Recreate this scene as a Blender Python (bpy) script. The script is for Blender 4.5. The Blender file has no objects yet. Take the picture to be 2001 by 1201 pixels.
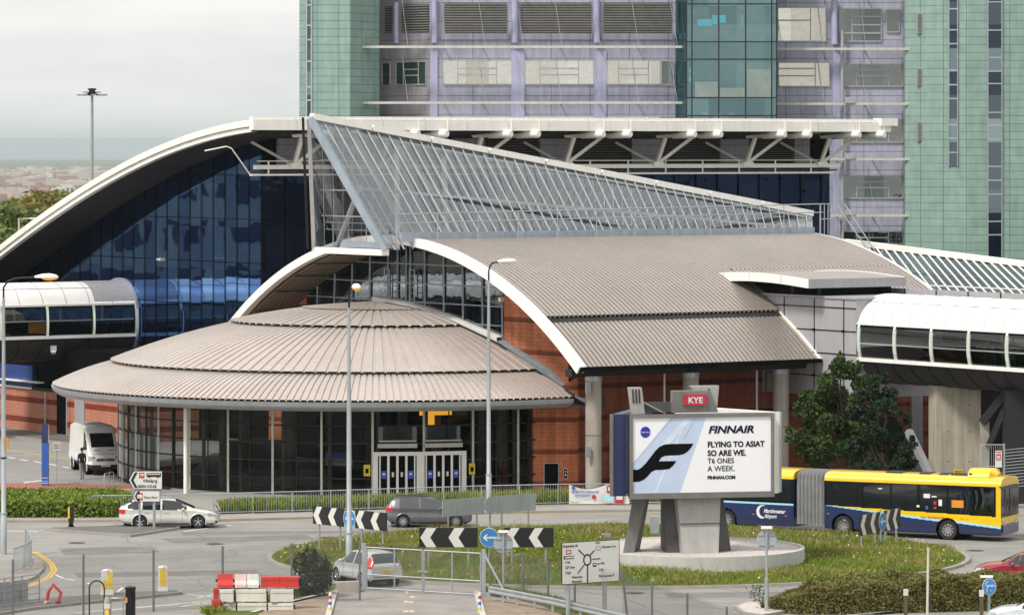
import bpy, bmesh, math, random
import numpy as np
from mathutils import Vector, Matrix
random.seed(7); np.random.seed(7)
SC = bpy.context.scene
COL = SC.collection
R = math.radians
# ------------------------------------------------------------------ camera
EYE, FPX, HOR, CX = 18.5, 8000.0, 290.0, 1000.5     # eye height (m), focal length / horizon / centre in photo pixels
cam = bpy.data.cameras.new("camera"); cam.sensor_width = 36.0; cam.lens = 36.0*FPX/2001
cam.shift_y = -(600.5-HOR)/2001; cam.clip_start = 1.0; cam.clip_end = 80000
camo = bpy.data.objects.new("camera", cam); COL.objects.link(camo)
camo.location = (0, 0, EYE); camo.rotation_euler = (R(90), 0, 0); SC.camera = camo
# ------------------------------------------------------------------ sky, sun, exposure
SUN_AZ, SUN_EL = R(226), R(52)        # bright cloud in front-left of the buildings
w = bpy.data.worlds.new("World"); SC.world = w; w.use_nodes = True
nt = w.node_tree; nt.nodes.clear()
def wn(t, **k):
    n = nt.nodes.new(t)
    for a, b in k.items(): setattr(n, a, b)
    return n
out = wn('ShaderNodeOutputWorld'); bg = wn('ShaderNodeBackground'); sky = wn('ShaderNodeTexSky')
sky.sky_type = 'NISHITA'; sky.sun_disc = False; sky.sun_elevation = SUN_EL; sky.sun_rotation = SUN_AZ
sky.air_density = 1.0; sky.dust_density = 3.0
tc = wn('ShaderNodeTexCoord'); mp = wn('ShaderNodeMapping'); mp.inputs['Scale'].default_value = (1, 1, 6)
no = wn('ShaderNodeTexNoise'); no.inputs['Scale'].default_value = 7.5; no.inputs['Detail'].default_value = 7; no.inputs['Roughness'].default_value = .55
rp = wn('ShaderNodeValToRGB'); e = rp.color_ramp.elements
e[0].position = .32; e[0].color = (6.6, 6.6, 6.6, 1); e[1].position = .72; e[1].color = (9.0, 8.75, 8.3, 1)
mx = wn('ShaderNodeMix', data_type='RGBA'); mx.inputs[0].default_value = .9
nt.links.new(tc.outputs['Generated'], mp.inputs[0]); nt.links.new(mp.outputs[0], no.inputs[0]); nt.links.new(no.outputs[0], rp.inputs[0])
nt.links.new(sky.outputs[0], mx.inputs[6]); nt.links.new(rp.outputs[0], mx.inputs[7])
nt.links.new(mx.outputs[2], bg.inputs[0]); bg.inputs[1].default_value = .12; nt.links.new(bg.outputs[0], out.inputs[0])
sl = bpy.data.lights.new("sun", 'SUN'); sl.energy = 2.9; sl.angle = R(9); sl.color = (1, .95, .88)
so = bpy.data.objects.new("sun", sl); COL.objects.link(so)
sd = Vector((math.sin(SUN_AZ)*math.cos(SUN_EL), math.cos(SUN_AZ)*math.cos(SUN_EL), math.sin(SUN_EL)))
so.rotation_euler = sd.to_track_quat('Z', 'Y').to_euler(); so.location = sd*400
SC.view_settings.view_transform = 'Standard'; SC.view_settings.look = 'None'
SC.view_settings.exposure = 0.22; SC.view_settings.gamma = 1.0
SC.render.engine = 'CYCLES'; SC.cycles.max_bounces = 7; SC.cycles.transparent_max_bounces = 24; SC.cycles.diffuse_bounces = 3
SC.cycles.use_denoising = True
# ------------------------------------------------------------------ frames of reference
def G(px, py, z=0.0):                       # ground point seen at a photo pixel
    D = FPX*(EYE-z)/(py-HOR); return Vector(((px-CX)*D/FPX, D, z))
def PX(px, D): return (px-CX)*D/FPX
def PZ(py, D): return EYE-(py-HOR)*D/FPX
UA = Vector((.832, .5548, 0)); UC = Vector((-.5548, .832, 0)); O0 = Vector((3.4, 215, 0))
def F(a, c, z=0.0):                         # hall axes: a along the ridge, c across it, from the near right foot of the arch
    p = O0+UA*a+UC*c; p.z = z; return p
# ------------------------------------------------------------------ mesh builder
class MB:
    def __init__(s): s.v = []; s.f = []; s.k = []; s.ms = []
    def mi(s, m):
        if m not in s.ms: s.ms.append(m)
        return s.ms.index(m)
    def add(s, vs, fs, m=None):
        o = len(s.v); s.v += [tuple(p) for p in vs]; k = s.mi(m)
        for f in fs: s.f.append(tuple(i+o for i in f)); s.k.append(k)
    def poly(s, pts, m=None): s.add(pts, [tuple(range(len(pts)))], m)
    def hexa(s, p, m=None):                  # p: 4 bottom, 4 top
        s.add(p, [(3,2,1,0),(4,5,6,7),(0,1,5,4),(1,2,6,5),(2,3,7,6),(3,0,4,7)], m)
    def box(s, x0, x1, y0, y1, z0, z1, m=None, M=None):
        p = [Vector(q) for q in ((x0,y0,z0),(x1,y0,z0),(x1,y1,z0),(x0,y1,z0),(x0,y0,z1),(x1,y0,z1),(x1,y1,z1),(x0,y1,z1))]
        if M: p = [M@q for q in p]
        s.hexa(p, m)
    def abox(s, a0, a1, c0, c1, z0, z1, m=None):   # box in hall axes
        s.hexa([F(a0,c0,z0),F(a1,c0,z0),F(a1,c1,z0),F(a0,c1,z0),F(a0,c0,z1),F(a1,c0,z1),F(a1,c1,z1),F(a0,c1,z1)], m)
    def bar(s, p, q, w=.1, h=None, m=None, up=(0,0,1)):
        p = Vector(p); q = Vector(q); h = h or w; d = (q-p)
        if d.length < 1e-6: return
        d.normalize(); u = Vector(up)
        if abs(d.dot(u)) > .98: u = Vector((0,1,0)) if abs(d.y) < .9 else Vector((1,0,0))
        x = d.cross(u).normalized()*w/2; y = x.cross(d).normalized()*h/2
        s.hexa([p-x-y,p+x-y,p+x+y,p-x+y,q-x-y,q+x-y,q+x+y,q-x+y], m)
    def tube(s, pts, r=.05, n=8, m=None, caps=True):
        pts = [Vector(p) for p in pts]; rs = r if isinstance(r, (list, tuple)) else [r]*len(pts)
        vs = []; fs = []; px = None
        for i, p in enumerate(pts):
            d = (pts[min(i+1, len(pts)-1)]-pts[max(i-1, 0)]).normalized()
            if px is None:
                px = d.orthogonal().normalized()
            else:
                px = (px-d*px.dot(d)).normalized()
            py = d.cross(px)
            for k in range(n):
                t = 2*math.pi*k/n; vs.append(p+(px*math.cos(t)+py*math.sin(t))*rs[i])
        for i in range(len(pts)-1):
            for k in range(n):
                fs.append((i*n+k, i*n+(k+1) % n, (i+1)*n+(k+1) % n, (i+1)*n+k))
        if caps: fs.append(tuple(range(n))[::-1]); fs.append(tuple(range((len(pts)-1)*n, len(pts)*n)))
        s.add(vs, fs, m)
    def cyl(s, p, q, r, r2=None, n=14, m=None): s.tube([p, q], [r, r if r2 is None else r2], n, m)
    def lathe(s, prof, c=(0,0,0), n=24, m=None, axis='Z', closed=True):
        vs = []; fs = []; c = Vector(c)
        for (r, z) in prof:
            for k in range(n):
                t = 2*math.pi*k/n; a, b = r*math.cos(t), r*math.sin(t)
                vs.append(c+(Vector((a,b,z)) if axis == 'Z' else Vector((a,z,b)) if axis == 'Y' else Vector((z,a,b))))
        for i in range(len(prof)-1):
            for k in range(n): fs.append((i*n+k, i*n+(k+1) % n, (i+1)*n+(k+1) % n, (i+1)*n+k))
        if closed: fs.append(tuple(range(n))[::-1]); fs.append(tuple(range((len(prof)-1)*n, len(prof)*n)))
        s.add(vs, fs, m)
    def prism(s, pts, ext, m=None):           # planar polygon pushed along a vector
        n = len(pts); e = Vector(ext); a = [Vector(p) for p in pts]; b = [p+e for p in a]
        s.add(a+b, [tuple(range(n))[::-1], tuple(range(n, 2*n))]+[(i, (i+1) % n, n+(i+1) % n, n+i) for i in range(n)], m)
    def grid(s, rows, m=None, close=False):   # rows: list of equal-length point lists
        n = len(rows[0]); vs = [p for r in rows for p in r]; fs = []
        for i in range(len(rows)-1):
            for k in range(n-(0 if close else 1)):
                fs.append((i*n+k, i*n+(k+1) % n, (i+1)*n+(k+1) % n, (i+1)*n+k))
        s.add(vs, fs, m)
    def blob(s, c, r, m=None, n=10):
        prof = [(max(math.sin(math.pi*i/n), .001), -math.cos(math.pi*i/n)) for i in range(n+1)]
        o = len(s.v); s.lathe(prof, (0,0,0), 12, m)
        for i in range(o, len(s.v)):
            p = s.v[i]; s.v[i] = (c[0]+p[0]*r[0], c[1]+p[1]*r[1], c[2]+p[2]*r[2])
    def text(s, t, size, M, m=None, align='LEFT', shear=0, fat=0.0, sx=1.0):
        cu = bpy.data.curves.new('t', 'FONT'); cu.body = t; cu.size = size; cu.align_x = align; cu.align_y = 'BOTTOM_BASELINE'
        cu.shear = shear; cu.offset = fat; cu.resolution_u = 3
        o = bpy.data.objects.new('t', cu); COL.objects.link(o)
        dg = bpy.context.evaluated_depsgraph_get(); me = bpy.data.meshes.new_from_object(o.evaluated_get(dg))
        S = Matrix.Diagonal((sx, 1, 1, 1))
        s.add([M@(S@v.co) for v in me.vertices], [tuple(p.vertices) for p in me.polygons], m)
        bpy.data.objects.remove(o); bpy.data.meshes.remove(me); bpy.data.curves.remove(cu)
    def build(s, name, mat=None, parent=None, smooth=None, world=False, recalc=True):
        me = bpy.data.meshes.new(name); me.from_pydata(s.v, [], s.f)
        for m in (s.ms or [None]): me.materials.append(MAT[m] if m else (MAT[mat] if isinstance(mat, str) else mat))
        if len(s.ms) > 1: me.polygons.foreach_set('material_index', s.k)
        if recalc and len(s.f) < 60000:
            bm = bmesh.new(); bm.from_mesh(me); bmesh.ops.recalc_face_normals(bm, faces=bm.faces); bm.to_mesh(me); bm.free()
        if smooth:
            me.polygons.foreach_set('use_smooth', [True]*len(me.polygons)); me.set_sharp_from_angle(angle=R(smooth))
        me.update()
        o = bpy.data.objects.new(name, me); COL.objects.link(o)
        if parent is not None:
            o.parent = parent
            if world and parent.parent is None and parent.type == 'EMPTY': o.location = -parent.location
        return o
def tag(o, label=None, cat=None, group=None, kind=None):
    if label: o['label'] = label
    if cat: o['category'] = cat
    if group: o['group'] = group
    if kind: o['kind'] = kind
    return o
def thing(name, label, cat, loc=(0,0,0), rz=0.0, group=None):
    o = bpy.data.objects.new(name, None); COL.objects.link(o); o.empty_display_size = .2
    o.location = loc; o.rotation_euler = (0, 0, rz); return tag(o, label, cat, group)
def copy_thing(src, loc, rz, label=None, group=None):
    def rec(o, par):
        c = o.copy(); COL.objects.link(c)
        if par is not None: c.parent = par
        for ch in list(o.children): rec(ch, c)
        return c
    r = rec(src, None); r.location = loc; r.rotation_euler = (0, 0, rz)
    if label: r['label'] = label
    if group: r['group'] = group
    return r
def clip(o, co, no):                          # cut away the part of a mesh on the +no side
    bm = bmesh.new(); bm.from_mesh(o.data)
    bmesh.ops.bisect_plane(bm, geom=bm.verts[:]+bm.edges[:]+bm.faces[:], plane_co=co, plane_no=no, clear_outer=True)
    bm.to_mesh(o.data); bm.free()
def lerp(a, b, t): return a+(b-a)*t
def interp(tab, x): return float(np.interp(x, [p[0] for p in tab], [p[1] for p in tab]))
# ------------------------------------------------------------------ materials
MAT = {}
class NT:
    def __init__(s, name):
        s.m = bpy.data.materials.new(name); s.m.use_nodes = True; s.t = s.m.node_tree; s.t.nodes.clear(); MAT[name] = s.m
        s.out = s.n('ShaderNodeOutputMaterial')
    def n(s, t, **k):
        x = s.t.nodes.new(t)
        for a, b in k.items(): setattr(x, a, b)
        return x
    def l(s, a, b): s.t.links.new(a, b)
    def pos(s): return s.n('ShaderNodeNewGeometry').outputs['Position']
    def obj(s): return s.n('ShaderNodeTexCoord').outputs['Object']
    def scale(s, v, sc):
        x = s.n('ShaderNodeMapping'); x.inputs['Scale'].default_value = sc; s.l(v, x.inputs[0]); return x.outputs[0]
    def noise(s, v, sc, det=4, rough=.55):
        x = s.n('ShaderNodeTexNoise'); x.inputs['Scale'].default_value = sc; x.inputs['Detail'].default_value = det
        x.inputs['Roughness'].default_value = rough; s.l(v, x.inputs['Vector']); return x.outputs[0]
    def ramp(s, f, stops):
        x = s.n('ShaderNodeValToRGB'); el = x.color_ramp.elements
        while len(el) < len(stops): el.new(.5)
        for e, (p, c) in zip(el, stops): e.position = p; e.color = (*c, 1) if len(c) == 3 else c
        s.l(f, x.inputs[0]); return x.outputs[0]
    def mix(s, f, a, b, mode='MIX'):
        x = s.n('ShaderNodeMix', data_type='RGBA', blend_type=mode)
        if isinstance(f, (int, float)): x.inputs[0].default_value = f
        else: s.l(f, x.inputs[0])
        for i, v in ((6, a), (7, b)):
            if isinstance(v, tuple): x.inputs[i].default_value = (*v, 1)
            else: s.l(v, x.inputs[i])
        return x.outputs[2]
    def bump(s, h, dist=.02, strength=1.0):
        x = s.n('ShaderNodeBump'); x.inputs['Distance'].default_value = dist; x.inputs['Strength'].default_value = strength
        s.l(h, x.inputs['Height']); return x.outputs[0]
    def bsdf(s, col, rough=.6, metal=0.0, spec=.5, normal=None, coat=0.0, sub=None):
        b = s.n('ShaderNodeBsdfPrincipled'); b.inputs['Metallic'].default_value = metal; b.inputs['Specular IOR Level'].default_value = spec
        b.inputs['Coat Weight'].default_value = coat; b.inputs['Coat Roughness'].default_value = .06
        for k, v in (('Base Color', col), ('Roughness', rough)):
            if isinstance(v, tuple): b.inputs[k].default_value = (*v, 1)
            elif isinstance(v, (int, float)): b.inputs[k].default_value = v
            else: s.l(v, b.inputs[k])
        if normal is not None: s.l(normal, b.inputs['Normal'])
        return b.outputs[0]
    def done(s, sh): s.l(sh, s.out.inputs[0]); return s.m
def mul(c, k): return tuple(min(1, x*k) for x in c)
def M(name, col, rough=.6, metal=0.0, var=.12, sc=1.5, streak=0.0, bump=0.0, bsc=30, spec=.5, coat=0.0, local=False):
    t = NT(name); v = t.obj() if local else t.pos()
    c = t.ramp(t.noise(v, sc, 5), [(.3, mul(col, 1-var)), (.7, mul(col, 1+var))])
    if streak:
        k = t.ramp(t.noise(t.scale(v, (2.2, 2.2, .12)), 1.6, 6, .65), [(.35, (1-streak,)*3), (.62, (1, 1, 1))])
        c = t.mix(1.0, c, k, 'MULTIPLY')
    nb = t.bump(t.noise(v, bsc, 3), .02, bump) if bump else None
    t.done(t.bsdf(c, rough, metal, spec, nb, coat)); return t.m
def emit(name, col, strength):
    t = NT(name); x = t.n('ShaderNodeEmission'); x.inputs[0].default_value = (*col, 1); x.inputs[1].default_value = strength; return t.done(x.outputs[0])
def glass(name, tint=(.8,.85,.85), refl=.08, rcol=(1,1,1), wav=0.0, wsc=1.0, rough=0.0, ior=1.45):
    t = NT(name); tr = t.n('ShaderNodeBsdfTransparent'); tr.inputs[0].default_value = (*tint, 1)
    g = t.n('ShaderNodeBsdfGlossy'); g.inputs[0].default_value = (*rcol, 1); g.inputs['Roughness'].default_value = rough
    if wav: t.l(t.bump(t.noise(t.pos(), wsc, 2), wav, 1), g.inputs['Normal'])
    lw = t.n('ShaderNodeLayerWeight'); lw.inputs[0].default_value = .5; f0 = ((ior-1)/(ior+1))**2
    pw = t.n('ShaderNodeMath', operation='POWER'); t.l(lw.outputs['Facing'], pw.inputs[0]); pw.inputs[1].default_value = 5
    ad = t.n('ShaderNodeMath', operation='MULTIPLY_ADD', use_clamp=True); t.l(pw.outputs[0], ad.inputs[0]); ad.inputs[1].default_value = 1-f0; ad.inputs[2].default_value = f0+refl
    mx = t.n('ShaderNodeMixShader'); t.l(ad.outputs[0], mx.inputs[0]); t.l(tr.outputs[0], mx.inputs[1]); t.l(g.outputs[0], mx.inputs[2])
    return t.done(mx.outputs[0])
def mirror(name, base, fac, rcol=(1,1,1), wav=0.0, wsc=1.0, pane=None, rough=.02, pv=.35):
    # opaque coated facade glass: dark body plus a mirror share; pane=(direction, width, height) tints pane by pane
    t = NT(name); p = t.pos(); g = t.n('ShaderNodeBsdfGlossy'); g.inputs['Roughness'].default_value = rough
    if pane:
        u, pw, ph = pane
        d = t.n('ShaderNodeVectorMath', operation='DOT_PRODUCT'); t.l(p, d.inputs[0]); d.inputs[1].default_value = (u[0], u[1], 0)
        sz = t.n('ShaderNodeSeparateXYZ'); t.l(p, sz.inputs[0]); cb = t.n('ShaderNodeCombineXYZ')
        for src, k, q in ((d.outputs['Value'], 0, pw), (sz.outputs[2], 1, ph)):
            a = t.n('ShaderNodeMath', operation='DIVIDE'); t.l(src, a.inputs[0]); a.inputs[1].default_value = q
            b = t.n('ShaderNodeMath', operation='FLOOR'); t.l(a.outputs[0], b.inputs[0]); t.l(b.outputs[0], cb.inputs[k])
        wn_ = t.n('ShaderNodeTexWhiteNoise', noise_dimensions='2D'); t.l(cb.outputs[0], wn_.inputs['Vector'])
        rc = t.ramp(wn_.outputs['Value'], [(0, mul(rcol, 1-pv)), (1, mul(rcol, 1+pv))]); t.l(rc, g.inputs[0])
        # every pane sits a hair out of true
        nv = t.n('ShaderNodeVectorMath', operation='SCALE'); sb = t.n('ShaderNodeVectorMath', operation='SUBTRACT')
        t.l(wn_.outputs['Color'], sb.inputs[0]); sb.inputs[1].default_value = (.5, .5, .5); t.l(sb.outputs[0], nv.inputs[0]); nv.inputs['Scale'].default_value = .012
        ge = t.n('ShaderNodeNewGeometry'); ad = t.n('ShaderNodeVectorMath', operation='ADD'); t.l(nv.outputs[0], ad.inputs[1])
        if wav: t.l(t.bump(t.noise(p, wsc, 2), wav, 1), ad.inputs[0])
        else: t.l(ge.outputs['Normal'], ad.inputs[0])
        nm = t.n('ShaderNodeVectorMath', operation='NORMALIZE'); t.l(ad.outputs[0], nm.inputs[0]); t.l(nm.outputs[0], g.inputs['Normal'])
    else:
        g.inputs[0].default_value = (*rcol, 1)
        if wav: t.l(t.bump(t.noise(p, wsc, 2), wav, 1), g.inputs['Normal'])
    d = t.n('ShaderNodeBsdfDiffuse'); d.inputs[0].default_value = (*base, 1)
    mx = t.n('ShaderNodeMixShader'); mx.inputs[0].default_value = fac; t.l(d.outputs[0], mx.inputs[1]); t.l(g.outputs[0], mx.inputs[2])
    return t.done(mx.outputs[0])
def walltex(name, u, bw, bh, cols, mortar, ms=.012, off=.5, rough=.8, bands=None, bandcol=None, streak=.25, spec=.3, metal=0.0, zoff=0.0, var=.12):
    # courses laid along horizontal direction u; bands = (period, first, height) of darker courses
    t = NT(name); p = t.pos()
    d = t.n('ShaderNodeVectorMath', operation='DOT_PRODUCT'); t.l(p, d.inputs[0]); d.inputs[1].default_value = (u[0], u[1], 0)
    sz = t.n('ShaderNodeSeparateXYZ'); t.l(p, sz.inputs[0]); cb = t.n('ShaderNodeCombineXYZ')
    za = t.n('ShaderNodeMath', operation='ADD'); t.l(sz.outputs[2], za.inputs[0]); za.inputs[1].default_value = zoff
    t.l(d.outputs['Value'], cb.inputs[0]); t.l(za.outputs[0], cb.inputs[1])
    b = t.n('ShaderNodeTexBrick'); b.offset = off; b.squash = 1; t.l(cb.outputs[0], b.inputs[0])
    b.inputs['Scale'].default_value = 1; b.inputs['Brick Width'].default_value = bw; b.inputs['Row Height'].default_value = bh
    b.inputs['Mortar Size'].default_value = ms; b.inputs['Mortar Smooth'].default_value = .1; b.inputs['Bias'].default_value = 0
    b.inputs['Color1'].default_value = (*cols[0], 1); b.inputs['Color2'].default_value = (*cols[1], 1); b.inputs['Mortar'].default_value = (*mortar, 1)
    c = b.outputs[0]
    if bands:
        per, first, hh = bands
        s1 = t.n('ShaderNodeMath', operation='SUBTRACT'); t.l(sz.outputs[2], s1.inputs[0]); s1.inputs[1].default_value = first
        s2 = t.n('ShaderNodeMath', operation='FLOORED_MODULO'); t.l(s1.outputs[0], s2.inputs[0]); s2.inputs[1].default_value = per
        s3 = t.n('ShaderNodeMath', operation='LESS_THAN'); t.l(s2.outputs[0], s3.inputs[0]); s3.inputs[1].default_value = hh
        c = t.mix(s3.outputs[0], c, t.mix(1.0, c, bandcol, 'MULTIPLY'))
    c = t.mix(1.0, c, t.ramp(t.noise(p, .9, 5), [(.3, (1-var,)*3), (.7, (1+var*.6,)*3)]), 'MULTIPLY')
    if streak:
        k = t.ramp(t.noise(t.scale(p, (1.6, 1.6, .14)), 1.5, 6, .7), [(.36, (1-streak,)*3), (.6, (1, 1, 1))])
        c = t.mix(1.0, c, k, 'MULTIPLY')
    iv = t.n('ShaderNodeMath', operation='SUBTRACT'); iv.inputs[0].default_value = 1; t.l(b.outputs['Fac'], iv.inputs[1])
    t.done(t.bsdf(c, rough, metal, spec, t.bump(iv.outputs[0], .012, .6))); return t.m
def leafmat(name, c1, c2, sc=1.2):
    t = NT(name); p = t.pos(); wv = t.n('ShaderNodeTexWhiteNoise', noise_dimensions='3D')
    q = t.n('ShaderNodeVectorMath', operation='SNAP'); t.l(p, q.inputs[0]); q.inputs[1].default_value = (.13, .13, .13); t.l(q.outputs[0], wv.inputs['Vector'])
    c = t.mix(t.noise(p, sc, 4), c1, c2); c = t.mix(1.0, c, t.ramp(wv.outputs['Value'], [(0, (.6,)*3), (1, (1.35,)*3)]), 'MULTIPLY')
    d = t.bsdf(c, .65, 0, .25); tl = t.n('ShaderNodeBsdfTranslucent'); t.l(c, tl.inputs[0])
    mx = t.n('ShaderNodeMixShader'); mx.inputs[0].default_value = .25; t.l(d, mx.inputs[1]); t.l(tl.outputs[0], mx.inputs[2]); return t.done(mx.outputs[0])
# ================================================================== materials of the setting
UCt = (UC.x, UC.y); UAt = (UA.x, UA.y)
M('concrete', (.38,.35,.30), .85, var=.14, sc=.8, streak=.22, bump=.25)
M('concrete_light', (.52,.51,.48), .8, var=.08, sc=1.2, streak=.12)
M('white_metal', (.87,.85,.80), .4, var=.04, streak=.08)
M('white_tube', (.86,.85,.81), .35, var=.03, streak=.05)
M('grey_panel', (.31,.31,.34), .45, var=.07, sc=.6, streak=.14)
M('grey_panel_pale', (.36,.355,.375), .45, var=.06, sc=.6, streak=.12)
M('galv', (.42,.45,.47), .42, .55, var=.10, sc=2)
M('steel_blue', (.34,.40,.46), .45, .3, var=.08, streak=.15)
M('dark_metal', (.030,.030,.033), .6, .1, spec=.2)
M('black', (.004,.004,.005), .8, var=.2, spec=.06)
M('black_gap', (.004,.004,.005), .9)
M('interior_shade', (.007,.007,.008), .9, spec=.05)  # near-black colour stands in for the shade of unlit interiors
M('bitumen', (.022,.022,.024), .8, var=.25, bump=.4)
M('roof_tan', (.45,.40,.36), .36, .5, var=.06, sc=.3, streak=.12)
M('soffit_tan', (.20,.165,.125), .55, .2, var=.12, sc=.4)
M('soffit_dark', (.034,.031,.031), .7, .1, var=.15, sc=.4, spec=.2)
M('roof_rotunda', (.57,.50,.455), .36, .40, var=.06, sc=.3, streak=.12)
M('cream_post', (.62,.60,.53), .5, var=.06, streak=.12)
M('louvre', (.075,.073,.068), .6, .2)
M('louvre_warm', (.22,.215,.20), .6, .1)
M('white_paint', (.72,.71,.67), .7, var=.10, sc=3)
M('yellow_paint', (.62,.40,.07), .7, var=.15, sc=3)
M('sandstone', (.60,.42,.30), .8)
walltex('brick_orange', UCt, .46, .215, [(.76,.265,.125),(.67,.215,.10)], (.36,.135,.08), .010, bands=(1.72,.35,.26), bandcol=(.42,.36,.38), streak=.30)
walltex('brick_eave_shade', UAt, .46, .215, [(.33,.10,.055),(.26,.075,.042)], (.15,.06,.045), .010, bands=(1.72,.35,.26), bandcol=(.42,.36,.38), streak=.35)  # same brick as the gable, with the eave's shade put into its colour
walltex('brick_return', (1,0), .46, .215, [(.76,.265,.125),(.67,.215,.10)], (.36,.135,.08), .010, bands=(1.72,.35,.26), bandcol=(.42,.36,.38), streak=.30)
M('film_grey', (.17,.18,.185), .3, var=.05); emit('sign_lit_orange', (1.0,.42,.04), 1.6); M('rooflight_bar', (.47,.50,.52), .4, .2)
walltex('brick_pink', UCt, .46, .215, [(.52,.22,.145),(.47,.19,.125)], (.33,.15,.11), .010, bands=(1.30,.62,.36), bandcol=(.42,.20,.18), streak=.12)
walltex('teal_cladding', (1,0), 1.75, .64, [(.265,.385,.345),(.245,.36,.325)], (.07,.12,.105), .02, off=0, rough=.4, streak=.14, spec=.4, var=.13)
walltex('teal_cladding_shaded', (.7,.71), 1.75, .64, [(.24,.355,.32),(.225,.335,.30)], (.07,.12,.105), .02, off=0, rough=.4, streak=.14, spec=.4, var=.13)  # darker copy of the teal, shade of the receding face in its colour
walltex('lilac_panel', (1,0), 3.2, 1.52, [(.395,.40,.50),(.36,.365,.47)], (.08,.08,.11), .022, off=0, rough=.42, streak=.22, spec=.4, var=.10)
walltex('lilac_grey_panel', (.8,.6), 1.8, 1.52, [(.36,.335,.37),(.33,.305,.345)], (.08,.08,.10), .022, off=0, rough=.42, streak=.25, spec=.4, var=.10)
M('lilac_blue', (.40,.405,.575), .35, .1, var=.06, streak=.15)
mirror('blue_glass', (.003,.006,.018), .46, (.20,.40,1.0), wav=.012, wsc=.30, pane=((UC.x,UC.y), 1.5, 2.72), pv=.28)
mirror('blue_glass_front', (.001,.0015,.005), .04, (.22,.36,.8), wav=.05, wsc=.6, pane=((UA.x,UA.y), 1.75, 2.72))
mirror('tower_glass', (.010,.038,.048), .25, (.55,.80,.84), wav=.03, wsc=.5, pane=((1,0), 2.27, 1.5), pv=.25)
mirror('window_cream', (.10,.10,.09), .62, (.92,.88,.78), wav=.03, wsc=.6, pane=((1,0), 1.9, 9), pv=.18)
mirror('window_green', (.025,.045,.04), .20, (.72,.82,.78), wav=.02, wsc=.8, pane=((1,0), 1.6, 9), pv=.35)
mirror('window_blue', (.008,.014,.03), .30, (.40,.52,.72), pane=((1,0), 50, 1.9), pv=.9)
glass('glass_clear', (.40,.44,.43), .0, ior=1.28)
glass('glass_pale', (.50,.535,.555), .25, (.80,.835,.86), wav=.02, wsc=1.0)
glass('glass_gallery', (.50,.58,.60), .10, (.7,.85,.9), wav=.02, ior=1.22)
glass('glass_bridge', (.60,.66,.65), .06, (.9,.95,.97), ior=1.35)
glass('glass_smoke', (.22,.26,.27), .14, (.8,.9,1.0), wav=.006, wsc=.6)
M('frost', (.22,.27,.25), .5, var=.08)
emit('lamp_warm', (1.0,.70,.32), 2.4)
emit('lamp_orange', (1.0,.42,.05), .75)
M('sign_blue', (.05,.10,.55), .5); M('sign_yellow', (.75,.52,.03), .6); M('sign_orange', (.62,.24,.02), .6)
# grass / earth / asphalt
t = NT('asphalt'); p = t.pos()
c = t.ramp(t.noise(p, .12, 6), [(.3, (.245,.238,.223)), (.72, (.325,.315,.296))])
c = t.mix(1.0, c, t.ramp(t.noise(t.scale(p, (.35,.9,1)), .9, 7, .7), [(.33, (.80,)*3), (.55, (1,1,1))]), 'MULTIPLY')
vo = t.n('ShaderNodeTexVoronoi', feature='DISTANCE_TO_EDGE'); vo.inputs['Scale'].default_value = .13
nz = t.n('ShaderNodeTexNoise'); nz.inputs['Scale'].default_value = .5; nz.inputs['Detail'].default_value = 5; t.l(p, nz.inputs[0])
va = t.n('ShaderNodeVectorMath', operation='ADD'); t.l(p, va.inputs[0]); t.l(nz.outputs['Color'], va.inputs[1]); t.l(va.outputs[0], vo.inputs['Vector'])
c = t.mix(t.ramp(vo.outputs['Distance'], [(0.002, (.55,)*3), (.007, (0,0,0))]), c, (.10,.10,.097))
c = t.mix(1.0, c, t.ramp(t.noise(p, 9, 3), [(.3, (.9,)*3), (.7, (1.08,)*3)]), 'MULTIPLY')
# tyre-worn tracks circling the roundabout
vs = t.n('ShaderNodeVectorMath', operation='SUBTRACT'); t.l(p, vs.inputs[0]); vs.inputs[1].default_value = (4.8, 185.3, 0)
ds_ = t.n('ShaderNodeVectorMath', operation='LENGTH'); t.l(t.scale(vs.outputs[0], (1, 1/.84, 1)), ds_.inputs[0])
wv_ = t.n('ShaderNodeMath', operation='MULTIPLY_ADD'); t.l(ds_.outputs['Value'], wv_.inputs[0]); wv_.inputs[1].default_value = 1/12; wv_.inputs[2].default_value = -15.9/12
trk = t.ramp(wv_.outputs[0], [(0, (.74,)*3), (.06, (1.05,)*3), (.16, (.86,)*3), (.26, (1.02,)*3), (.33, (.84,)*3), (.45, (1.02,)*3), (.55, (.9,)*3), (1, (1,)*3)])
c = t.mix(t.noise(p, .4, 5), c, t.mix(1.0, c, trk, 'MULTIPLY'))
t.done(t.bsdf(c, .82, 0, .3, t.bump(t.noise(p, 25, 3), .01, .4)))
M('asphalt_patch', (.17,.165,.155), .85, var=.18, sc=.8, bump=.4)
M('drain_iron', (.06,.055,.05), .6, .4)
M('asphalt_dark', (.13,.125,.118), .85, var=.18, sc=.5, bump=.4, bsc=25)
M('paving', (.30,.28,.255), .85, var=.14, sc=.7, bump=.3, bsc=18)
M('kerb', (.30,.275,.24), .85, var=.16, sc=1.4)
M('red_surface', (.36,.12,.11), .85, var=.15, sc=.8)
M('access_asphalt', (.26,.245,.225), .85, var=.2, sc=.6, bump=.4, bsc=25)
M('soil', (.25,.20,.15), .95, var=.25, sc=2.2, bump=.8, bsc=9)
M('gravel', (.50,.45,.43), .95, var=.30, sc=9, bump=1.0, bsc=22)
t = NT('terrain'); p = t.pos()
c = t.ramp(t.noise(p, .02, 6), [(.3, (.05,.085,.025)), (.5, (.075,.10,.03)), (.7, (.12,.11,.05))])
t.done(t.bsdf(c, .9, 0, .1))
t = NT('meadow'); p = t.pos()
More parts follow.
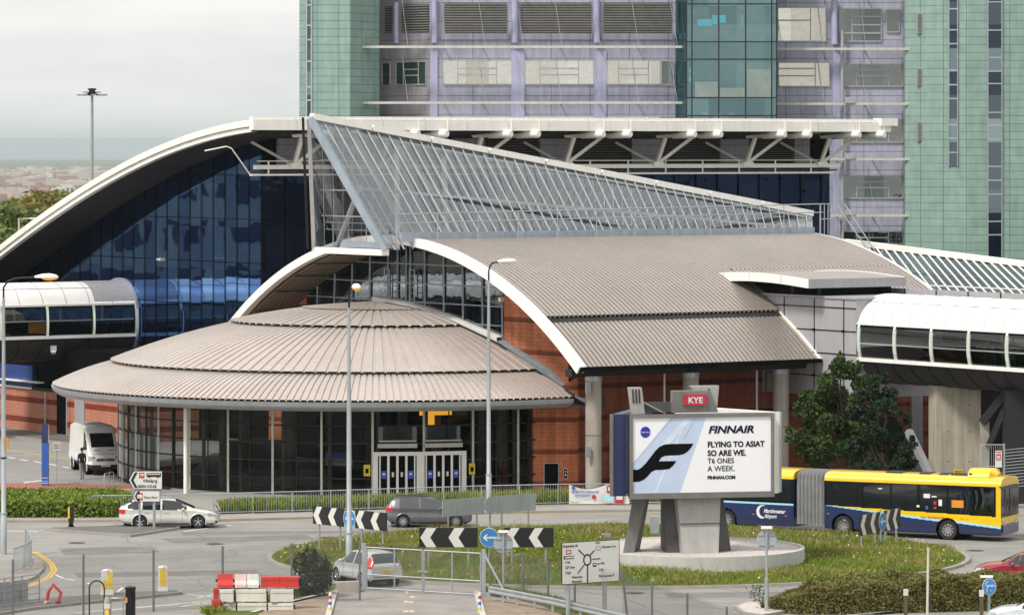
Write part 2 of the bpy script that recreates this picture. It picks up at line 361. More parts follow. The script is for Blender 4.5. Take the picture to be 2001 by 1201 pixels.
c = t.ramp(t.noise(p, .35, 6, .6), [(.28, (.055,.10,.018)), (.5, (.10,.135,.028)), (.66, (.17,.145,.055)), (.8, (.21,.17,.085))])
t.done(t.bsdf(c, .9, 0, .1, t.bump(t.noise(p, 12, 3), .05, 1)))
t = NT('grass_blade'); p = t.pos()
c = t.ramp(t.noise(p, .33, 5, .6), [(.30, (.125,.205,.022)), (.50, (.195,.25,.032)), (.64, (.275,.26,.07)), (.78, (.32,.255,.115))])
wv = t.n('ShaderNodeTexWhiteNoise', noise_dimensions='3D'); q = t.n('ShaderNodeVectorMath', operation='SNAP'); t.l(p, q.inputs[0]); q.inputs[1].default_value = (.11,.11,5)
t.l(q.outputs[0], wv.inputs['Vector']); c = t.mix(1.0, c, t.ramp(wv.outputs['Value'], [(0, (.7,)*3), (1, (1.3,)*3)]), 'MULTIPLY')
t.done(t.bsdf(c, .8, 0, .15))
M('straw', (.34,.25,.15), .9, var=.3, sc=2)
M('petal_white', (.75,.74,.62), .8); M('petal_yellow', (.72,.58,.08), .8)
leafmat('leaf_mid', (.030,.062,.016), (.085,.12,.032))
leafmat('leaf_dark', (.014,.032,.017), (.040,.065,.032))
leafmat('leaf_hedge', (.13,.22,.028), (.25,.31,.05))
leafmat('leaf_heath', (.115,.13,.036), (.28,.245,.085), 1.3)
leafmat('leaf_far', (.16,.17,.045), (.30,.23,.07), .25)
leafmat('leaf_far_green', (.11,.17,.045), (.22,.26,.08), .25)
M('bark', (.10,.075,.05), .9, var=.25, sc=4)

# ================================================================== ground
def sheet(name, pts, z, mat, kind='structure', thick=0.0, sidemat=None, label=None):
    m = MB()
    if thick: m.prism([(x, y, z-thick) for x, y in pts], (0, 0, thick))
    else: m.poly([(x, y, z) for x, y in pts])
    o = m.build(name, mat); o['kind'] = kind
    return o
def hz(D):
    return interp([(0,-.03),(335,-.03),(600,-6),(2500,-60),(5000,-80),(36000,-80),(40000,10),(45000,132),(48000,142)], D)
rows = []
for D in [60,140,200,270,335,420,600,800,1100,1600,2500,4000,5000,7000,10000,14000,18000,26000,36000,38000,40000,41500,43000,44000,45000,46500,48000]:
    rows.append([(X*max(D, 700), D, hz(D)+(0 if D < 36000 else 10*math.sin(X*31+D*.0002)+5*math.sin(X*83))*min(1, (D-36000)/8000)) for X in np.linspace(-.5, .5, 81)])
kf = [i for i, r_ in enumerate(rows) if r_[0][1] >= 36000][0]
m = MB(); m.grid(rows[:kf+1]); tag(m.build('ground', 'terrain', smooth=60), kind='structure')
M('hill_haze_tint', (.24,.26,.285), .95, var=.12, sc=.0006)  # pale grey-blue paints extra distance haze onto the hills
m = MB(); m.grid(rows[kf:]); tag(m.build('hills', 'hill_haze_tint', smooth=60), kind='structure')
road_pts = [(-75,142),(75,142),(75,262),(-30.5,262),(-38,274),(-75,274)]
sheet('road', road_pts, 0.0, 'asphalt')
def kerbed(name, pts, h=.12, mat='paving', kw=.14, kmat='kerb'):
    # raised slab with a kerb stone border (border 3 mm proud of the slab)
    m = MB(); n = len(pts); c = Vector((sum(p[0] for p in pts)/n, sum(p[1] for p in pts)/n))
    inn = []
    for i in range(n):
        a, b, d = Vector(pts[i-1]), Vector(pts[i]), Vector(pts[(i+1) % n])
        e1 = (b-a).normalized(); e2 = (d-b).normalized(); n1 = Vector((-e1.y, e1.x)); n2 = Vector((-e2.y, e2.x))
        v = (n1+n2); v = v/max(v.length_squared, .3)*2*.5*kw*2/1.0 if v.length else n1*kw
        q = b+v
        inn.append(q)
    area = sum(pts[i][0]*pts[(i+1) % n][1]-pts[(i+1) % n][0]*pts[i][1] for i in range(n))
    if area < 0: inn = [Vector(pts[i])*2-inn[i] for i in range(n)]
    m.poly([(p.x, p.y, h-.003) for p in inn], mat)
    for i in range(n):
        j = (i+1) % n; a, b = pts[i], pts[j]
        m.poly([(a[0],a[1],0),(b[0],b[1],0),(b[0],b[1],h),(a[0],a[1],h)], kmat)
        m.poly([(a[0],a[1],h),(b[0],b[1],h),(inn[j].x,inn[j].y,h),(inn[i].x,inn[i].y,h)], kmat)
        m.poly([(inn[i].x,inn[i].y,h),(inn[j].x,inn[j].y,h),(inn[j].x,inn[j].y,h-.02),(inn[i].x,inn[i].y,h-.02)], kmat)
    return tag(m.build(name), kind='structure')
# far pavement in front of the rotunda and hall
far_edge = [(-60,202.3),(-25,202.6),(-14.5,203.2),(-9.8,204.7),(-4,206.4),(2,208.0),(8,208.8),(16,208.6),(24,206.8),(34,202),(44,195)]
kerbed('pavement', far_edge+[(44,260),(-18.0,260),(-18.5,216),(-19.3,213),(-34,213),(-60,213)])
def ribbon(name, pts, wd, mat, z=.008, off=0.0):
    m = MB(); P = [Vector((p[0], p[1], 0)) for p in pts]; L = []; Rr = []
    for i, p in enumerate(P):
        d = (P[min(i+1, len(P)-1)]-P[max(i-1, 0)]).normalized(); nn = Vector((-d.y, d.x, 0))
        L.append(p+nn*(off+wd/2)+Vector((0,0,z))); Rr.append(p+nn*(off-wd/2)+Vector((0,0,z)))
    m.grid([L, Rr]); return tag(m.build(name, mat), kind='structure')
ribbon('road_marking', far_edge[1:-2], .12, 'yellow_paint', .006, -.45)
ribbon('road_marking', far_edge[3:-2], .10, 'yellow_paint', .006, -.75)
# service road on the far left with the red crossing strip
sheet('red_road_strip', [(-60,223.0),(-31,223.0),(-19.2,222.5),(-19.2,224.5),(-26,226.5),(-60,228.5)], .004, 'red_surface')
sheet('road_marking', [(-33,222.6),(-19.2,222.2),(-19.2,222.45),(-33,222.9)], .008, 'white_paint')
m = MB(); m.poly([G(47,941.5)+Vector((0,0,.008)),G(82,937)+Vector((0,0,.008)),G(82,938.5)+Vector((0,0,.008)),G(47,943.5)+Vector((0,0,.008))]); tag(m.build('road_marking','white_paint'),kind='structure')
for (a, b) in (((15,893),(30,895.5)),((38,897),(55,900)),((66,901),(82,904)),((95,906),(112,909)),((122,911),(138,914))):
    p, q = G(*a), G(*b); ribbon('road_marking', [(p.x,p.y),(q.x,q.y)], .22, 'white_paint', .006)
for off in (0, .35):
    ribbon('road_marking', [(G(10,879)+Vector((0,off,0))).xy, (G(60,886)+Vector((0,off,0))).xy, (G(145,899)+Vector((0,off,0))).xy], .12, 'yellow_paint', .006)
    p, q = G(222,905), G(240,915); ribbon('road_marking', [(p.x-off*2,p.y-1),(q.x-off*2,q.y-1)], .14, 'yellow_paint', .008)
# pavement along the brick base
b0 = [F(-3.2, 50), F(-3.2, 92), F(.0, 92), F(.0, 50)]
kerbed('pavement', [(p.x, p.y) for p in b0], .12, 'asphalt_dark')
# big roundabout
RC, RR, RY = Vector((4.8, 185.3, 0)), 15.9, .84
m = MB(); N = 96
def mound(r, th):
    d = r/RR; return .12+.45*max(0, 1-d**1.6)*(1+.12*math.sin(3*th+1))
def ringp(r, z): return [(RC.x+r*math.cos(2*math.pi*k/N), RC.y+r*RY*math.sin(2*math.pi*k/N), z if z is not None else mound(r, 2*math.pi*k/N)) for k in range(N)]
m.grid([ringp(RR, 0), ringp(RR-.02, .12), ringp(RR-.24, .125), ringp(RR-.25, .09)], 'kerb', close=True)
for i in range(N): pass
rws = [ringp(r, None) for r in (RR-.25, 15, 13.5, 12, 10, 8, 6, 4, 2, .5)]
m.grid(rws, 'meadow', close=True); m.poly(rws[-1], 'meadow')
tag(m.build('roundabout_mound', smooth=40, recalc=False), kind='structure')
# paved apron marking round the roundabout edge at right
ap = [G(1884,1092),G(1893,1090),G(1890,1105),G(1876,1105)]
sheet('road_marking', [(p.x,p.y) for p in ap], .005, 'yellow_paint')
# traffic islands
def gpoly(l): return [(G(*p).x, G(*p).y) for p in l]
kerbed('traffic_island', gpoly([(88,1036),(130,1040),(255,1049),(352,1034),(350,1031),(240,1029),(100,1034)]), .12, 'asphalt_dark')
kerbed('traffic_island', gpoly([(-60,1212),(60,1192),(150,1182),(250,1172),(357,1161),(352,1157),(250,1160),(120,1170),(-60,1182)]), .12, 'asphalt_dark')
lp = [(-80,1080),(30,1076),(62,1086),(82,1100),(86,1114),(70,1130),(40,1143),(-80,1160)]
kerbed('pavement', gpoly(lp), .12, 'paving')
for k, o in ((0,0),(1,7)):
    q = [(64+o,1078),(82+o,1088),(97+o,1101),(103+o,1113),(92+o,1127),(66+o,1139),(36+o,1149)]
    ribbon('road_marking', gpoly(q), .13, 'yellow_paint', .006)
def mark(a, b, wd=.12, mat='white_paint'):
    p, q = G(*a), G(*b); ribbon('road_marking', [(p.x,p.y),(q.x,q.y)], wd, mat, .006)
mark((360,1037.5),(452,1025.5),.15); mark((5,1036.5),(75,1038),.2); mark((108,1122),(124,1129)); mark((128,1130),(146,1133))
for a, b in (((150,1196),(420,1172)),((366,1160),(440,1168)),((385,1167),(420,1160)),((370,1176),(430,1182)),((355,1184),(410,1176)),((200,1192),(350,1180)),((216,1172),(235,1168)),((230,1155),(240,1147)),((170,1138),(176,1140))):
    mark(a, b, .11)
# access road, kerbs, soil beds and verge in the foreground
sheet('access_road', gpoly([(654,1160),(700,1152),(935,1158),(932,1164),(942,1203),(960,1260),(628,1260),(642,1203)]), .03, 'access_asphalt')
for x, y, dx, dy in ((655,1158,-13,45),(931,1160,12,43)):
    p, q = G(x,y), G(x+dx*2,y+dy*2)
    m = MB(); m.bar(p+Vector((0,0,.06)), q+Vector((0,0,.06)), .22, .16); tag(m.build('kerb','concrete_light'), kind='structure')
for px, py, ww in ((795,1158,6),(806,1167,9),(794,1176,10),(804,1177,7),(793,1195,10),(805,1195,9)):
    p = G(px, py); sheet('road_marking', [(p.x-ww*.011,p.y-.32),(p.x+ww*.011,p.y-.32),(p.x+ww*.011,p.y+.32),(p.x-ww*.011,p.y+.32)], .036, 'sandstone')
M('cone_soil', (.17,.13,.10), .95)
def bank(name, pts, mat, h):
    m = MB(); n = len(pts); P = [G(*p) for p in pts]; c = sum(P, Vector())/n
    rr = []
    for f, z in ((1.0, .0), (.97, h*.7), (.8, h), (.4, h*1.1), (.02, h*1.15)):
        rr.append([c+(p-c)*f+Vector((0,0,z)) for p in P])
    m.grid(rr, close=True); return tag(m.build(name, mat, smooth=50), kind='structure')
bank('soil_bed', [(498,1203),(560,1184),(610,1172),(652,1164),(643,1203),(630,1260),(430,1260)], 'soil', .15)
bank('soil_bed', [(938,1166),(1000,1172),(1060,1186),(1100,1203),(1140,1260),(958,1260)], 'soil', .15)
bank('grass_verge', [(400,1203),(470,1190),(560,1172),(612,1160),(648,1157),(650,1163),(608,1171),(556,1183),(490,1203),(420,1260),(340,1260)], 'meadow', .12)
bank('grass_verge', [(955,1160),(1010,1166),(1080,1182),(1150,1203),(1220,1260),(1130,1260),(1098,1203),(1058,1186),(1000,1171)], 'meadow', .1)
ribbon('kerb', [(G(a,b).x,G(a,b).y) for a,b in ((492,1203),(560,1183),(610,1171),(654,1162))], .22, 'concrete_light', .17)
for (x,y,w_,l_,rz_) in ((470,1052,1.1,3.5,.3),(215,1075,1.6,2.2,.2),(560,1040,.8,5,.1),(1700,1098,1.2,3.0,.4),(330,1120,1.0,4.0,.15),(1500,1160,.9,4.2,.1)):
    p_ = G(x,y); cs_, sn_ = math.cos(rz_), math.sin(rz_)
    sheet('road_patch', [(p_.x+cs_*a-sn_*b, p_.y+sn_*a+cs_*b) for a,b in ((-l_,-w_),(l_,-w_*.9),(l_*.97,w_),(-l_*1.02,w_*.95))], .003, 'asphalt_patch')
for (x,y) in ((420,1062),(640,1050),(1905,1075),(150,1060),(1240,1158)):
    p_ = G(x,y); sheet('drain_cover', [(p_.x+.42*math.cos(k*.524), p_.y+.42*math.sin(k*.524)) for k in range(12)], .007, 'drain_iron')
# gravel island bottom right and hedge kerb
kerbed('gravel_island', gpoly([(1434,1188),(1455,1180),(1490,1176),(1540,1180),(1545,1196),(1490,1206),(1450,1200)]), .12, 'gravel')
ribbon('kerb', [(G(a,b).x,G(a,b).y) for a,b in ((1650,1206),(1760,1196),(1900,1188),(2060,1182))], .22, 'kerb', .10)
# ================================================================== arched station hall
HR, HC, HZ = 31.3, 18.7, 13.5
def RP(c, a, off=0.0):                       # point on the hall's barrel roof
    s = (c-HC)/HR; th = math.asin(max(-1, min(1, s)))
    cc = HC+(HR+off)*math.sin(th); z = HZ-HR+(HR+off)*math.cos(th); return F(a, cc, z)
def ribs_sheet(a0, a1, cs, off, pitch, h, mb, m, fl=.55, sl=.08):
    prof = []; a = a0; up = ((0, 0), (.30, 0), (.32, h), (.98, h)) if h > 0 else ((0, 0), (fl, 0), (fl+sl, h), (1-sl, h))
    while a < a1-1e-4:
        for q, hh in up:
            if a+q*pitch <= a1: prof.append((a+q*pitch, hh))
        a += pitch
    prof.append((a1, 0))
    mb.grid([[RP(c, a, off+hh) for a, hh in prof] for c in cs], m)
hall = thing('station_hall', 'arched brick station hall with ribbed tan metal barrel roof behind the billboard', 'building', F(0, 18))
PI_ = .30
m = MB(); cs = list(np.linspace(3.35, 8.0, 12))
ribs_sheet(.25, 16.0, cs, 0, PI_, .13, m, None)
cs2 = list(np.linspace(8.0, 33, 40)); ribs_sheet(.25, 28.0, cs2, 0, PI_, .13, m, None)
ribs_sheet(16.0, 28.0, list(np.linspace(4.2, 8.0, 10)), 0, PI_, .13, m, None)
ribs_sheet(.25, 28.0, list(np.linspace(33, 37.6, 10)), 0, PI_, .13, m, None)
roof = m.build('roof', 'roof_tan', hall, world=True, recalc=False)
m = MB(); ribs_sheet(.25, 16.0, list(np.linspace(-.35, 3.15, 10)), -.20, PI_, .13, m, None)
m.build('lower_roof_sheet', 'roof_tan', roof, recalc=False)
m = MB(); m.grid([[RP(c, a, o) for a in np.linspace(.25, 16, 12)] for c, o in ((3.0, -.16), (3.05, -.06), (3.34, -.02))]); m.build('gutter_strip', 'bitumen', roof)
# fascia rim along the front arch
def arch_box(c0, c1, n, a0, a1, r0, r1, mb, mat=None):
    rws = []
    for c in np.linspace(c0, c1, n): rws.append([RP(c,a0,r0), RP(c,a1,r0), RP(c,a1,r1), RP(c,a0,r1)])
    mb.grid(rws, mat, close=True); mb.poly(rws[0], mat); mb.poly(rws[-1], mat)
m = MB(); cc = np.linspace(-.45, 37.85, 15)
for i in range(14): arch_box(cc[i]+.012, cc[i+1]-.012, 6, -.18, .26, -.34, .12, m, 'white_metal')
arch_box(-.45, 37.85, 50, -.10, .20, -.325, .10, m, 'dark_metal')
m.build('arch_fascia', parent=hall, world=True)
m = MB(); arch_box(8, 33.5, 40, 28.0, 28.25, -.35, .10, m); arch_box(4.2, 8.2, 8, 28.0, 28.25, -.35, .10, m); m.build('verge_trim', 'white_metal', hall, world=True)
m = MB(); arch_box(-.4, 8.2, 14, 15.9, 16.08, -.30, .03, m); m.build('verge_trim', 'white_metal', hall, world=True)
# soffit under the projecting arch
m = MB(); ribs_sheet(.26, 3.05, list(np.linspace(0, 37.4, 60)), -.42, .30, -.05, m, None, .5, .1)
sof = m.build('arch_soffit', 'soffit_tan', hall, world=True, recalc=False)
for c in np.arange(1.5, 37, 2.35): m = MB(); m.bar(RP(c,.3,-.50), RP(c,3.0,-.50), .07, .06); m.build('soffit_joint', 'dark_metal', sof)
# gable wall
def gable(mb, c0, c1, zlo, mat=None, a=3.0, top=-.45, n=24):
    top_ = [RP(c, a, top) for c in np.linspace(c0, c1, n)]
    mb.poly([F(a,c0,zlo)]+[Vector((p.x,p.y,p.z)) for p in top_][::1]+[F(a,c1,zlo)], mat)
m = MB()
for i in range(12): gable(m, lerp(5.0,11.4,i/12), lerp(5.0,11.4,(i+1)/12), 0, n=3)
for i in range(8): gable(m, lerp(32.8,37.2,i/8), lerp(32.8,37.2,(i+1)/8), 0, n=3)
m.poly([F(3,11.4,0),F(3,11.4,7.9),F(3,32.8,7.9),F(3,32.8,0)])
gw = m.build('gable_wall', 'brick_orange', hall, world=True, recalc=False)
m = MB()
for i in range(30): gable(m, lerp(11.4,32.8,i/30), lerp(11.4,32.8,(i+1)/30), 7.9, a=2.98, n=2)
gg = m.build('gable_glazing', 'glass_smoke', hall, world=True, recalc=False)
m = MB()
for c in list(np.arange(11.45, 32.8, 2.0))+[21.0, 22.4]:
    q = RP(c, 2.9, -.5); m.bar(F(2.92,c,7.9), (q.x,q.y,q.z), .10, .09, 'steel_blue')
for z in (8.7, 9.75, 10.8, 11.9):
    d = HZ-.45-z; half = math.sqrt(max(0, HR**2-(HR-d)**2)) if d > 0 else 0
    c0, c1 = max(11.4, HC-half), min(32.8, HC+half); m.bar(F(2.93,c0,z), F(2.93,c1,z), .07, .08, 'steel_blue')
for c in (20.2, 22.9):                        # maintenance ladders
    for dc in (0, .55): m.bar(F(2.7,c+dc,8.3), F(2.7,c+dc,11.6), .05, .05, 'galv')
    for z in np.arange(8.6, 11.6, .33): m.bar(F(2.7,c,z), F(2.7,c+.55,z), .035, .035, 'galv')
m.build('glazing_bar', parent=gg)
m = MB(); m.abox(9, 9.2, 9, 31, 0, 11.6, 'interior_shade'); m.abox(3.1, 9, 8, 35, 7.3, 7.5, 'interior_shade')
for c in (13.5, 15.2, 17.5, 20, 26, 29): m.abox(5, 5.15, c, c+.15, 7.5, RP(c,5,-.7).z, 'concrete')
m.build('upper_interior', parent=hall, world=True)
m = MB()
for c, z, l in ((13.4, 9.3, .7), (11.9, 8.5, .6), (14.6, 9.9, .4)): m.abox(5.0, 5.2, c, c+l, z, z+.22)
m.build('ceiling_lamp', 'lamp_warm', hall, world=True)
# front (long) wall behind the colonnade, end wall, doors
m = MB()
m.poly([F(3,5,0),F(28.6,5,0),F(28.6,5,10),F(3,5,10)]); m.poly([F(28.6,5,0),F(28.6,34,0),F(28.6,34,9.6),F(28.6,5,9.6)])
m.build('front_wall', 'brick_eave_shade', hall, world=True, recalc=False)
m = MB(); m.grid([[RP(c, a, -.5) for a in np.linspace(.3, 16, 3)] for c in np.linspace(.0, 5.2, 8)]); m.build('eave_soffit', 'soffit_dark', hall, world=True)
m = MB(); m.abox(.05, 15.9, -.55, -.28, 6.82, 7.04); m.build('eave_gutter', 'black', hall, world=True)
m = MB(); m.abox(3.2, 15.9, 3.2, 4.4, 6.3, 6.6); m.abox(.3, 15.9, .9, 1.5, 6.45, 6.85); m.build('eave_beam', 'dark_metal', hall, world=True)
for a in (1.9, 8.3, 14.4):
    m = MB(); p = F(a, 1.2); m.cyl(p, p+Vector((0,0,6.2)), .43, n=20, m='concrete'); m.cyl(p+Vector((0,0,6.2)), p+Vector((0,0,6.45)), .47, n=20, m='galv')
    m.cyl(p+Vector((0,0,3.3)), p+Vector((0,0,3.33)), .437, n=20, m='dark_metal'); m.build('column', parent=hall, world=True, smooth=40)
for a in (6.4, 12.6): m = MB(); p = F(a, 1.0); m.cyl(p, p+Vector((0,0,6.5)), .06, n=8); m.build('drain_pipe', 'galv', hall, world=True)
Y_ = 220.2; xw0, xw1 = PX(1036,Y_), PX(1128,Y_)       # brick return wall between the glass drum and the hall corner
m = MB(); m.poly([(xw0,Y_,0),(xw1,Y_,0),(xw1,Y_,6.2),(xw0,Y_,4.78)]); m.poly([(xw1,Y_,0),(xw1+.2,Y_+1.6,0),(xw1+.2,Y_+1.6,7.0),(xw1,Y_,6.2)]); m.build('return_wall', 'brick_return', hall, world=True, recalc=False)
m = MB(); xa, xb = PX(1062,Y_), PX(1092,Y_); m.box(xa,xb,Y_-.06,Y_-.005,.1,1.62,'galv'); m.box(xa+.06,xb-.04,Y_-.08,Y_-.05,.1,1.57,'black'); m.build('side_door', parent=hall, world=True)
m = MB(); xa, xb = PX(1101,Y_), PX(1109,Y_); m.box(xa,xb,Y_-.05,Y_-.005,.75,1.32,'white_metal'); m.box(xa+.02,xb-.02,Y_-.06,Y_-.045,.78,1.29,'black')
m.blob(((xa+xb)/2,Y_-.06,1.14),(.05,.02,.05),'white_paint',6); m.blob(((xa+xb)/2,Y_-.06,.96),(.05,.02,.08),'white_paint',6); m.build('wall_panel', parent=hall, world=True)
m = MB(); m.abox(4.2, 5.3, 4.93, 4.98, 4.3, 5.2); m.build('wall_vent', 'louvre', hall, world=True)
for (a,z) in ((1.2,5.6),(1.2,2.2)):
    m = MB(); m.abox(a, a+.25, .8, .95, z, z+.55); m.build('junction_box', 'galv', hall, world=True)

# ------------------------------------------------------------------ wedge-shaped glass rooflight on the ridge
wl = thing('wedge_rooflight', 'tall wedge of glass with grey bars rising to a point above the hall ridge', 'glass roof', F(0, 19.5, 12.9))
AP, AE, AB = F(-4.6, 19.5, 20.2), F(30.8, 19.5, 14.45), None
LF, RF = F(-2.0, 23.3, 12.85), F(-2.0, 15.8, 12.85)            # front base corners
LE, RE = F(28.0, 23.3, 13.45), F(28.0, 15.8, 13.45)
RB0 = F(-1.2, 15.8, 13.55); LB0 = F(-1.2, 23.3, 13.55)
m = MB(); m.poly([AP, RF, RB0+Vector((0,0,-.1)), RE, AE]); rg = m.build('glass_slope', 'glass_pale', wl, world=True, recalc=False)
m = MB(); m.poly([AP, LF, LE, AE]); lg = m.build('glass_slope', 'glass_pale', wl, world=True, recalc=False)
def slope_bars(par, side, n, rad):
    m = MB(); nrm = (RE-AP).cross(RF-AP).normalized()
    if nrm.y > 0: nrm = -nrm
    B0, B1 = (RF, RE) if side == 0 else (LF, LE)
    for i in range(n+1):
        s = i/n; p = AP.lerp(AE, s*.985); q = B0.lerp(B1, s*.985+.0)
        o = nrm*(.07 if side == 0 else 0)
        m.bar(p+o, q+o, .030, .08, 'rooflight_bar' if side == 0 else 'galv')
    m.build('glazing_bar', parent=par)
slope_bars(rg, 0, 49, .05); slope_bars(lg, 1, 49, .05)
m = MB(); nrm = (RE-AP).cross(RF-AP).normalized(); nrm = -nrm if nrm.y > 0 else nrm
for f in (.52,): m.bar(AP.lerp(RF, f)-nrm*.12, AE.lerp(RE, .70)-nrm*.12, .16, .16)
m.bar(AP.lerp(RF, .06)-nrm*.1, AE.lerp(RE, .1)-nrm*.1, .14, .14)
m.build('purlin', 'galv', rg)
m = MB(); N_ = 9
for i in range(N_):
    p, q = AP.lerp(AE, i/N_+.002), AP.lerp(AE, (i+1)/N_-.002); m.bar(p+Vector((0,0,.10)), q+Vector((0,0,.10)), .50, .34)
m.build('ridge_cap', 'white_metal', wl, world=True)
# front frame
m = MB(); fw = UA*-.12
m.bar(AP, RF, .34, .40, 'steel_blue'); m.bar(AP+fw, LF+fw, .22, .26, 'galv'); m.bar(AP-UA*.5-UC*.0, LF-UA*.5+UC*.05, .14, .14, 'dark_metal')
m.build('front_frame', parent=wl, world=True)
m = MB(); m.bar(LF+Vector((0,0,-.12)), RF+Vector((0,0,-.12)), .5, .34, 'white_metal')
m.poly([LF,RF,RB0+Vector((0,0,-.65)),LB0+Vector((0,0,-.65))], 'galv')
m.bar(F(-1.6,20.5,13.1), F(-1.6,15.9,13.1), .7, .3, 'steel_blue'); m.build('sill_platform', parent=wl, world=True)
m = MB()
for f in (.32,.55,.75): m.bar(AP.lerp(LF,f)+UA*.5, AP.lerp(RF,f)+UA*.5, .07, .07)
m.bar(LF.lerp(RF,.15)+UA*.7, AP.lerp(RF,.52)+UA*.7, .22, .22)
m.build('front_brace', 'galv', wl, world=True)
m = MB()
for s, t_ in ((.16,.02),(.16,.20),(.25,.13)):
    p = AP.lerp(AE, s)+Vector((0,0,-.6)); q = RF.lerp(RE, t_)+UC*1.6+UA*1.2; m.bar(p, q, .28, .28)
for s in (.08,.16): m.bar(AP.lerp(AE, s)+Vector((0,0,-.5)), F(2.5+30*s*.5, 22.3, 13.4), .22, .22)
m.build('inner_strut', 'cream_post', wl, world=True)
m = MB(); m.abox(-1.0, 28, 15.66, 15.95, 13.30, 13.82, 'steel_blue')
for a in np.arange(-.8, 28, .9): m.abox(a, a+.03, 15.62, 15.66, 13.30, 13.82, 'galv')
m.build('kerb_gutter', parent=wl, world=True)
m = MB()
for k, z in ((0,14.85),(1,14.35)):
    m.tube([F(-1.5,15.4,z), F(28.4,15.4,z+.35)], .035, 6)
for a in np.arange(-1.5, 28.5, 2.7): m.tube([F(a,15.4,13.35), F(a,15.4,14.85+.012*a)], .03, 6)
for a in np.arange(28.4, 30.2, .28): m.bar(F(a,15.6,13.1), F(a,15.6,15.2), .05, .05)
m.bar(F(28.4,15.6,15.2), F(30.2,15.6,15.2), .06); m.bar(F(28.4,15.6,14.3), F(30.2,15.6,14.3), .06); m.bar(F(29.6,15.6,15.2), F(30.9,14.0,12.2), .06); m.bar(F(30.2,15.6,15.2), F(31.4,14.0,12.2), .06)
for z in np.arange(12.6,14.9,.3): m.bar(F(29.6+(15.2-z)*.43,15.6-(15.2-z)*.53,z), F(30.2+(15.2-z)*.4,15.6-(15.2-z)*.53,z), .04)
m.build('walkway_rail', 'galv', wl, world=True)
m = MB(); m.tube([F(-1.5,23.0,14.3),F(-1.5,16.2,14.3)], .03, 6); m.tube([F(-1.5,23.0,13.9),F(-1.5,16.2,13.9)], .03, 6)
for c in (22.2,20.5,18.6,17.2): m.tube([F(-1.5,c,12.9),F(-1.5,c,14.3)], .03, 6)
m.build('platform_rail', 'galv', wl, world=True)
# floor inside the wedge (dark louvre deck)
m = MB(); m.poly([F(0.2,16.2,13.5),F(28,16.2,13.5),F(28,22.8,13.5),F(.2,22.8,13.5)]); m.build('deck', 'grey_panel_pale', wl, world=True)

# ------------------------------------------------------------------ second glass gallery running off behind the footbridge
gl = thing('glass_gallery', 'low sloping glass gallery with slanted white bars beyond the end of the hall roof', 'glass roof', F(30, 5, 9.8))
def GT(c): return F(32.0, c, interp([(-9,11.2),(1.35,11.8),(17.8,12.75)], c))
def GB(c): c = max(-16, c); return F(29.2, c, 10.05)
m = MB(); m.grid([[GT(c), GB(c-6.6)] for c in np.linspace(17.2,-8.8,30)]); gs = m.build('glass_slope', 'glass_gallery', gl, world=True)
m = MB(); gn = UA*-1
for c in np.arange(17.2, -9, -.80): m.bar(GT(c)+gn*.08+Vector((0,0,.05)), GB(c-6.6)+gn*.08+Vector((0,0,.05)), .06, .09)
m.bar(GB(14)+gn*.1+Vector((0,0,.55)), GB(-12)+gn*.1+Vector((0,0,.55)), .06, .06)
m.build('glazing_bar', 'white_metal', gs)
m = MB(); m.bar(GT(17.8)+Vector((0,0,.12)), GT(-9)+Vector((0,0,.12)), .4, .32); m.build('ridge_cap', 'white_metal', gl, world=True)
m = MB(); m.abox(29.3, 36, -14, 14, 0, 10.0, 'interior_shade'); m.build('gallery_wall', parent=gl, world=True)
m = MB(); m.poly([GT(17.5)+UA*.2,GT(-9)+UA*.2,F(36,-12,10.0),F(36,14,10.0)]); m.build('glass_slope', 'glass_pale', gl, world=True)
for c in np.arange(13,-9,-2.6):
    pass
m = MB()
for c in np.arange(14,-9,-2.6): m.bar(F(31.8,c,10.0), F(31.8,c,GT(c).z-.1), .16, .16)
m.tube([F(31.7,14,11.2),F(31.7,-9,10.8)], .09, 6); m.build('inner_frame', 'steel_blue', gl, world=True)

# ------------------------------------------------------------------ round entrance pavilion
PC = F(0, 20.0)
pv = thing('entrance_rotunda', 'round glass entrance pavilion with a wide ribbed conical tan roof', 'building', PC)
def cone_sheet(mb, r0, z0, r1, z1, nr, h, bul=.0, m=None, nrad=10, fl=.62, sl=.09):
    prof = []
    for i in range(nr):
        for q, hh in ((0,0),(.22,0),(.25,h),(.97,h)): prof.append((2*math.pi*(i+q)/nr, hh))
    rws = []
    for k in range(nrad+1):
        t_ = k/nrad; r = lerp(r0, r1, t_); z = lerp(z0, z1, t_)+bul*4*t_*(1-t_)
        rws.append([(PC.x+r*math.cos(th), PC.y+r*math.sin(th), z+hh) for th, hh in prof])
    mb.grid(rws, m, close=True)
cutp, cutn = F(1.05, 1.81), (UA*14.2+UC*.9).normalized()
cutA = lambda c: 1.05-(c-1.81)*.9/14.2
zk = lambda c: interp([(1.5,4.6),(4.3,4.85),(6.8,6.25),(11.4,7.6),(16.9,8.65),(21,9.25),(25,9.5)], c)
def pv_roof(name, args, mat, parent, world=True):
    m = MB(); cone_sheet(m, *args); o = m.build(name, mat, parent, world=world, recalc=False); clip(o, cutp, cutn); return o
pr = pv_roof('roof', (18.2,5.30,14.75,6.50,300,.075,.12), 'roof_rotunda', pv)
pv_roof('middle_roof_tier', (14.95,6.62,8.0,8.68,150,.07,.16), 'roof_rotunda', pr)
pv_roof('upper_roof_tier', (8.25,8.78,3.9,9.48,76,.07,.06), 'roof_rotunda', pr)
pv_roof('roof_cap', (4.2,9.52,.05,9.82,76,.05,.02), 'roof_rotunda', pr)
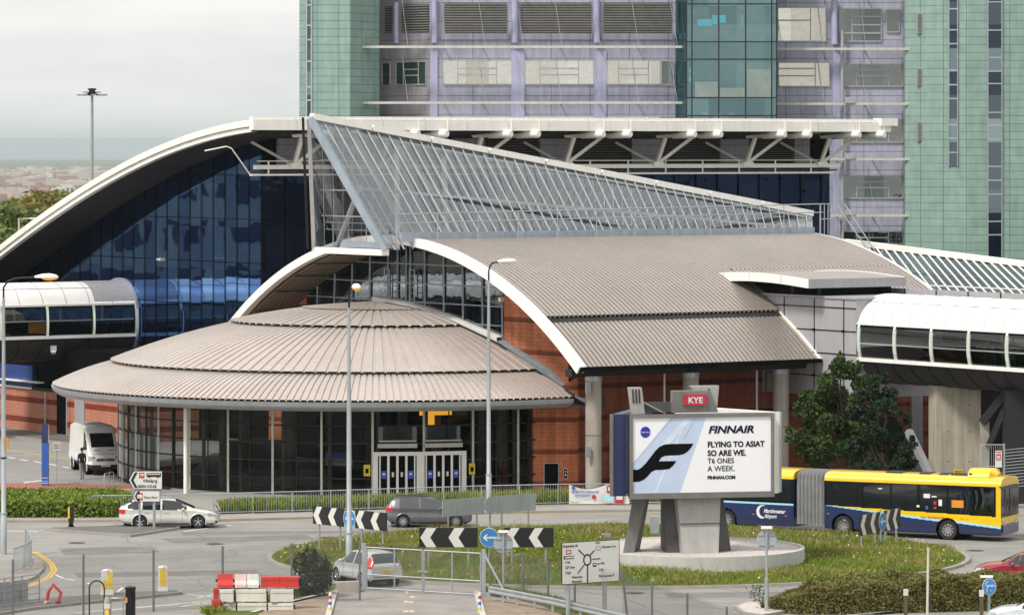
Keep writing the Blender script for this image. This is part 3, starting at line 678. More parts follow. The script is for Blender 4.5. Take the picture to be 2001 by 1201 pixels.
def ring_obj(name, prof, mat, parent, n=160, world=True):
    m = MB(); m.grid([[(PC.x+r*math.cos(2*math.pi*k/n), PC.y+r*math.sin(2*math.pi*k/n), z) for k in range(n)] for r, z in prof], close=True)
    o = m.build(name, mat, parent, smooth=30, world=world, recalc=False); clip(o, cutp, cutn); return o
ring_obj('tier_gap', [(14.5,6.35),(14.78,6.50),(14.93,6.64),(14.5,6.75)], 'bitumen', pr)
ring_obj('tier_gap', [(7.7,8.6),(8.02,8.68),(8.22,8.78),(7.7,8.85)], 'bitumen', pr)
ring_obj('tier_gap', [(3.7,9.44),(3.92,9.47),(4.18,9.53),(3.7,9.56)], 'bitumen', pr)
ring_obj('eave_fascia', [(18.05,5.27),(18.26,5.22),(18.2,5.02),(17.9,4.80),(17.4,4.74)], 'galv', pr)
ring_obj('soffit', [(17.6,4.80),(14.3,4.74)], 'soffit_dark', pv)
m = MB()
def pz(r): return interp([(0,9.82),(3.9,9.5),(8.0,8.72),(11.5,7.85),(14.8,6.55),(18.2,5.35)], r)
def upr(c, a): return math.hypot(a, c-20.0)
for mt_, ca_, cb_, hh_ in (('white_metal', 11.4, 24.5, .52), ('steel_blue', 1.8, 11.4, .34)):
    rws = []
    for c in np.linspace(ca_, cb_, 20):
        z = zk(c); rws.append([F(2.5,c,z-.1), F(2.5,c,z+hh_-.05), F(2.97,c,z+hh_), F(2.97,c,z-.1)])
    m.grid(rws, mt_, close=True)
m.build('wall_flashing', parent=pv, world=True)
m = MB(); rws = []
for c in np.linspace(1.9, 24, 34):
    ac = cutA(c)+.12; z0_ = pz(upr(c, ac))-.04; z1_ = zk(c)
    rws.append([F(lerp(ac,2.52,f), c, lerp(z0_,z1_,f)) for f in (0,.5,1)])
m.grid(rws); m.build('valley_strip', 'bitumen', pr)
m = MB(); rws = []
for c in np.linspace(1.9, 19, 30):
    ac = cutA(c); z0_ = pz(upr(c, ac)); rws.append([F(ac-.12,c,z0_+.10), F(ac+.14,c,z0_+.09), F(ac+.14,c,z0_-.25)])
m.grid(rws); m.build('roof_edge_trim', 'bitumen', pr)
# glass drum
RG = 14.45
def PP(th, r, z): return (PC.x+r*math.sin(th), PC.y-r*math.cos(th), z)      # th = 0 faces the camera, + to the right
th0, th1 = R(-96), R(39)
m = MB(); n = 62
for i in range(n):
    a, b = lerp(th0, th1, i/n), lerp(th0, th1, (i+1)/n); m.poly([PP(a,RG,.1),PP(b,RG,.1),PP(b,RG,4.76),PP(a,RG,4.76)])
dg_ = m.build('drum_glazing', 'glass_clear', pv, world=True, recalc=False)
m = MB(); k = 0; dth = R(5.4)
ths = np.arange(th0, th1+.01, dth)
for i, th in enumerate(ths):
    ww = .07 if i % 2 else .12
    m.bar(PP(th,RG+.05,0), PP(th,RG+.05,4.76), ww, .14, 'cream_post' if i % 2 == 0 else 'dark_metal')
for z in (.12, 1.0, 1.93, 2.86, 3.79, 4.62):
    m.grid([[PP(a, RG+d, z+e) for a in np.linspace(th0, th1, 80)] for d, e in ((.02,-.04),(.09,-.04),(.09,.04),(.02,.04))], 'dark_metal')
m.build('glazing_bar', parent=dg_)
# frosted panes low on the left, frosted film panes over the doors
m = MB()
for i, (i0, z0, z1) in enumerate(((5,.2,2.9),(6,.2,2.9),(7,.2,2.9),(3,.2,1.9))):
    a, b = ths[i0], ths[i0+1]
    m.poly([PP(a,RG+.012,z0),PP(b,RG+.012,z0),PP(b,RG+.012,z1),PP(a,RG+.012,z1)])
m.build('frosted_pane', 'frost', dg_)
dc = R(11.2); dw = R(4.75)
m = MB()
for s in (-1, 1): m.poly([PP(dc+s*dw-dw*.85,RG+.012,2.95),PP(dc+s*dw+dw*.85,RG+.012,2.95),PP(dc+s*dw+dw*.85,RG+.012,3.75),PP(dc+s*dw-dw*.85,RG+.012,3.75)], 'film_grey')
for x in (0,1): 
    a0 = dc-dw*1.7+x*dw*.75
    for q in (0, .18):
        pass
m.build('film_pane', parent=dg_)
for s in (-1, 1):
    cth = dc+s*dw*1.02; m = MB(); d = dw*.96; Rr = RG+.16
    m.bar(PP(cth-d,Rr,0), PP(cth-d,Rr,2.42), .26, .16, 'white_metal'); m.bar(PP(cth+d,Rr,0), PP(cth+d,Rr,2.42), .26, .16, 'white_metal')
    m.bar(PP(cth-d*1.05,Rr+.003,2.32), PP(cth+d*1.05,Rr+.003,2.32), .16, .20, 'white_metal')
    m.bar(PP(cth-d*.9,Rr+.05,2.75), PP(cth+d*.9,Rr+.05,2.75), .2, .22, 'concrete_light'); m.bar(PP(cth-d*.85,Rr+.1,3.0), PP(cth+d*.85,Rr+.1,3.0), .1, .08, 'galv')
    dr = m.build('door_frame', parent=pv, world=True)
    for j in range(4):
        a = cth-d*.82+j*d*.41; b = a+d*.41; m = MB()
        m.poly([PP(a,Rr-.02,.02),PP(b,Rr-.02,.02),PP(b,Rr-.02,2.22),PP(a,Rr-.02,2.22)], 'black')
        for e in (a+.002, b-.002): m.bar(PP(e,Rr+.01,.02), PP(e,Rr+.01,2.22), .07, .06, 'white_metal')
        if j in (0, 3):
            q = (a+b)/2; m.poly([PP(q-.009,Rr+.0,1.0),PP(q+.009,Rr+.0,1.0),PP(q+.009,Rr+.0,1.42),PP(q-.009,Rr+.0,1.42)], 'sign_blue')
            m.poly([PP(q-.005,Rr+.006,1.2),PP(q+.005,Rr+.006,1.2),PP(q+.005,Rr+.006,1.3),PP(q-.005,Rr+.006,1.3)], 'white_paint')
        else:
            q = (a+b)/2; m.poly([PP(q-.004,Rr+.0,1.1),PP(q+.004,Rr+.0,1.1),PP(q+.004,Rr+.0,1.35),PP(q-.004,Rr+.0,1.35)], 'white_paint')
        m.build('door_leaf', parent=dr)
for th in (dc-dw*2.35, dc+dw*2.35):
    m = MB(); m.poly([PP(th-.012,RG+.18,1.15),PP(th+.012,RG+.18,1.15),PP(th+.012,RG+.18,1.75),PP(th-.012,RG+.18,1.75)], 'sign_yellow')
    m.poly([PP(th-.006,RG+.184,1.3),PP(th+.006,RG+.184,1.3),PP(th+.006,RG+.184,1.55),PP(th-.006,RG+.184,1.55)], 'black'); m.build('yellow_notice', parent=pv, world=True)
for px in (237, 363):                          # slim white posts holding the eave
    D = 218.5 if px == 363 else 229; m = MB(); p = Vector((PX(px, D), D, 0)); m.cyl(p, p+Vector((0,0,4.78)), .12, n=10); m.build('eave_post', 'white_metal', pv, world=True, smooth=40)
for px, dd in ((1014, 221.0), (1034, 222.5)):
    m = MB(); p = Vector((PX(px, dd), dd, 0)); m.cyl(p, p+Vector((0,0,4.78)), .09, n=10); m.build('eave_post', 'galv', pv, world=True, smooth=40)
m = MB(); m.poly([F(2.9,5.5,0.05),F(2.9,35,.05),F(2.9,35,4.7),F(2.9,5.5,4.7)]); m.build('interior_shade_sheet', 'interior_shade', pv, world=True)  # added dark sheet over the brick, painting the rotunda's inner shade
# interior: floor, columns, hanging orange sign, counters
m = MB(); m.lathe([(14.2,.02),(.1,.03)], PC, 48, 'interior_shade'); m.lathe([(14.2,4.73),(.1,4.74)], PC, 48, 'interior_shade')
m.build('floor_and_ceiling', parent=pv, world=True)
m = MB()
for th, r in ((-.9,9),(-.45,10),(0,9.5),(.35,10.5),(.75,9),(-.7,12.3),(.62,12.4)):
    m = MB(); q = PP(th, r, 0); m.cyl(q, (q[0],q[1],4.7), .28, n=14, m='concrete'); m.build('inner_column', parent=pv, world=True, smooth=40)
for i in range(0, len(ths), 2):
    m = MB(); q = PP(ths[i]+.02, RG-.75, 0); m.cyl(q, (q[0],q[1],4.7), .10, n=8, m='concrete'); m.build('inner_column', parent=pv, world=True, smooth=40)
m = MB()
q0, q1 = PP(R(12.0),13.2,0), PP(R(19.8),13.2,0)
m.hexa([(q0[0],q0[1],4.25),(q1[0],q1[1],4.25),(q1[0],q1[1]+.1,4.25),(q0[0],q0[1]+.1,4.25),(q0[0],q0[1],4.68),(q1[0],q1[1],4.68),(q1[0],q1[1]+.1,4.68),(q0[0],q0[1]+.1,4.68)])
q0, q1 = PP(R(14.0),13.2,0), PP(R(15.6),13.2,0)
m.hexa([(q0[0],q0[1],3.0),(q1[0],q1[1],3.0),(q1[0],q1[1]+.1,3.0),(q0[0],q0[1]+.1,3.0),(q0[0],q0[1],4.25),(q1[0],q1[1],4.25),(q1[0],q1[1]+.1,4.25),(q0[0],q0[1]+.1,4.25)])
m.build('orange_direction_sign', 'sign_lit_orange', pv, world=True)
m = MB()
for th, z in ((-.12,1.6),): 
    q0, q1 = PP(th-.05,13.3,0), PP(th+.06,13.3,0)
    m.hexa([(q0[0],q0[1],z),(q1[0],q1[1],z),(q1[0],q1[1]+.1,z),(q0[0],q0[1]+.1,z),(q0[0],q0[1],z+.35),(q1[0],q1[1],z+.35),(q1[0],q1[1]+.1,z+.35),(q0[0],q0[1]+.1,z+.35)], 'white_paint')
    m.hexa([(q0[0],q0[1],z+.36),(q1[0],q1[1],z+.36),(q1[0],q1[1]+.1,z+.36),(q0[0],q0[1]+.1,z+.36),(q0[0],q0[1],z+.7),(q1[0],q1[1],z+.7),(q1[0],q1[1]+.1,z+.7),(q0[0],q0[1]+.1,z+.7)], 'sign_blue')
m.build('kiosk_banner', parent=pv, world=True)
for px, D, z0, z1, w_ in ((560,223,0,1.1,5),(500,226,0,2.4,3)): 
    m = MB(); X = PX(px, D); m.box(X-w_/2, X+w_/2, D, D+.4, z0, z1); m.build('counter', 'grey_panel', pv, world=True)
M('office_pane', (.05,.055,.065), .3); M('bridge_lining', (.30,.315,.35), .6); M('blind_grey', (.22,.27,.26), .7); M('blue_spandrel', (.03,.06,.22), .25, var=.1); M('belly', (.042,.039,.039), .6, .0, var=.12, streak=.2, spec=.2); M('rib_pale', (.62,.70,.62), .45, var=.05)
# ================================================================== big arched terminal behind
T0 = [(30,20.35),(37,20.2),(44,19.5),(50,18.37),(56.6,16.6),(64.66,14.05),(70.6,12.0),(80,8.4),(88,5.2)]
tp = np.polyfit([p[0] for p in T0[1:]], [p[1] for p in T0[1:]], 3)
def TZ(c): return float(np.polyval(tp, c))
def a_at(px, c):                      # ridge coordinate of a facade point seen at a photo column
    q = (px-CX)/FPX; X0, D0 = O0.x+UC.x*c, O0.y+UC.y*c; return (q*D0-X0)/(UA.x-q*UA.y)
AE_ = a_at(1738, 36.8)
term = thing('arched_terminal', 'huge dark blue glass terminal under a sweeping white edged arched roof', 'building', F(5.3, 60))
cs = np.linspace(37, 88, 44)
m = MB()
cj = np.linspace(37, 88, 13)
for i in range(12):
    rws = []
    for c in np.linspace(cj[i]+.02, cj[i+1]-.02, 6): rws.append([F(1.60,c,TZ(c)), F(1.60,c,TZ(c)-.40), F(2.1,c,TZ(c)-.40), F(2.1,c,TZ(c))])
    m.grid(rws, 'white_metal', close=True); m.poly(rws[0],'white_metal'); m.poly(rws[-1],'white_metal')
rws = [[F(1.72,c,TZ(c)-.43), F(1.72,c,TZ(c)-.72), F(2.1,c,TZ(c)-.72), F(2.1,c,TZ(c)-.43)] for c in cs]
m.grid(rws, 'white_metal', close=True)
rws = [[F(1.80,c,TZ(c)-.05), F(1.80,c,TZ(c)-.66), F(2.0,c,TZ(c)-.66), F(2.0,c,TZ(c)-.05)] for c in cs]
m.grid(rws, 'dark_metal', close=True)
m.build('arch_fascia', parent=term, world=True)
m = MB(); m.grid([[F(a,c,TZ(c)-.02) for a in (2.0,20,36,AE_+.1)] for c in cs]); m.build('roof', 'white_metal', term, world=True, smooth=30)
m = MB()
rws = []
for c in cs:
    r = []
    for k in range(25):
        a = lerp(2.05, 5.6, k/24); r.append(F(a, c, TZ(c)-.74-.0-(.05 if k % 2 else 0)))
    rws.append(r)
m.grid(rws); m.build('arch_soffit', 'soffit_dark', term, world=True, recalc=False)
m = MB(); m.poly([F(2.05,37.2,TZ(37)-.74), F(AE_,37.2,TZ(37)-.74), F(49.9,42.6,19.05), F(5.0,42.6,19.05)]); m.build('eave_soffit', 'soffit_dark', term, world=True)
m = MB()
for i in range(16):
    a0, a1 = lerp(1.6,AE_,i/16)+.015, lerp(1.6,AE_,(i+1)/16)-.015
    z = TZ(37); m.abox(a0, a1, 36.6, 37.1, z-.62, z+.0, 'white_metal'); m.abox(a0, a1, 36.75, 37.05, z+.02, z+.22, 'white_metal')
m.abox(AE_-1.0, AE_+.4, 36.4, 37.3, 20.0, 20.5, 'white_metal')
m.build('eave_edge', parent=term, world=True)
# gable glass wall
m = MB(); n = 60
for i in range(n):
    c0, c1 = lerp(42,87,i/n), lerp(42,87,(i+1)/n); m.poly([F(5.3,c0,2.6),F(5.3,c0,TZ(c0)-.8),F(5.3,c1,TZ(c1)-.8),F(5.3,c1,2.6)])
gw = m.build('gable_glazing', 'blue_glass', term, world=True, recalc=False)
m = MB()
for c in np.arange(42, 87, 1.5): m.bar(F(5.26,c,2.6), F(5.26,c,TZ(c)-.8), .028, .05)
for z in (5.95, 8.67, 11.39, 14.11, 16.83):
    c1 = min([c for c in np.arange(42,88,.25) if TZ(c)-.8 < z]+[87]); m.bar(F(5.26,42,z), F(5.26,c1,z), .045, .045)
m.build('glazing_bar', 'black', gw)
# front facade
m = MB(); m.poly([F(5.3,42,2.6),F(49.8,42,2.6),F(49.8,42,17.3),F(5.3,42,17.3)]); fw_ = m.build('front_glazing', 'blue_glass_front', term, world=True, recalc=False)
m = MB()
for a in np.arange(5.3, 50, 1.75): m.bar(F(a,41.95,8), F(a,41.95,17.3), .06, .08)
for z in (11.39,14.11,16.83): m.bar(F(5.3,41.95,z), F(49.8,41.95,z), .07, .07)
m.build('glazing_bar', 'black', fw_)
m = MB(); m.poly([F(5.3,42,17.3),F(49.8,42,17.3),F(49.8,42,19.2),F(5.3,42,19.2)]); m.build('upper_wall', 'black', term, world=True)
def a_at(px, c):                      # ridge coordinate of a facade point seen at a photo column
    q = (px-CX)/FPX; X0, D0 = O0.x+UC.x*c, O0.y+UC.y*c; return (q*D0-X0)/(UA.x-q*UA.y)
for x0, x1 in ((945,1052),(1115,1232),(1290,1405),(1462,1550),(770,880)):
    m = MB(); a0, a1 = a_at(x0,41.8), a_at(x1,41.8)
    for z in np.arange(17.35, 19.15, .16): m.bar(F(a0,41.8,z), F(a1,41.8,z), .10, .09)
    m.build('louvre', 'louvre', term, world=True)
for x0, x1 in ((540,606),(1052,1115),(1232,1290),(1405,1462),(1550,1580),(880,945)):
    m = MB(); a0, a1 = a_at(x0,41.9), a_at(x1,41.9); am = (a0+a1)/2
    for p, q in ((a0,am),(am,a1)):
        for z0, z1 in ((17.3,18.0),(18.02,18.7),(18.72,19.2)): m.abox(p+.015, q-.015, 41.75, 41.95, z0, z1)
    m.build('wall_panel', 'grey_panel', term, world=True)
m = MB(); ab0, ab1 = a_at(497,40), a_at(1640,40)
m.abox(ab0, ab1, 39.85, 40.15, 17.22, 17.48); m.abox(ab0-.3, ab1-.6, 39.9, 40.1, 16.82, 16.94)
for a in np.arange(ab0+1, ab1, 3.0): m.bar(F(a,40,16.9), F(a,40,17.7), .1, .1)
m.bar(F(ab0+.2,40,17.72), F(ab1-.2,40,17.72), .05,.05)
m.tube([F(ab0-.3,40,16.9), F(ab0-1.6,40,18.5), F(ab0-1.9,40.1,18.62), F(ab0-3.3,40.3,18.35)], .045, 6)
m.build('walkway_beam', 'white_metal', term, world=True)
m = MB(); m.abox(ab0, ab1, 40.2, 41.9, 17.0, 17.1); m.build('walkway', 'louvre', term, world=True)
for px in (575,925,1105,1283,1458,1603,745):
    a = a_at(px, 40.0); b = F(a, 40.0, 17.45); m = MB()
    m.bar(b, F(a-.25, 38.6, 19.35), .22, .22, 'white_metal'); m.bar(b, F(a+1.9, 38.2, 19.4), .20, .20, 'white_metal'); m.bar(b, F(a-2.0, 41.8, 18.9), .16, .16, 'cream_post')
    m.abox(a-.4, a+.4, 39.7, 40.3, 17.3, 17.6, 'white_metal'); m.build('strut', parent=term, world=True)
    for da in (-.1, 2.0):
        m = MB(); p = F(a+da-.4, 39.2, 19.36); q = F(a+da+.45, 36.2, 19.42); m.tube([p, p.lerp(q,.4), p.lerp(q,.42), q-(q-p)*.03, q], [.20,.20,.27,.27,.2], 12, 'white_tube')
        m.bar(q+Vector((0,.3,.1)), q+Vector((0,.3,.95)), .06, .06, 'white_metal'); m.build('purlin_end', parent=term, world=True, smooth=50)
m = MB(); m.poly([F(49.8,42,2.6),F(49.8,87,2.6),F(49.8,87,8),F(49.8,60,15),F(49.8,42,19)]); m.build('end_wall', 'black', term, world=True)
# brick base with flat roof and blue band
m = MB(); m.poly([F(0,50,0),F(0,92,0),F(0,92,2.75),F(0,50,2.75)]); m.poly([F(0,50,0),F(0,50,2.75),F(5.4,50,2.75),F(5.4,50,0)]); m.build('brick_base', 'brick_pink', term, world=True, recalc=False)
m = MB(); m.abox(-.05, 5.3, 49.9, 92, 2.76, 2.95); m.build('base_roof', 'dark_metal', term, world=True)
m = MB(); m.abox(-.02, .25, 62.5, 92, 2.96, 4.3, 'blue_spandrel'); m.abox(-.1, .1, 62.5, 92, 2.80, 2.93, 'white_metal'); m.abox(-.5,.0, 60.8, 66.5, 3.28, 3.36, 'white_metal'); m.build('blue_band', parent=term, world=True)
m = MB(); m.abox(.3, 5.2, 50, 92, 2.96, 5.6); m.build('recess_shade_box', 'black', term, world=True)  # black box painting the shade under the overhang
for c0, c1, z1, mt in ((57.6,59.0,2.75,'black'),):
    m = MB(); m.abox(-.04, .3, c0, c1, 0.05, z1); m.build('doorway', mt, term, world=True)
m = MB(); m.abox(-.06, .1, 55.2, 56.5, .7, 2.75); m.build('grey_shutter', 'grey_panel_pale', term, world=True)
for c in (66.5, 60.2, 57.2): m = MB(); p = F(-.25,c); m.cyl(p, p+Vector((0,0,2.75)), .05, n=6); m.build('drain_pipe', 'galv', term, world=True)

# ================================================================== footbridges
def arcpt(th, w, h): # superellipse section, th measured from +out
    s, c = math.sin(th), math.cos(th); e = .86
    return math.copysign(abs(c)**e, c)*w, math.copysign(abs(s)**e, s)*h
def bridge(name, label, P, out, along, L, zc, w, h, bay, zs, ze, collar=0, ribcol='white_metal', start=0.0):
    # P: centre line start; out: horizontal normal of the side we see; along: unit direction; L: length
    br = thing(name, label, 'footbridge', P+along*(L/2)+Vector((0,0,zc-h)))
    def S(th, t, d=0.0):
        x, z = arcpt(th, w+d, h+d); return P+along*t+out*x+Vector((0,0,zc+z))
    ts = list(np.linspace(0, L, 30))
    a_s, a_e = math.asin((zs-zc)/h*1.0), math.asin((ze-zc)/h)
    def thz(z):
        lo, hi = -math.pi/2, math.pi/2
        for _ in range(40):
            md = (lo+hi)/2
            if arcpt(md, w, h)[1] < z-zc: lo = md
            else: hi = md
        return lo
    t0, t1 = thz(zs), thz(ze)
    m = MB(); m.grid([[S(t, q) for q in ts] for t in np.linspace(t1, math.pi-t1, 22)]); rf = m.build('roof', 'white_tube', br, smooth=40, world=True)
    m = MB(); m.grid([[S(t, q, -.07) for q in ts] for t in np.linspace(t1, math.pi-t1, 16)]); m.build('ceiling_lining', 'bridge_lining', br, smooth=40, world=True)
    m = MB()
    q = bay*.5
    while q < L:
        rr = [S(t, q, .012) for t in np.linspace(t1, math.pi/2, 12)]
        for i in range(11): m.bar(rr[i], rr[i+1], .03, .03)
        q += bay*.5
    mt_ = lerp(t1, math.pi/2, .5)
    m.bar(S(mt_, 0, .012), S(mt_, L, .012), .03, .03)
    m.build('roof_joint', 'galv', rf)
    m = MB(); m.grid([[S(t, q) for q in ts] for t in np.linspace(-math.pi+(-t0)*1.0 if False else -math.pi-t0, t0, 24)]); be = m.build('belly', 'belly', br, smooth=40, world=True)
    q = 0
    while q < L:
        m = MB(); rr = [S(t, q, .01) for t in np.linspace(-math.pi/2, t0, 10)]
        for i in range(9): m.bar(rr[i], rr[i+1], .03, .03)
        q += bay*.5
        m.build('belly_joint', 'black', be)
    nb = int(L/bay)
    for i in range(nb):
        m = MB(); m.grid([[S(t, min(L, start+i*bay+k*bay/4)) for k in range(5)] for t in np.linspace(t0, t1, 8)])
        wdw = m.build('window', 'glass_bridge', br, smooth=40, world=True)
    m = MB(); m.grid([[S(math.pi-t, q) for q in ts] for t in np.linspace(t0, t1, 6)]); m.build('far_window', 'glass_smoke', br, smooth=40, world=True)
    for i in range(nb+1):
        m = MB(); tq = min(L-.05, start+i*bay+.05)
        rr = [S(t, tq, .02) for t in np.linspace(t0, t1, 9)]; r2 = [S(math.pi-t, tq, 0) for t in np.linspace(t0, t1, 9)]
        for k in range(8): m.bar(rr[k], rr[k+1], .20, .10, 'rib_pale')
        for k in range(8): m.bar(rr[k]+along*-.12, rr[k+1]+along*-.12, .05, .1, 'black')
        m.build('window_rib', parent=br, world=True); m = MB()
        for k in range(8): m.bar(r2[k], r2[k+1], .16, .10, 'rib_pale')
        m.build('far_window_rib', parent=br, world=True)
    m = MB(); m.bar(S(t0,0,.06), S(t0,L,.06), .16, .20, 'white_metal'); m.bar(S(t1,0,.03), S(t1,L,.03), .10, .12, 'white_metal'); m.bar(S(t1-.05,0,.02), S(t1-.05,L,.02), .07, .08, 'black')
    m.bar(S(lerp(t0,t1,.48),0,-.05), S(lerp(t0,t1,.48),L,-.05), .06, .07, 'white_metal'); m.build('window_rail', parent=br, world=True)
    m = MB(); m.grid([[P+along*q+out*x+Vector((0,0,zs-.15)) for q in (0, L)] for x in (-w*.9, w*.9)]); m.build('deck', 'interior_shade', br, world=True)
    m = MB(); m.grid([[P+along*q+out*(-w*.84)+Vector((0,0,z)) for q in (0, L)] for z in (zs-.15, zs+.88)]); m.build('inner_balustrade', 'black', br, world=True)
    return br, S, t0, t1
P = F(18.5, -3.1); P.z = 0
b1, S1, t0_, t1_ = bridge('footbridge', 'white roofed tube footbridge with curved windows joined to the grey link block above the trees', P, -UA, -UC, 64, 8.2, 2.5, 2.42, 3.05, 7.16, 9.05, start=.45)
m = MB()                                       # link block between hall and bridge
m.abox(15.98, 22, -3.4, 6.5, 5.0, 10.32, 'grey_panel_pale')
lk = m.build('link_block', parent=b1, world=True)
m = MB()
for z in (6.1, 7.35, 8.6, 9.85): m.bar(F(15.96,-3.4,z), F(15.96,4.5,z), .035, .05)
for c in (-2.35, .25, 2.95, 4.6): m.bar(F(15.96,c,5.0), F(15.96,c,10.3), .05, .035)
for c in (-2.35, .25):
    for z in (6.1,7.35,8.6): m.bar(F(15.90,c-.06,z), F(15.90,c+.06,z), .12, .12)
m.build('panel_joint', 'black', lk)
m = MB(); m.abox(15.9, 22.1, -3.5, 5.5, 10.34, 10.46, 'grey_panel_pale'); m.build('parapet_cap', parent=lk)
m = MB(); m.abox(21.6, 21.9, -28, 4.4, 10.0, 10.75, 'grey_panel_pale')
for c in np.arange(2, -28, -2.7): m.abox(21.55, 21.6, c, c+.05, 10.0, 10.75, 'black')
m.build('gutter_fascia', parent=b1, world=True)
m = MB()                                       # thin curved canopy over the link
def CAN(a, c): return F(a, c, 11.12+.25*math.sin(math.pi*(c+.7)/10.1)+.02)
ca, cb = np.linspace(14.8, 21.6, 7), np.linspace(-.75, 9.3, 14)
top = [[CAN(a, c)+Vector((0,0,.22)) for a in ca] for c in cb]; m.grid(top, 'roof_tan')
m.grid([[CAN(a, c)+Vector((0,0,-.22)) for a in ca] for c in cb], 'soffit_dark')
for a in (14.8, 21.6): m.grid([[CAN(a-.01, c)+Vector((0,0,z)) for z in (-.24,.26)] for c in cb], 'white_metal')
for c in (-.75, 9.3): m.grid([[CAN(a, c-.01)+Vector((0,0,z)) for z in (-.24,.26)] for a in ca], 'grey_panel_pale')
for c in (1.7, 4.6, 7): m.bar(CAN(14.78,c)+Vector((0,0,-.22)), CAN(14.78,c)+Vector((0,0,.24)), .03, .03, 'galv')
m.build('canopy', parent=b1, world=True, recalc=False)
m = MB(); m.abox(16.3, 21.0, -.2, 6, 10.46, 10.98, 'black'); 
for c in (0.0, 2.4): m.abox(16.2,16.3, c, c+.25, 10.46, 11.0, 'dark_metal')
m.abox(20.2,20.6,-.3,-.1,10.46,11.0,'black'); m.build('clerestory', parent=b1, world=True)
# piers, raking struts
M('concrete_warm', (.44,.40,.32), .85, var=.12, sc=.9, streak=.30, bump=.3)
m = MB(); p = Vector((PX(1872,217.7), 217.7, 0)); m.box(p.x-1.16, p.x+1.16, p.y-.5, p.y+.7, 0, 5.9, 'concrete_warm'); m.poly([(p.x-1.16,p.y-.5,0),(p.x-1.16,p.y-.5,5.9),(p.x-1.5,p.y+.6,5.9),(p.x-1.5,p.y+.6,0)], 'concrete_warm')
for dx in (-.55, .55):
    for z in (1.9, 3.5, 4.9): m.blob((p.x+dx, p.y-.505, z), (.035,.012,.035), 'dark_metal', 6)
m.build('pier', parent=b1, world=True)
m = MB(); X = PX(2004, 212); m.box(X-1.0, X+1.0, 212, 213.6, 0, 6.0, 'dark_metal'); m.build('pier', parent=b1, world=True)
m = MB(); q_ = F(18.5, -52); m.box(q_.x-1, q_.x+1, q_.y-.6, q_.y+.6, 0, 6, 'concrete_warm'); m.build('pier', parent=b1, world=True)
for a_,b_,w_,h_,mt_ in (((PX(1775,219),219,3.4),(PX(1840,216),216.5,.1),.35,.35,'grey_panel'),((PX(1920,214),214,4.2),(PX(1965,213.5),213.5,5.7),.45,.4,'dark_metal'),((PX(1932,214),214,2.9),(PX(1972,213.5),213.5,5.4),.35,.3,'dark_metal'),((PX(1924,214.2),214.2,0),(PX(1924,214.2),214.2,4.3),.45,.45,'concrete')):
    m = MB(); m.bar(a_,b_,w_,h_,mt_); m.build('raking_strut', parent=b1, world=True)
m = MB(); m.box(p.x-.30, p.x+.22, p.y-.54, p.y-.51, 1.05, 1.50, 'sign_yellow')
for z in (1.15,1.23,1.31,1.39): m.box(p.x-.25, p.x+.17, p.y-.545, p.y-.54, z, z+.03, 'dark_metal')
tag(m.build('notice_plate'), 'yellow notice plate on the concrete bridge pier', 'sign')
# brick pilaster and grey strip at the end of the hall front wall
m = MB(); m.abox(27.9, 28.7, 4.7, 4.95, 0, 7, 'brick_eave_shade'); m.abox(26.6, 27.4, 4.85, 4.97, 0, 6, 'grey_panel'); m.build('pilaster', parent=hall, world=True)
# left bridge, ending against the blue glass
P2 = F(-30, 60.2); P2.z = 0
b2, S2, _, _ = bridge('footbridge', 'tube footbridge with a grey end collar entering the dark blue glass wall', P2, -UC, UA, 35.2, 7.3, 2.35, 2.55, 3.35, 6.42, 8.42, start=1.85)
m = MB(); rws = []
for t_ in (32.9, 33.3, 35.25, 35.25):
    rws.append([S2(th, t_, .05) for th in np.linspace(0, 2*math.pi, 49)[:-1]])
tt = np.linspace(0.02, 1, 2)
rows_ = [[S2(th, q, .03) for th in np.linspace(.50, math.pi-.5, 20)] for q in (32.2, 35.2)]
m.grid(rows_, 'grey_panel_pale')
rows_ = [[S2(th, q, .02) for th in np.linspace(-.36-math.pi+.72, -.36, 20)] for q in (33.2, 35.2)]
m.grid(rows_, 'belly')
ringp_ = [S2(th, 35.2, .12) for th in np.linspace(0, 2*math.pi, 49)]
for i in range(48): m.bar(ringp_[i], ringp_[i+1], .16, .16, 'steel_blue')
m.build('end_collar', parent=b2, world=True)
for q in (29.2, 23.6, 18):
    m = MB(); c_ = S2(-.5, q, .16); m.bar(c_, c_+Vector((0,0,-.35)), .4, .3); m.bar(c_+Vector((0,0,-.3)), c_+Vector((0,-.2,-.5)), .3, .2); m.build('floodlight', 'galv', b2, world=True)
m = MB(); q_ = P2+UA*28.6-UC*1.2; m.box(q_.x-.6, q_.x+.6, q_.y, q_.y+.1, 6.6, 7.3); m.build('orange_panel', 'sign_orange', b2, world=True)
for q in (4, 20): m = MB(); c_ = P2+UA*q; m.cyl((c_.x,c_.y,0),(c_.x,c_.y,5.0), .5, n=16); m.build('pier', 'concrete', b2, world=True)

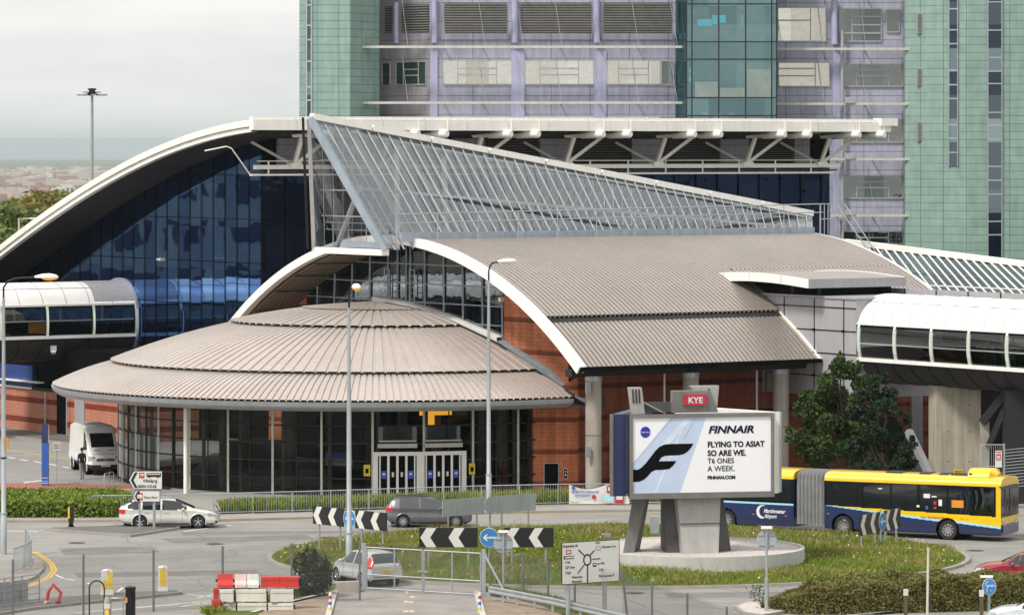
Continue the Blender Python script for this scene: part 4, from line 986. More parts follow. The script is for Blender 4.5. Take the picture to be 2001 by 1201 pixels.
# ================================================================== teal and lilac tower block
DT = 335.0
def TX(px, d=0): return PX(px, DT+d)
def TZp(py, d=0): return PZ(py, DT+d)
tw = thing('tower_block', 'tall teal and lilac clad tower block rising behind the terminal roof', 'building', (TX(1200), DT+12, 0))
HT = 38
def plan_prism(pts, z0, z1, mb, mats):
    n = len(pts)
    for i in range(n):
        a, b = pts[i], pts[(i+1) % n]; mb.poly([(a[0],a[1],z0),(b[0],b[1],z0),(b[0],b[1],z1),(a[0],a[1],z1)], mats[i] if isinstance(mats, list) else mats)
    mb.poly([(a[0],a[1],z1) for a in pts], 'concrete')
m = MB(); Lp = [(TX(585,-4),DT-4),(TX(684,-4),DT-4),(TX(741,0),DT-.5),(TX(741,0),DT+25),(TX(600,25),DT+25)]
plan_prism(Lp, 0, HT, m, ['teal_cladding','teal_cladding_shaded','teal_cladding','teal_cladding','teal_cladding']); m.build('teal_wing', parent=tw, world=True, recalc=False)
m = MB(); x0,x1 = TX(599,-4), TX(608.5,-4)
m.box(x0,x1,DT-4.06,DT-3.9,0,HT,'window_blue')
for y in (10,50,78,120,170,196,230): z = TZp(y,-4); m.box(x0,x1,DT-4.09,DT-4.05,z-.06,z+.06,'galv')
for x in (x0,x1): m.box(x-.05,x+.05,DT-4.10,DT-4.05,0,HT,'galv')
m.build('slot_window', parent=tw, world=True)
m = MB(); Rp = [(TX(1766),DT-1.2),(TX(1892,-4),DT-4),(TX(2140,-4),DT-4),(TX(2140,20),DT+25),(TX(1766,20),DT+25)]
plan_prism(Rp, 0, HT, m, ['teal_cladding','teal_cladding','teal_cladding','teal_cladding','teal_cladding']); m.build('teal_wing', parent=tw, world=True, recalc=False)
def on_R(px):  # depth on the angled face
    f = (px-1766)/(1892-1766); return DT+lerp(-1.2,-4,f)
for (xa,xb,y0,rowsz) in ((1854,1871,325,(18,59,86,138,166,193,244,270,298)),(1930,1957.5,512,(5,60,113,140,164,220,245,272,325,352,379,432,458))):
    m = MB()
    for i in range(1):
        da = on_R(xa) if xb < 1892 else DT-4; db = on_R(xb) if xb < 1892 else DT-4
        pa, pb = Vector((PX(xa,da),da-.06,0)), Vector((PX(xb,db),db-.06,0)); z0 = TZp(y0,-3)
        m.poly([pa+Vector((0,0,z0)),pb+Vector((0,0,z0)),pb+Vector((0,0,HT)),pa+Vector((0,0,HT))], 'window_blue')
        for y in rowsz: z = TZp(y,-3); m.bar(pa+Vector((0,-.04,z)), pb+Vector((0,-.04,z)), .08, .10, 'galv')
        for p_ in (pa,pb): m.bar(p_+Vector((0,-.04,z0)), p_+Vector((0,-.04,HT)), .08, .10, 'galv')
    m.build('slot_window', parent=tw, world=True)
for y0,y1 in ((25,65),(132,167),(237,275),(-82,-42)):
    m = MB(); d = on_R(1797)-.05; xa,xb = PX(1791,d),PX(1803,d); za,zb = PZ(y1,d),PZ(y0,d)
    m.box(xa,xb,d-.06,d+.1,za,zb,'grey_panel_pale'); m.box(xa+.1,xb-.1,d-.10,d-.05,za+.1,zb-.1,'window_green'); m.build('small_window', parent=tw, world=True)
# lilac facades
m = MB(); m.poly([(TX(741),DT+3.6,0),(TX(840),DT,0),(TX(840),DT,HT),(TX(741),DT+3.6,HT)], 'lilac_grey_panel')
m.poly([(TX(840),DT,0),(TX(1766),DT,0),(TX(1766),DT,HT),(TX(840),DT,HT)], 'lilac_panel'); m.poly([(TX(741),DT+3.6,HT),(TX(840),DT,HT),(TX(1766),DT,HT),(TX(1766),DT+25,HT),(TX(741),DT+25,HT)], 'concrete')
m.build('lilac_facade', parent=tw, world=True, recalc=False)
def window(x0,x1,y0,y1,splits,mat,d=0.0,rail=(),name='window',frame='grey_panel_pale',xf=None):
    m = MB(); f = xf or (lambda px: (TX(px), DT)); (ax,ay),(bx,by) = f(x0), f(x1); z0,z1 = TZp(y1),TZp(y0)
    m.poly([(ax,ay-.05,z0),(bx,by-.05,z0),(bx,by-.05,z1),(ax,ay-.05,z1)], mat)
    for z in (z0,z1): m.bar((ax,ay-.08,z),(bx,by-.08,z),.10,.10,frame)
    for s in (0,*splits,1): m.bar((lerp(ax,bx,s),lerp(ay,by,s)-.08,z0),(lerp(ax,bx,s),lerp(ay,by,s)-.08,z1),.08,.09,frame)
    for (zf,s0,s1) in rail: z = lerp(z0,z1,zf); m.bar((lerp(ax,bx,s0),lerp(ay,by,s0)-.12,z),(lerp(ax,bx,s1),lerp(ay,by,s1)-.12,z),.10,.11,frame)
    return m.build(name, parent=tw, world=True)
def louvre_bay(x0,x1,y0,y1,xf=None):
    m = MB(); f = xf or (lambda px: (TX(px), DT)); (ax,ay),(bx,by) = f(x0), f(x1); z0,z1 = TZp(y1),TZp(y0)
    m.poly([(ax,ay-.04,z0),(bx,by-.04,z0),(bx,by-.04,z1),(ax,ay-.04,z1)], 'louvre')
    n = int((z1-z0)/.2)
    for i in range(n): z = lerp(z0,z1,(i+.5)/n); m.bar((ax,ay-.10,z),(bx,by-.10,z),.10,.08,'louvre_warm')
    return m.build('louvre', parent=tw, world=True)
cham = lambda px: (lerp(TX(741),TX(840),(px-741)/99), lerp(DT+3.6,DT,(px-741)/99))
rl = [(.66,.23,.77),(.40,.23,.77)]
for fl in range(-1, 3):                       # repeated floors, 109 px apart
    o = fl*109
    if fl in (-1,0) or True:
        if fl == -1:
            for a,b in ((868,990),(1018,1155),(1180,1312)): louvre_bay(a,b,115+o,174+o+0)
            louvre_bay(783,838,117+o,172+o,cham); louvre_bay(750,764,119+o,172+o,cham)
            for px in (849,1006,1166):
                m = MB(); m.cyl((TX(px),DT-.35,TZp(193+o)),(TX(px),DT-.35,TZp(108+o)),.28,n=14); m.build('column','lilac_blue',tw,world=True,smooth=40)
            m = MB(); m.cyl((cham(773)[0],cham(773)[1]-.3,TZp(193+o)),(cham(773)[0],cham(773)[1]-.3,TZp(112+o)),.25,n=14); m.build('column','lilac_blue',tw,world=True,smooth=40)
            for a,b in ((862,994),(1013,1158),(1176,1316)):
                m = MB(); m.box(TX(a),TX(b),DT-.16,DT-.02,TZp(188+o),TZp(175+o)); m.build('sill_panel','lilac_panel',tw,world=True)
        else:
            for a,b in ((865,1000),(1026,1160),(1186,1290)): window(a,b,118+o,165+o,(.22,.78),'window_cream',rail=rl)
            window(1292,1316,119+o,166+o,(),'window_green'); window(772,832,120+o,165+o,(.25,.75),'window_green',rail=[(.66,.25,.75),(.4,.25,.75)],xf=cham); window(744,760,121+o,166+o,(),'window_green',xf=cham)
for fl in range(-1, 4):
    o = fl*109+(4 if fl >= 0 else 0)
    if fl == -1:
        window(1520,1614,124+o+0,190+o,(.68,),'window_cream',rail=[(.62,0,.68)]); window(1640,1722,126+o,190+o,(.3,),'window_green',rail=[(.75,.3,1),(.5,.3,1),(.25,0,1)]); window(1732,1757,128+o,172+o,(),'window_green')
        m = MB(); m.cyl((TX(1630),DT-.35,TZp(196+o)),(TX(1630),DT-.35,TZp(110+o)),.28,n=14); m.build('column','lilac_blue',tw,world=True,smooth=40)
    else:
        if fl < 2: window(1521,1621,118+o,165+o,(.72,),'window_cream',rail=[(.74,0,.72),(.44,0,.72)])
        window(1648,1764,121+o,165+o,(.22,.76),'window_green',rail=[(.72,.22,.76),(.46,.22,.76)])
# vertical pilasters
for px,wd in ((1012,26),(1173,24),(848,14),(1636,18)):
    m = MB(); m.box(TX(px-wd/2),TX(px+wd/2),DT-.14,DT-.01,0,TZp(100),'lilac_blue'); m.build('pilaster',parent=tw,world=True)
m = MB(); m.cyl((TX(1645),DT-.5,0),(TX(1645),DT-.5,TZp(60)),.14,n=10); m.build('service_pipe','grey_panel_pale',tw,world=True)
# sunshade ledges on thin rods
for px in range(1): pass
def ledge(x0,x1,y,d=1.1):
    m = MB(); z = TZp(y,-d)
    m.box(TX(x0,-d),TX(x1,-d),DT-d-.3,DT-d+.25,z-.10,z+.10,'concrete_light')
    n = max(2,int((x1-x0)/75))
    for i in range(n+1):
        x = lerp(TX(x0+12),TX(x1-12),i/n); m.bar((x,DT-d,z),(x,DT-.05,z-.05),.10,.08,'grey_panel_pale')
    m.build('sunshade',parent=tw,world=True)
    for i in range(n+1):
        m = MB(); x = lerp(TX(x0+20),TX(x1-12),i/n); m.tube([(x,DT-d,z),(x-.55,DT-.05,z+3.9)],.022,5); m.build('tie_rod','galv',tw,world=True)
for y in (-17,92,201): ledge(704,1334,y,2.2 if y else 0)
for y in (-13,96,203,311,421,530): ledge(1508 if y < 250 else 1622,1785,y)
for y in (196,305,414):
    m = MB(); X = TX(1657); z = TZp(y); m.box(X-.35,X+.35,DT-1.6,DT-1.3,z-.25,z+.22); m.build('floodlight','galv',tw,world=True)
# glazed centre bay
m = MB(); d = 4.0; xa,xb = TX(1341,-d),TX(1518,-d)
m.poly([(xa,DT-d,0),(xb,DT-d,0),(xb,DT-d,HT),(xa,DT-d,HT)],'tower_glass'); m.poly([(TX(1320),DT,0),(xa,DT-d,0),(xa,DT-d,HT),(TX(1320),DT,HT)],'tower_glass'); m.poly([(xb,DT-d,0),(xb,DT,0),(xb,DT,HT),(xb,DT-d,HT)],'tower_glass')
bay = m.build('glass_bay',parent=tw,world=True,recalc=False)
m = MB()
for px in (1341.5,1352,1404.5,1457,1508,1517.5): m.box(TX(px,-d)-.05,TX(px,-d)+.05,DT-d-.08,DT-d-.01,0,HT)
for y in (-26,8,82,116,191,226,300): z = TZp(y,-d); m.box(xa,xb,DT-d-.078,DT-d-.012,z-.05,z+.05)
m.build('glazing_bar','dark_metal',bay)
m = MB()
for x0,x1,y0,y1 in ((1363,1391,38,51),(1392,1402,30,48),(1405,1418,30,45),(1449,1452,30,52),(1346,1350,135,140),(1346,1350,150,160)):
    m.box(TX(x0,-d),TX(x1,-d),DT-d-.02,DT-d+.02,TZp(y1,-d),TZp(y0,-d))
emit('lamp_cyan',(.25,.75,.9),.45); m.build('lit_ceiling','lamp_cyan',bay)
for x0,x1,y0,y1 in ((1358,1403,160,190),(1407,1455,172,190),(1460,1507,136,190)):
    m = MB(); m.box(TX(x0,-d),TX(x1,-d),DT-d-.025,DT-d+.015,TZp(y1,-d),TZp(y0,-d)); m.build('blind','blind_grey',bay)

# ================================================================== office block away to the left, seen only mirrored in the blue glass
ob = thing('office_block', 'beige office block with rows of windows facing the blue glass terminal', 'building', (-100, 292, -3))
ob.rotation_euler.z = math.atan2(.384,-.924)+math.pi/2
M('render_beige', (.55,.49,.41), .8, streak=.15)
m = MB(); m.box(-34,34,-8,8,0,28); m.build('wall','render_beige',ob)
for fz in range(7):
    for k in range(14):
        m = MB(); x = -32.5+k*4.7; z = 1.6+fz*3.9
        m.box(x,x+3.0,-8.06,-8.0,z,z+1.9); m.box(x,x+3.0,8.0,8.06,z,z+1.9); m.build('window','office_pane',ob)

# ================================================================== far things
M('far_block', (.50,.40,.34), .9, var=.1, sc=.05); M('far_roof', (.33,.16,.14), .9); M('far_white', (.62,.60,.58), .9)
for i,(px0,px1,py,D,lab) in enumerate(((10,24,338,14000,'slim pale high rise standing apart on the hazy skyline'),(59,75,338,15000,'widest pale high rise on the hazy skyline'),(76,88,331,15600,'tallest thin high rise of the hazy skyline group'),(90,101,338,15300,'short high rise touching the tallest one on the hazy skyline'),(134,148,338,14500,'lone square high rise near the tall floodlight mast'))):
    X0,X1 = PX(px0,D),PX(px1,D); zt = PZ(py,D); t_ = thing('high_rise',lab,'tower block',((X0+X1)/2,D,hz(D)),0,'high rises on the skyline')
    m = MB(); m.box(X0,X1,D,D+25,hz(D),zt); m.build('wall','far_block',t_,world=True)
    m = MB(); m.box(X0+4,X1-4,D+3,D+14,zt,zt+4); m.build('roof_plant','far_white',t_,world=True)
rnd = random.Random(3); m = MB()
for i in range(420):
    D = rnd.uniform(8000,20000); X = rnd.uniform(-.128,-.075)*D; z = hz(D); w_,h_ = rnd.uniform(12,60),rnd.uniform(8,18)
    k = rnd.random(); m.box(X,X+w_,D,D+12,z,z+h_,'far_block' if k < .5 else 'far_white' if k < .72 else 'far_roof')
tag(m.build('distant_town'),kind='stuff')
def leaves(c, rad, n, size, rng, shell=.55):
    # leaf cards spread through an ellipsoid, denser to the outside
    d = rng.normal(size=(n,3)); d /= np.linalg.norm(d,axis=1)[:,None]
    r = (shell+(1-shell)*rng.random(n)**.5)*(1+.12*rng.normal(size=n)); P = np.array(c)+d*np.array(rad)*r[:,None]
    u = rng.normal(size=(n,3)); u /= np.linalg.norm(u,axis=1)[:,None]; v = np.cross(u,rng.normal(size=(n,3))); v /= np.linalg.norm(v,axis=1)[:,None]
    s = size*(.6+.8*rng.random(n))[:,None]
    return np.stack([P-u*s-v*s*.45, P+u*s*.2-v*s*.6, P+u*s+v*s*.1, P+u*s*.1+v*s*.6],1)
def leafobj(name, quads, mat, parent=None, world=False):
    V = np.concatenate(quads).reshape(-1,3); nf = len(V)//4
    me = bpy.data.meshes.new(name); me.vertices.add(len(V)); me.vertices.foreach_set('co',V.ravel()); me.loops.add(nf*4); me.loops.foreach_set('vertex_index',np.arange(nf*4))
    me.polygons.add(nf); me.polygons.foreach_set('loop_start',np.arange(0,nf*4,4)); me.update(calc_edges=True); me.materials.append(MAT[mat])
    o = bpy.data.objects.new(name,me); COL.objects.link(o)
    if parent:
        o.parent = parent
        if world: o.location = -parent.location
    return o
def tree(name, label, loc, blobs, mat, size, dens, seed, trunk_r=.2, h=5, group=None, cat='tree'):
    rng = np.random.default_rng(seed); t_ = thing(name,label,cat,loc,0,group); q = []
    m = MB(); m.tube([(0,0,-.2),(.1,0,h*.3),(0,.1,h*.62),(.05,0,h*.9)],[trunk_r,trunk_r*.75,trunk_r*.45,trunk_r*.12],8)
    for bi,(x,y,z,rx,ry,rz) in enumerate(blobs):
        q.append(leaves((x,y,z),(rx,ry,rz),int(dens*(rx*ry*rz)**(2/3)),size,rng))
        if len(blobs) < 40 or bi % 6 == 0: m.tube([(0,.05,max(.3,z*.5)),(x*.5,y*.5,z*.8),(x*.9,y*.9,z)],[trunk_r*.4,trunk_r*.28,.02],5)
    m.build('trunk','bark',t_); leafobj('crown',q,mat,t_); return t_
rnd = random.Random(11)
far = [(8,398,430,'leaf_far_green','pale green far tree'),(40,392,520,'leaf_far','olive'),(26,420,440,'leaf_far_green','bushy'),(62,388,560,'leaf_far','x'),(84,376,540,'leaf_far','x'),(52,415,470,'leaf_mid','x'),(100,392,600,'leaf_far','x'),(124,376,640,'leaf_far_green','x'),(10,445,400,'leaf_far_green','x'),(30,455,420,'leaf_far','x'),(-14,400,460,'leaf_far','x'),(112,400,650,'leaf_far','x')]
flab = ['light green tree lower than its olive neighbours beyond the arched roof','olive tree second from the left on the far treeline','bushy green tree low in front of the far treeline','olive brown tree left of the tallest far tree','tallest rounded olive tree of the far treeline','dark green tree sunk between the olive far trees','olive tree right of the tallest far tree','light green tree farthest right above the white roof edge','lowest light green tree beside the left frame edge','low olive tree near the small far lamp post','olive tree cut by the left frame edge','small olive tree just left of the farthest right tree']
for i,(px,py,D,mt,_) in enumerate(far):
    zt = PZ(py,D); zb = hz(D); H = zt-zb; X = PX(px,D); rw = H*.42; bl = []
    for k in range(9): bl.append((rnd.uniform(-.7,.7)*rw,rnd.uniform(-.6,.6)*rw,H*rnd.uniform(.35,.72),rw*rnd.uniform(.4,.6),rw*.5,H*rnd.uniform(.16,.24)))
    bl.append((0,0,H*.8,rw*.55,rw*.5,H*.2))
    tree('broadleaf_tree',flab[i],(X,D,zb),bl,mt,.42,150,i,.4,H*.9,'trees beyond the terminal roof')
# high mast floodlight and small far lamp
D = 470; X = PX(180,D); zb = hz(D); hm = thing('high_mast','tall floodlight mast with ring of lamps against the sky','light mast',(X,D,zb))
m = MB(); zt = PZ(186,D); m.tube([(X,D,zb),(X,D,zt)],[.30,.15],10); m.build('pole','galv',hm,world=True)
m = MB(); m.lathe([(.7,zt),(.75,zt+.1),(.4,zt+.25),(.35,zt+.55),(.5,zt+.6),(.5,zt+.75),(.1,zt+.8)],(X,D,0),12); m.lathe([(1.0,zt+.28),(1.05,zt+.3),(1.05,zt+.36),(1.0,zt+.38)],(X,D,0),20)
for k in range(8): a = k*math.pi/4+.2; m.bar((X,D,zt+.05),(X+1.25*math.cos(a),D+1.25*math.sin(a),zt+.05),.06,.06)
m.build('head_ring','dark_metal',hm,world=True)
for k in range(8):
    a = k*math.pi/4+.2; m = MB(); m.box(-.28,.28,-.28,.28,-.09,.09,None,Matrix.Translation((X+1.45*math.cos(a),D+1.45*math.sin(a),zt+.02))@Matrix.Rotation(a,4,'Z')); m.build('lamp','galv',hm,world=True)
D = 330; X = PX(37,D); lp_ = thing('car_park_lamp','small pale lamp post with a flat arm beyond the arched roof','street lamp',(X,D,hz(D)))
m = MB(); m.tube([(X,D,hz(D)),(X,D,PZ(427,D)),(X+1.2,D,PZ(427,D))],.08,6); m.build('post','cream_post',lp_,world=True); m = MB(); m.box(X+.9,X+1.7,D-.12,D+.12,PZ(428,D),PZ(425,D)); m.build('lamp','white_metal',lp_,world=True)
# ================================================================== vehicles
def paint(name, col, metal=.35, rough=.3): M(name, col, rough, metal, var=.03, sc=.5, coat=.7, local=True)
paint('paint_silverwhite', (.62,.62,.58), .15); paint('paint_grey', (.135,.13,.15), .4); paint('paint_silver', (.52,.53,.54), .3)
paint('paint_red', (.32,.025,.045), .3); paint('paint_van', (.86,.86,.84), .0); paint('paint_navy', (.018,.03,.105), .0, .3); paint('paint_yellow', (.80,.52,.012), 0, .3); paint('paint_lightblue', (.36,.70,.85), 0, .3); paint('paint_palesilver', (.66,.70,.74), .2)
M('car_glass', (.012,.016,.018), .04, 0, var=.1, spec=1.0); M('car_glass_light', (.05,.058,.06), .05, 0, var=.1, spec=1.0)
M('tyre', (.018,.018,.018), .8); M('alloy', (.55,.55,.56), .3, .8); M('lamp_red', (.55,.02,.02), .2, coat=1); M('lamp_clear', (.55,.57,.6), .12, .6, coat=1)
M('plate_white', (.75,.75,.70), .5); M('plate_yellow', (.70,.50,.04), .5); M('trim_black', (.02,.02,.022), .5); M('rubber', (.02,.02,.02), .8)
M('sign_red', (.45,.03,.05), .5); M('lamp_orange_dim',(.75,.16,.03),.3); M('bus_glass', (.010,.013,.018), .03, 0, spec=.9); M('black_gloss', (.006,.007,.011), .12, spec=.5)
M('bellows_fold_shade', (.10,.10,.105), .7); M('bellows', (.50,.50,.50), .7, var=.15); M('seat_cloth', (.03,.035,.06), .9)  # alternate bellows folds get their shade from a darker colour
def wheel(par, x, y, r, wd, spokes=5, rim='alloy'):
    s = 1 if y > 0 else -1
    m = MB(); m.lathe([(r*.62,-wd/2),(r*.93,-wd/2),(r,-wd*.3),(r,wd*.3),(r*.93,wd/2),(r*.62,wd/2)], (0,0,0), 28, axis='Y', closed=False)
    wh = m.build('wheel', 'tyre', par, smooth=50); wh.location = (x, y-s*wd/2, r)
    m = MB(); m.lathe([(r*.66,s*wd*.42),(r*.60,s*wd*.48),(r*.56,s*wd*.40)], (0,0,0), 28, rim, axis='Y', closed=False)
    m.lathe([(r*.60,s*wd*.15),(.01,s*wd*.15)], (0,0,0), 28, 'trim_black', axis='Y', closed=False)
    for k in range(spokes):
        a = 2*math.pi*k/spokes+.3; p = Vector((math.cos(a)*r*.1,s*wd*.36,math.sin(a)*r*.1)); q = Vector((math.cos(a)*r*.60,s*wd*.42,math.sin(a)*r*.60)); m.bar(p,q,r*.16,.03,rim,up=(0,1,0))
    m.lathe([(r*.17,s*wd*.30),(r*.17,s*wd*.40),(.01,s*wd*.42)], (0,0,0), 14, rim, axis='Y', closed=False)
    m.build('rim', parent=wh)
def car(name, label, cat, paintm, loc, heading, L, top, belt, bot, wid, roofw, win, wheels, wr, wscreen, rscreen, glassm='car_glass', tail=None, head=None, spokes=5, plate=None, bumpz=None, bumpm=None, group=None, ra=None, mirror_x=None, ztop_glass=.09, wdw=.21, rimm='alloy'):
    t_ = thing(name, label, cat, loc, heading, group)
    xs = list(np.linspace(-L/2, L/2, int(L/.045))); ra = ra or wr*1.16
    W = lambda x: interp(wid, x); ys = []
    NB, NU = 13, 8
    def ring(x):
        zb, zt, be, w_ = interp(bot,x), interp(top,x), interp(belt,x), W(x); be = min(be, zt-.02); h = max(zt-be, .02); r = []
        for k in range(NB+1):
            f = k/NB; z = lerp(zb, be, f); y = w_*(1-.16*max(0,.12-f)/.12-.045*max(0,f-.45)/.55-.012*math.cos(f*9)); r.append((y, z))
        yr = lerp(r[-1][0]*.93, interp(roofw,x), min(1,h/.42)); yb = r[-1][0]; zz = zt-min(.07,h*.35)
        for k in range(1, NU+1): f = k/NU; r.append((lerp(yb-.012,yr,f**1.15), lerp(be+.004,zz,f)))
        r += [(yr*.93, lerp(zz,zt,.55)), (yr*.78, lerp(zz,zt,.85)), (yr*.5, zt-.004), (yr*.2, zt), (0, zt)]
        return r
    RS = [ring(x) for x in xs]; n = len(RS[0]); parts = {}
    def put(k, q, mt): parts.setdefault((k, mt), []).append(q)
    for i in range(len(xs)-1):
        for k in range(n-1):
            (y0,z0),(y1,z1) = RS[i][k],RS[i][k+1]; (y2,z2),(y3,z3) = RS[i+1][k],RS[i+1][k+1]
            xm = (xs[i]+xs[i+1])/2; zm = (z0+z1+z2+z3)/4; ym = (y0+y1+y2+y3)/4; zt = interp(top,xm); be = interp(belt,xm)
            if k < NB and any((xm-wx)**2+(zm-wr)**2 < ra*ra for wx in wheels): continue
            for s in (1,-1):
                q = [(xs[i],s*y0,z0),(xs[i+1],s*y2,z2),(xs[i+1],s*y3,z3),(xs[i],s*y1,z1)]
                key = ('body', paintm); Wm = W(xm)
                if k >= NB and k < NB+NU+1 and zt-be > .16 and zm < zt-ztop_glass and zm > be+.025:
                    for wi,(a,b) in enumerate(win):
                        if a < xm < b: key = ('window', glassm, s, wi)
                if k >= NB+NU-1 and ym < Wm*.72 and wscreen[0] < xm < wscreen[1]: key = ('windscreen', glassm)
                if k >= NB+NU-1 and ym < Wm*.70 and rscreen[0] < xm < rscreen[1] : key = ('rear_screen', glassm)
                if tail and xm < -L/2+tail[0] and tail[1] < zm < tail[2] and ym > Wm*tail[3]: key = ('tail_light', 'lamp_red', s)
                if head and xm > L/2-head[0] and head[1] < zm < head[2] and ym > Wm*head[3]: key = ('headlight', 'lamp_clear', s)
                if bumpz and zm < bumpz and key[0] == 'body': key = ('lower_trim', bumpm)
                parts.setdefault(key, []).append(q)
    for i, sgn in ((0,-1),(len(xs)-1,1)):       # end caps
        x = xs[i]; pr = RS[i]
        for k in range(n-1):
            (y0,z0),(y1,z1) = pr[k],pr[k+1]; key = ('lower_trim', bumpm) if bumpz and (z0+z1)/2 < bumpz else ('body', paintm)
            parts.setdefault(key, []).append([(x,-y0,z0),(x,y0,z0),(x,y1,z1),(x,-y1,z1)])
    body = None
    for key in sorted(parts, key=lambda k: (k[0] != 'body', str(k))):
        m = MB()
        for q in parts[key]: m.add(q, [(0,1,2,3)])
        me = m
        o = me.build(key[0], key[1], t_, recalc=False)
        bm = bmesh.new(); bm.from_mesh(o.data); bmesh.ops.remove_doubles(bm, verts=bm.verts, dist=.0008); bmesh.ops.recalc_face_normals(bm, faces=bm.faces); bm.to_mesh(o.data); bm.free()
        o.data.polygons.foreach_set('use_smooth', [True]*len(o.data.polygons)); o.data.set_sharp_from_angle(angle=R(38))
        if key[0] == 'body': body = o
    for wx in wheels:
        for s in (1,-1):
            m = MB(); y = s*(W(wx)-.012); m.tube([(wx+ra*math.cos(a), y, wr+ra*math.sin(a)) for a in np.linspace(-.35, math.pi+.35, 20)], .028, 5, paintm)
            m.lathe([(ra+.01,s*(W(wx)-.03)),(ra+.01,s*(W(wx)-.36)),(.02,s*(W(wx)-.36))], (wx,0,wr), 20, 'black', axis='Y', closed=False); m.build('wheel_arch', parent=body)
    for wx in wheels:
        for s in (1,-1): wheel(t_, wx, s*(W(wx)-.02), wr, wdw, spokes, rimm)
    m = MB(); x0, x1 = wheels[0]+ra, wheels[-1]-ra
    wm = W(0); m.box(-L/2+.25, L/2-.25, -wm*.8, wm*.8, interp(bot,0)-.03, interp(bot,0)+.12); m.build('underbody', 'black', t_)
    for a in [w_[1] for w_ in win[:-1]]+[win[-1][1]-.25]:
        for s in (1,-1):
            m = MB(); rr = ring(a+.04); m.tube([(a+.04, s*(rr[k][0]+.001), rr[k][1]) for k in range(2, NB+1)], .007, 4, 'trim_black'); m.build('door_seam', parent=body)
    for a,b in win[1:] if len(win) > 2 else win:
        for s in (1,-1):
            m = MB(); rr = ring(a+.18); m.bar((a+.12, s*(rr[NB-2][0]+.02), rr[NB-2][1]), (a+.30, s*(rr[NB-2][0]+.02), rr[NB-2][1]), .03, .03, 'trim_black' if paintm == 'paint_van' else paintm); m.build('door_handle', parent=body)
    if mirror_x is not None:
        for s in (1,-1):
            rr = ring(mirror_x); m = MB(); m.blob((mirror_x, s*(rr[NB][0]+.10), rr[NB][1]+.07), (.07,.12,.075), 'trim_black' if paintm == 'paint_van' else paintm, 7); m.bar((mirror_x,s*rr[NB][0]*.95,rr[NB][1]+.02),(mirror_x,s*(rr[NB][0]+.08),rr[NB][1]+.05),.04,.04,'trim_black'); m.build('mirror', parent=t_, smooth=50)
    if plate:
        for e, pm in plate: m = MB(); zb = e[1]; m.box(e[0]-.012, e[0]+.012, -.26, .26, zb-.055, zb+.055, pm); m.text(e[2], .085, Matrix.Translation((e[0]+(.014 if e[0] > 0 else -.014), (-.23 if e[0] > 0 else .23), zb-.03))@Matrix.Rotation(R(90 if e[0] > 0 else -90),4,'Z')@Matrix.Rotation(R(90),4,'X'), 'black'); m.build('number_plate', parent=t_)
    return t_, body, ring
def heading(p, q): d = q-p; return math.atan2(d.y, d.x)
# silver-white estate
p = G(331, 1029); est, eb, er = car('estate_car', 'silver white estate car passing the railing behind the direction sign', 'car', 'paint_silverwhite', p, R(3), 4.85,
    [(-2.43,.95),(-2.38,1.02),(-2.0,1.24),(-1.72,1.385),(-1.2,1.44),(-.3,1.455),(.25,1.41),(.55,1.28),(1.28,.955),(1.9,.86),(2.3,.74),(2.43,.62)],
    [(-2.43,.94),(-1.5,.93),(0,.90),(1.2,.87),(2.43,.62)], [(-2.43,.42),(-2.2,.24),(-1.8,.2),(1.9,.2),(2.3,.2),(2.43,.30)],
    [(-2.43,.66),(-2.3,.80),(-1.9,.885),(-1,.91),(1.2,.91),(1.9,.87),(2.25,.74),(2.43,.52)], [(-2.4,.60),(-1.5,.62),(0,.64),(.8,.60),(1.5,.58)],
    [(-2.02,-1.36),(-1.28,-.42),(-.32,.86)], (-1.40,1.42), .335, (.30,1.22), (-2.32,-1.80), tail=(.30,.70,.93,.52), head=(.55,.60,.76,.42), plate=[((2.435,.42,'YB12 KXN'),'plate_white')], mirror_x=.70)
m = MB(); m.box(2.36,2.44,-.34,.34,.28,.62,'trim_black')
for s in (1,-1): m.box(2.22,2.36,s*.62-.12,s*.62+.12,.27,.36,'trim_black'); m.bar((-1.7,s*.60,1.43),(.1,s*.60,1.475),.03,.03,'alloy')
for z in (.36,.44,.52): m.bar((2.445,-.32,z),(2.445,.32,z),.015,.015,'alloy')
m.build('grille', parent=est)
# grey hatchback
p = G(838, 1027); gol, gb, gr = car('hatchback', 'grey five door hatchback half hidden behind the blank grey sign backs', 'car', 'paint_grey', p, R(2), 4.22,
    [(-2.11,.98),(-2.08,1.05),(-1.88,1.30),(-1.70,1.43),(-1.2,1.475),(-.3,1.49),(.2,1.44),(.5,1.32),(1.15,1.00),(1.7,.92),(2.0,.82),(2.11,.66)],
    [(-2.11,.97),(-1.2,.95),(1.1,.90),(2.11,.64)], [(-2.11,.42),(-1.9,.25),(-1.5,.2),(1.7,.2),(2.0,.22),(2.11,.32)],
    [(-2.11,.70),(-1.95,.83),(-1.5,.89),(1.1,.89),(1.7,.85),(2.0,.74),(2.11,.55)], [(-2.1,.56),(-1.5,.60),(0,.63),(.8,.58),(1.4,.56)],
    [(-1.42,-.52),(-.42,.74)], (-1.27,1.31), .32, (.26,1.10), (-2.04,-1.72), tail=(.30,.80,1.0,.48), head=(.40,.62,.80,.42), mirror_x=.62, spokes=9, glassm='car_glass_light')
m = MB(); 
for s in (1,-1): m.bar((-1.6,s*.58,1.47),(.0,s*.58,1.50),.03,.03,'trim_black')
m.build('roof_rail', parent=gol)
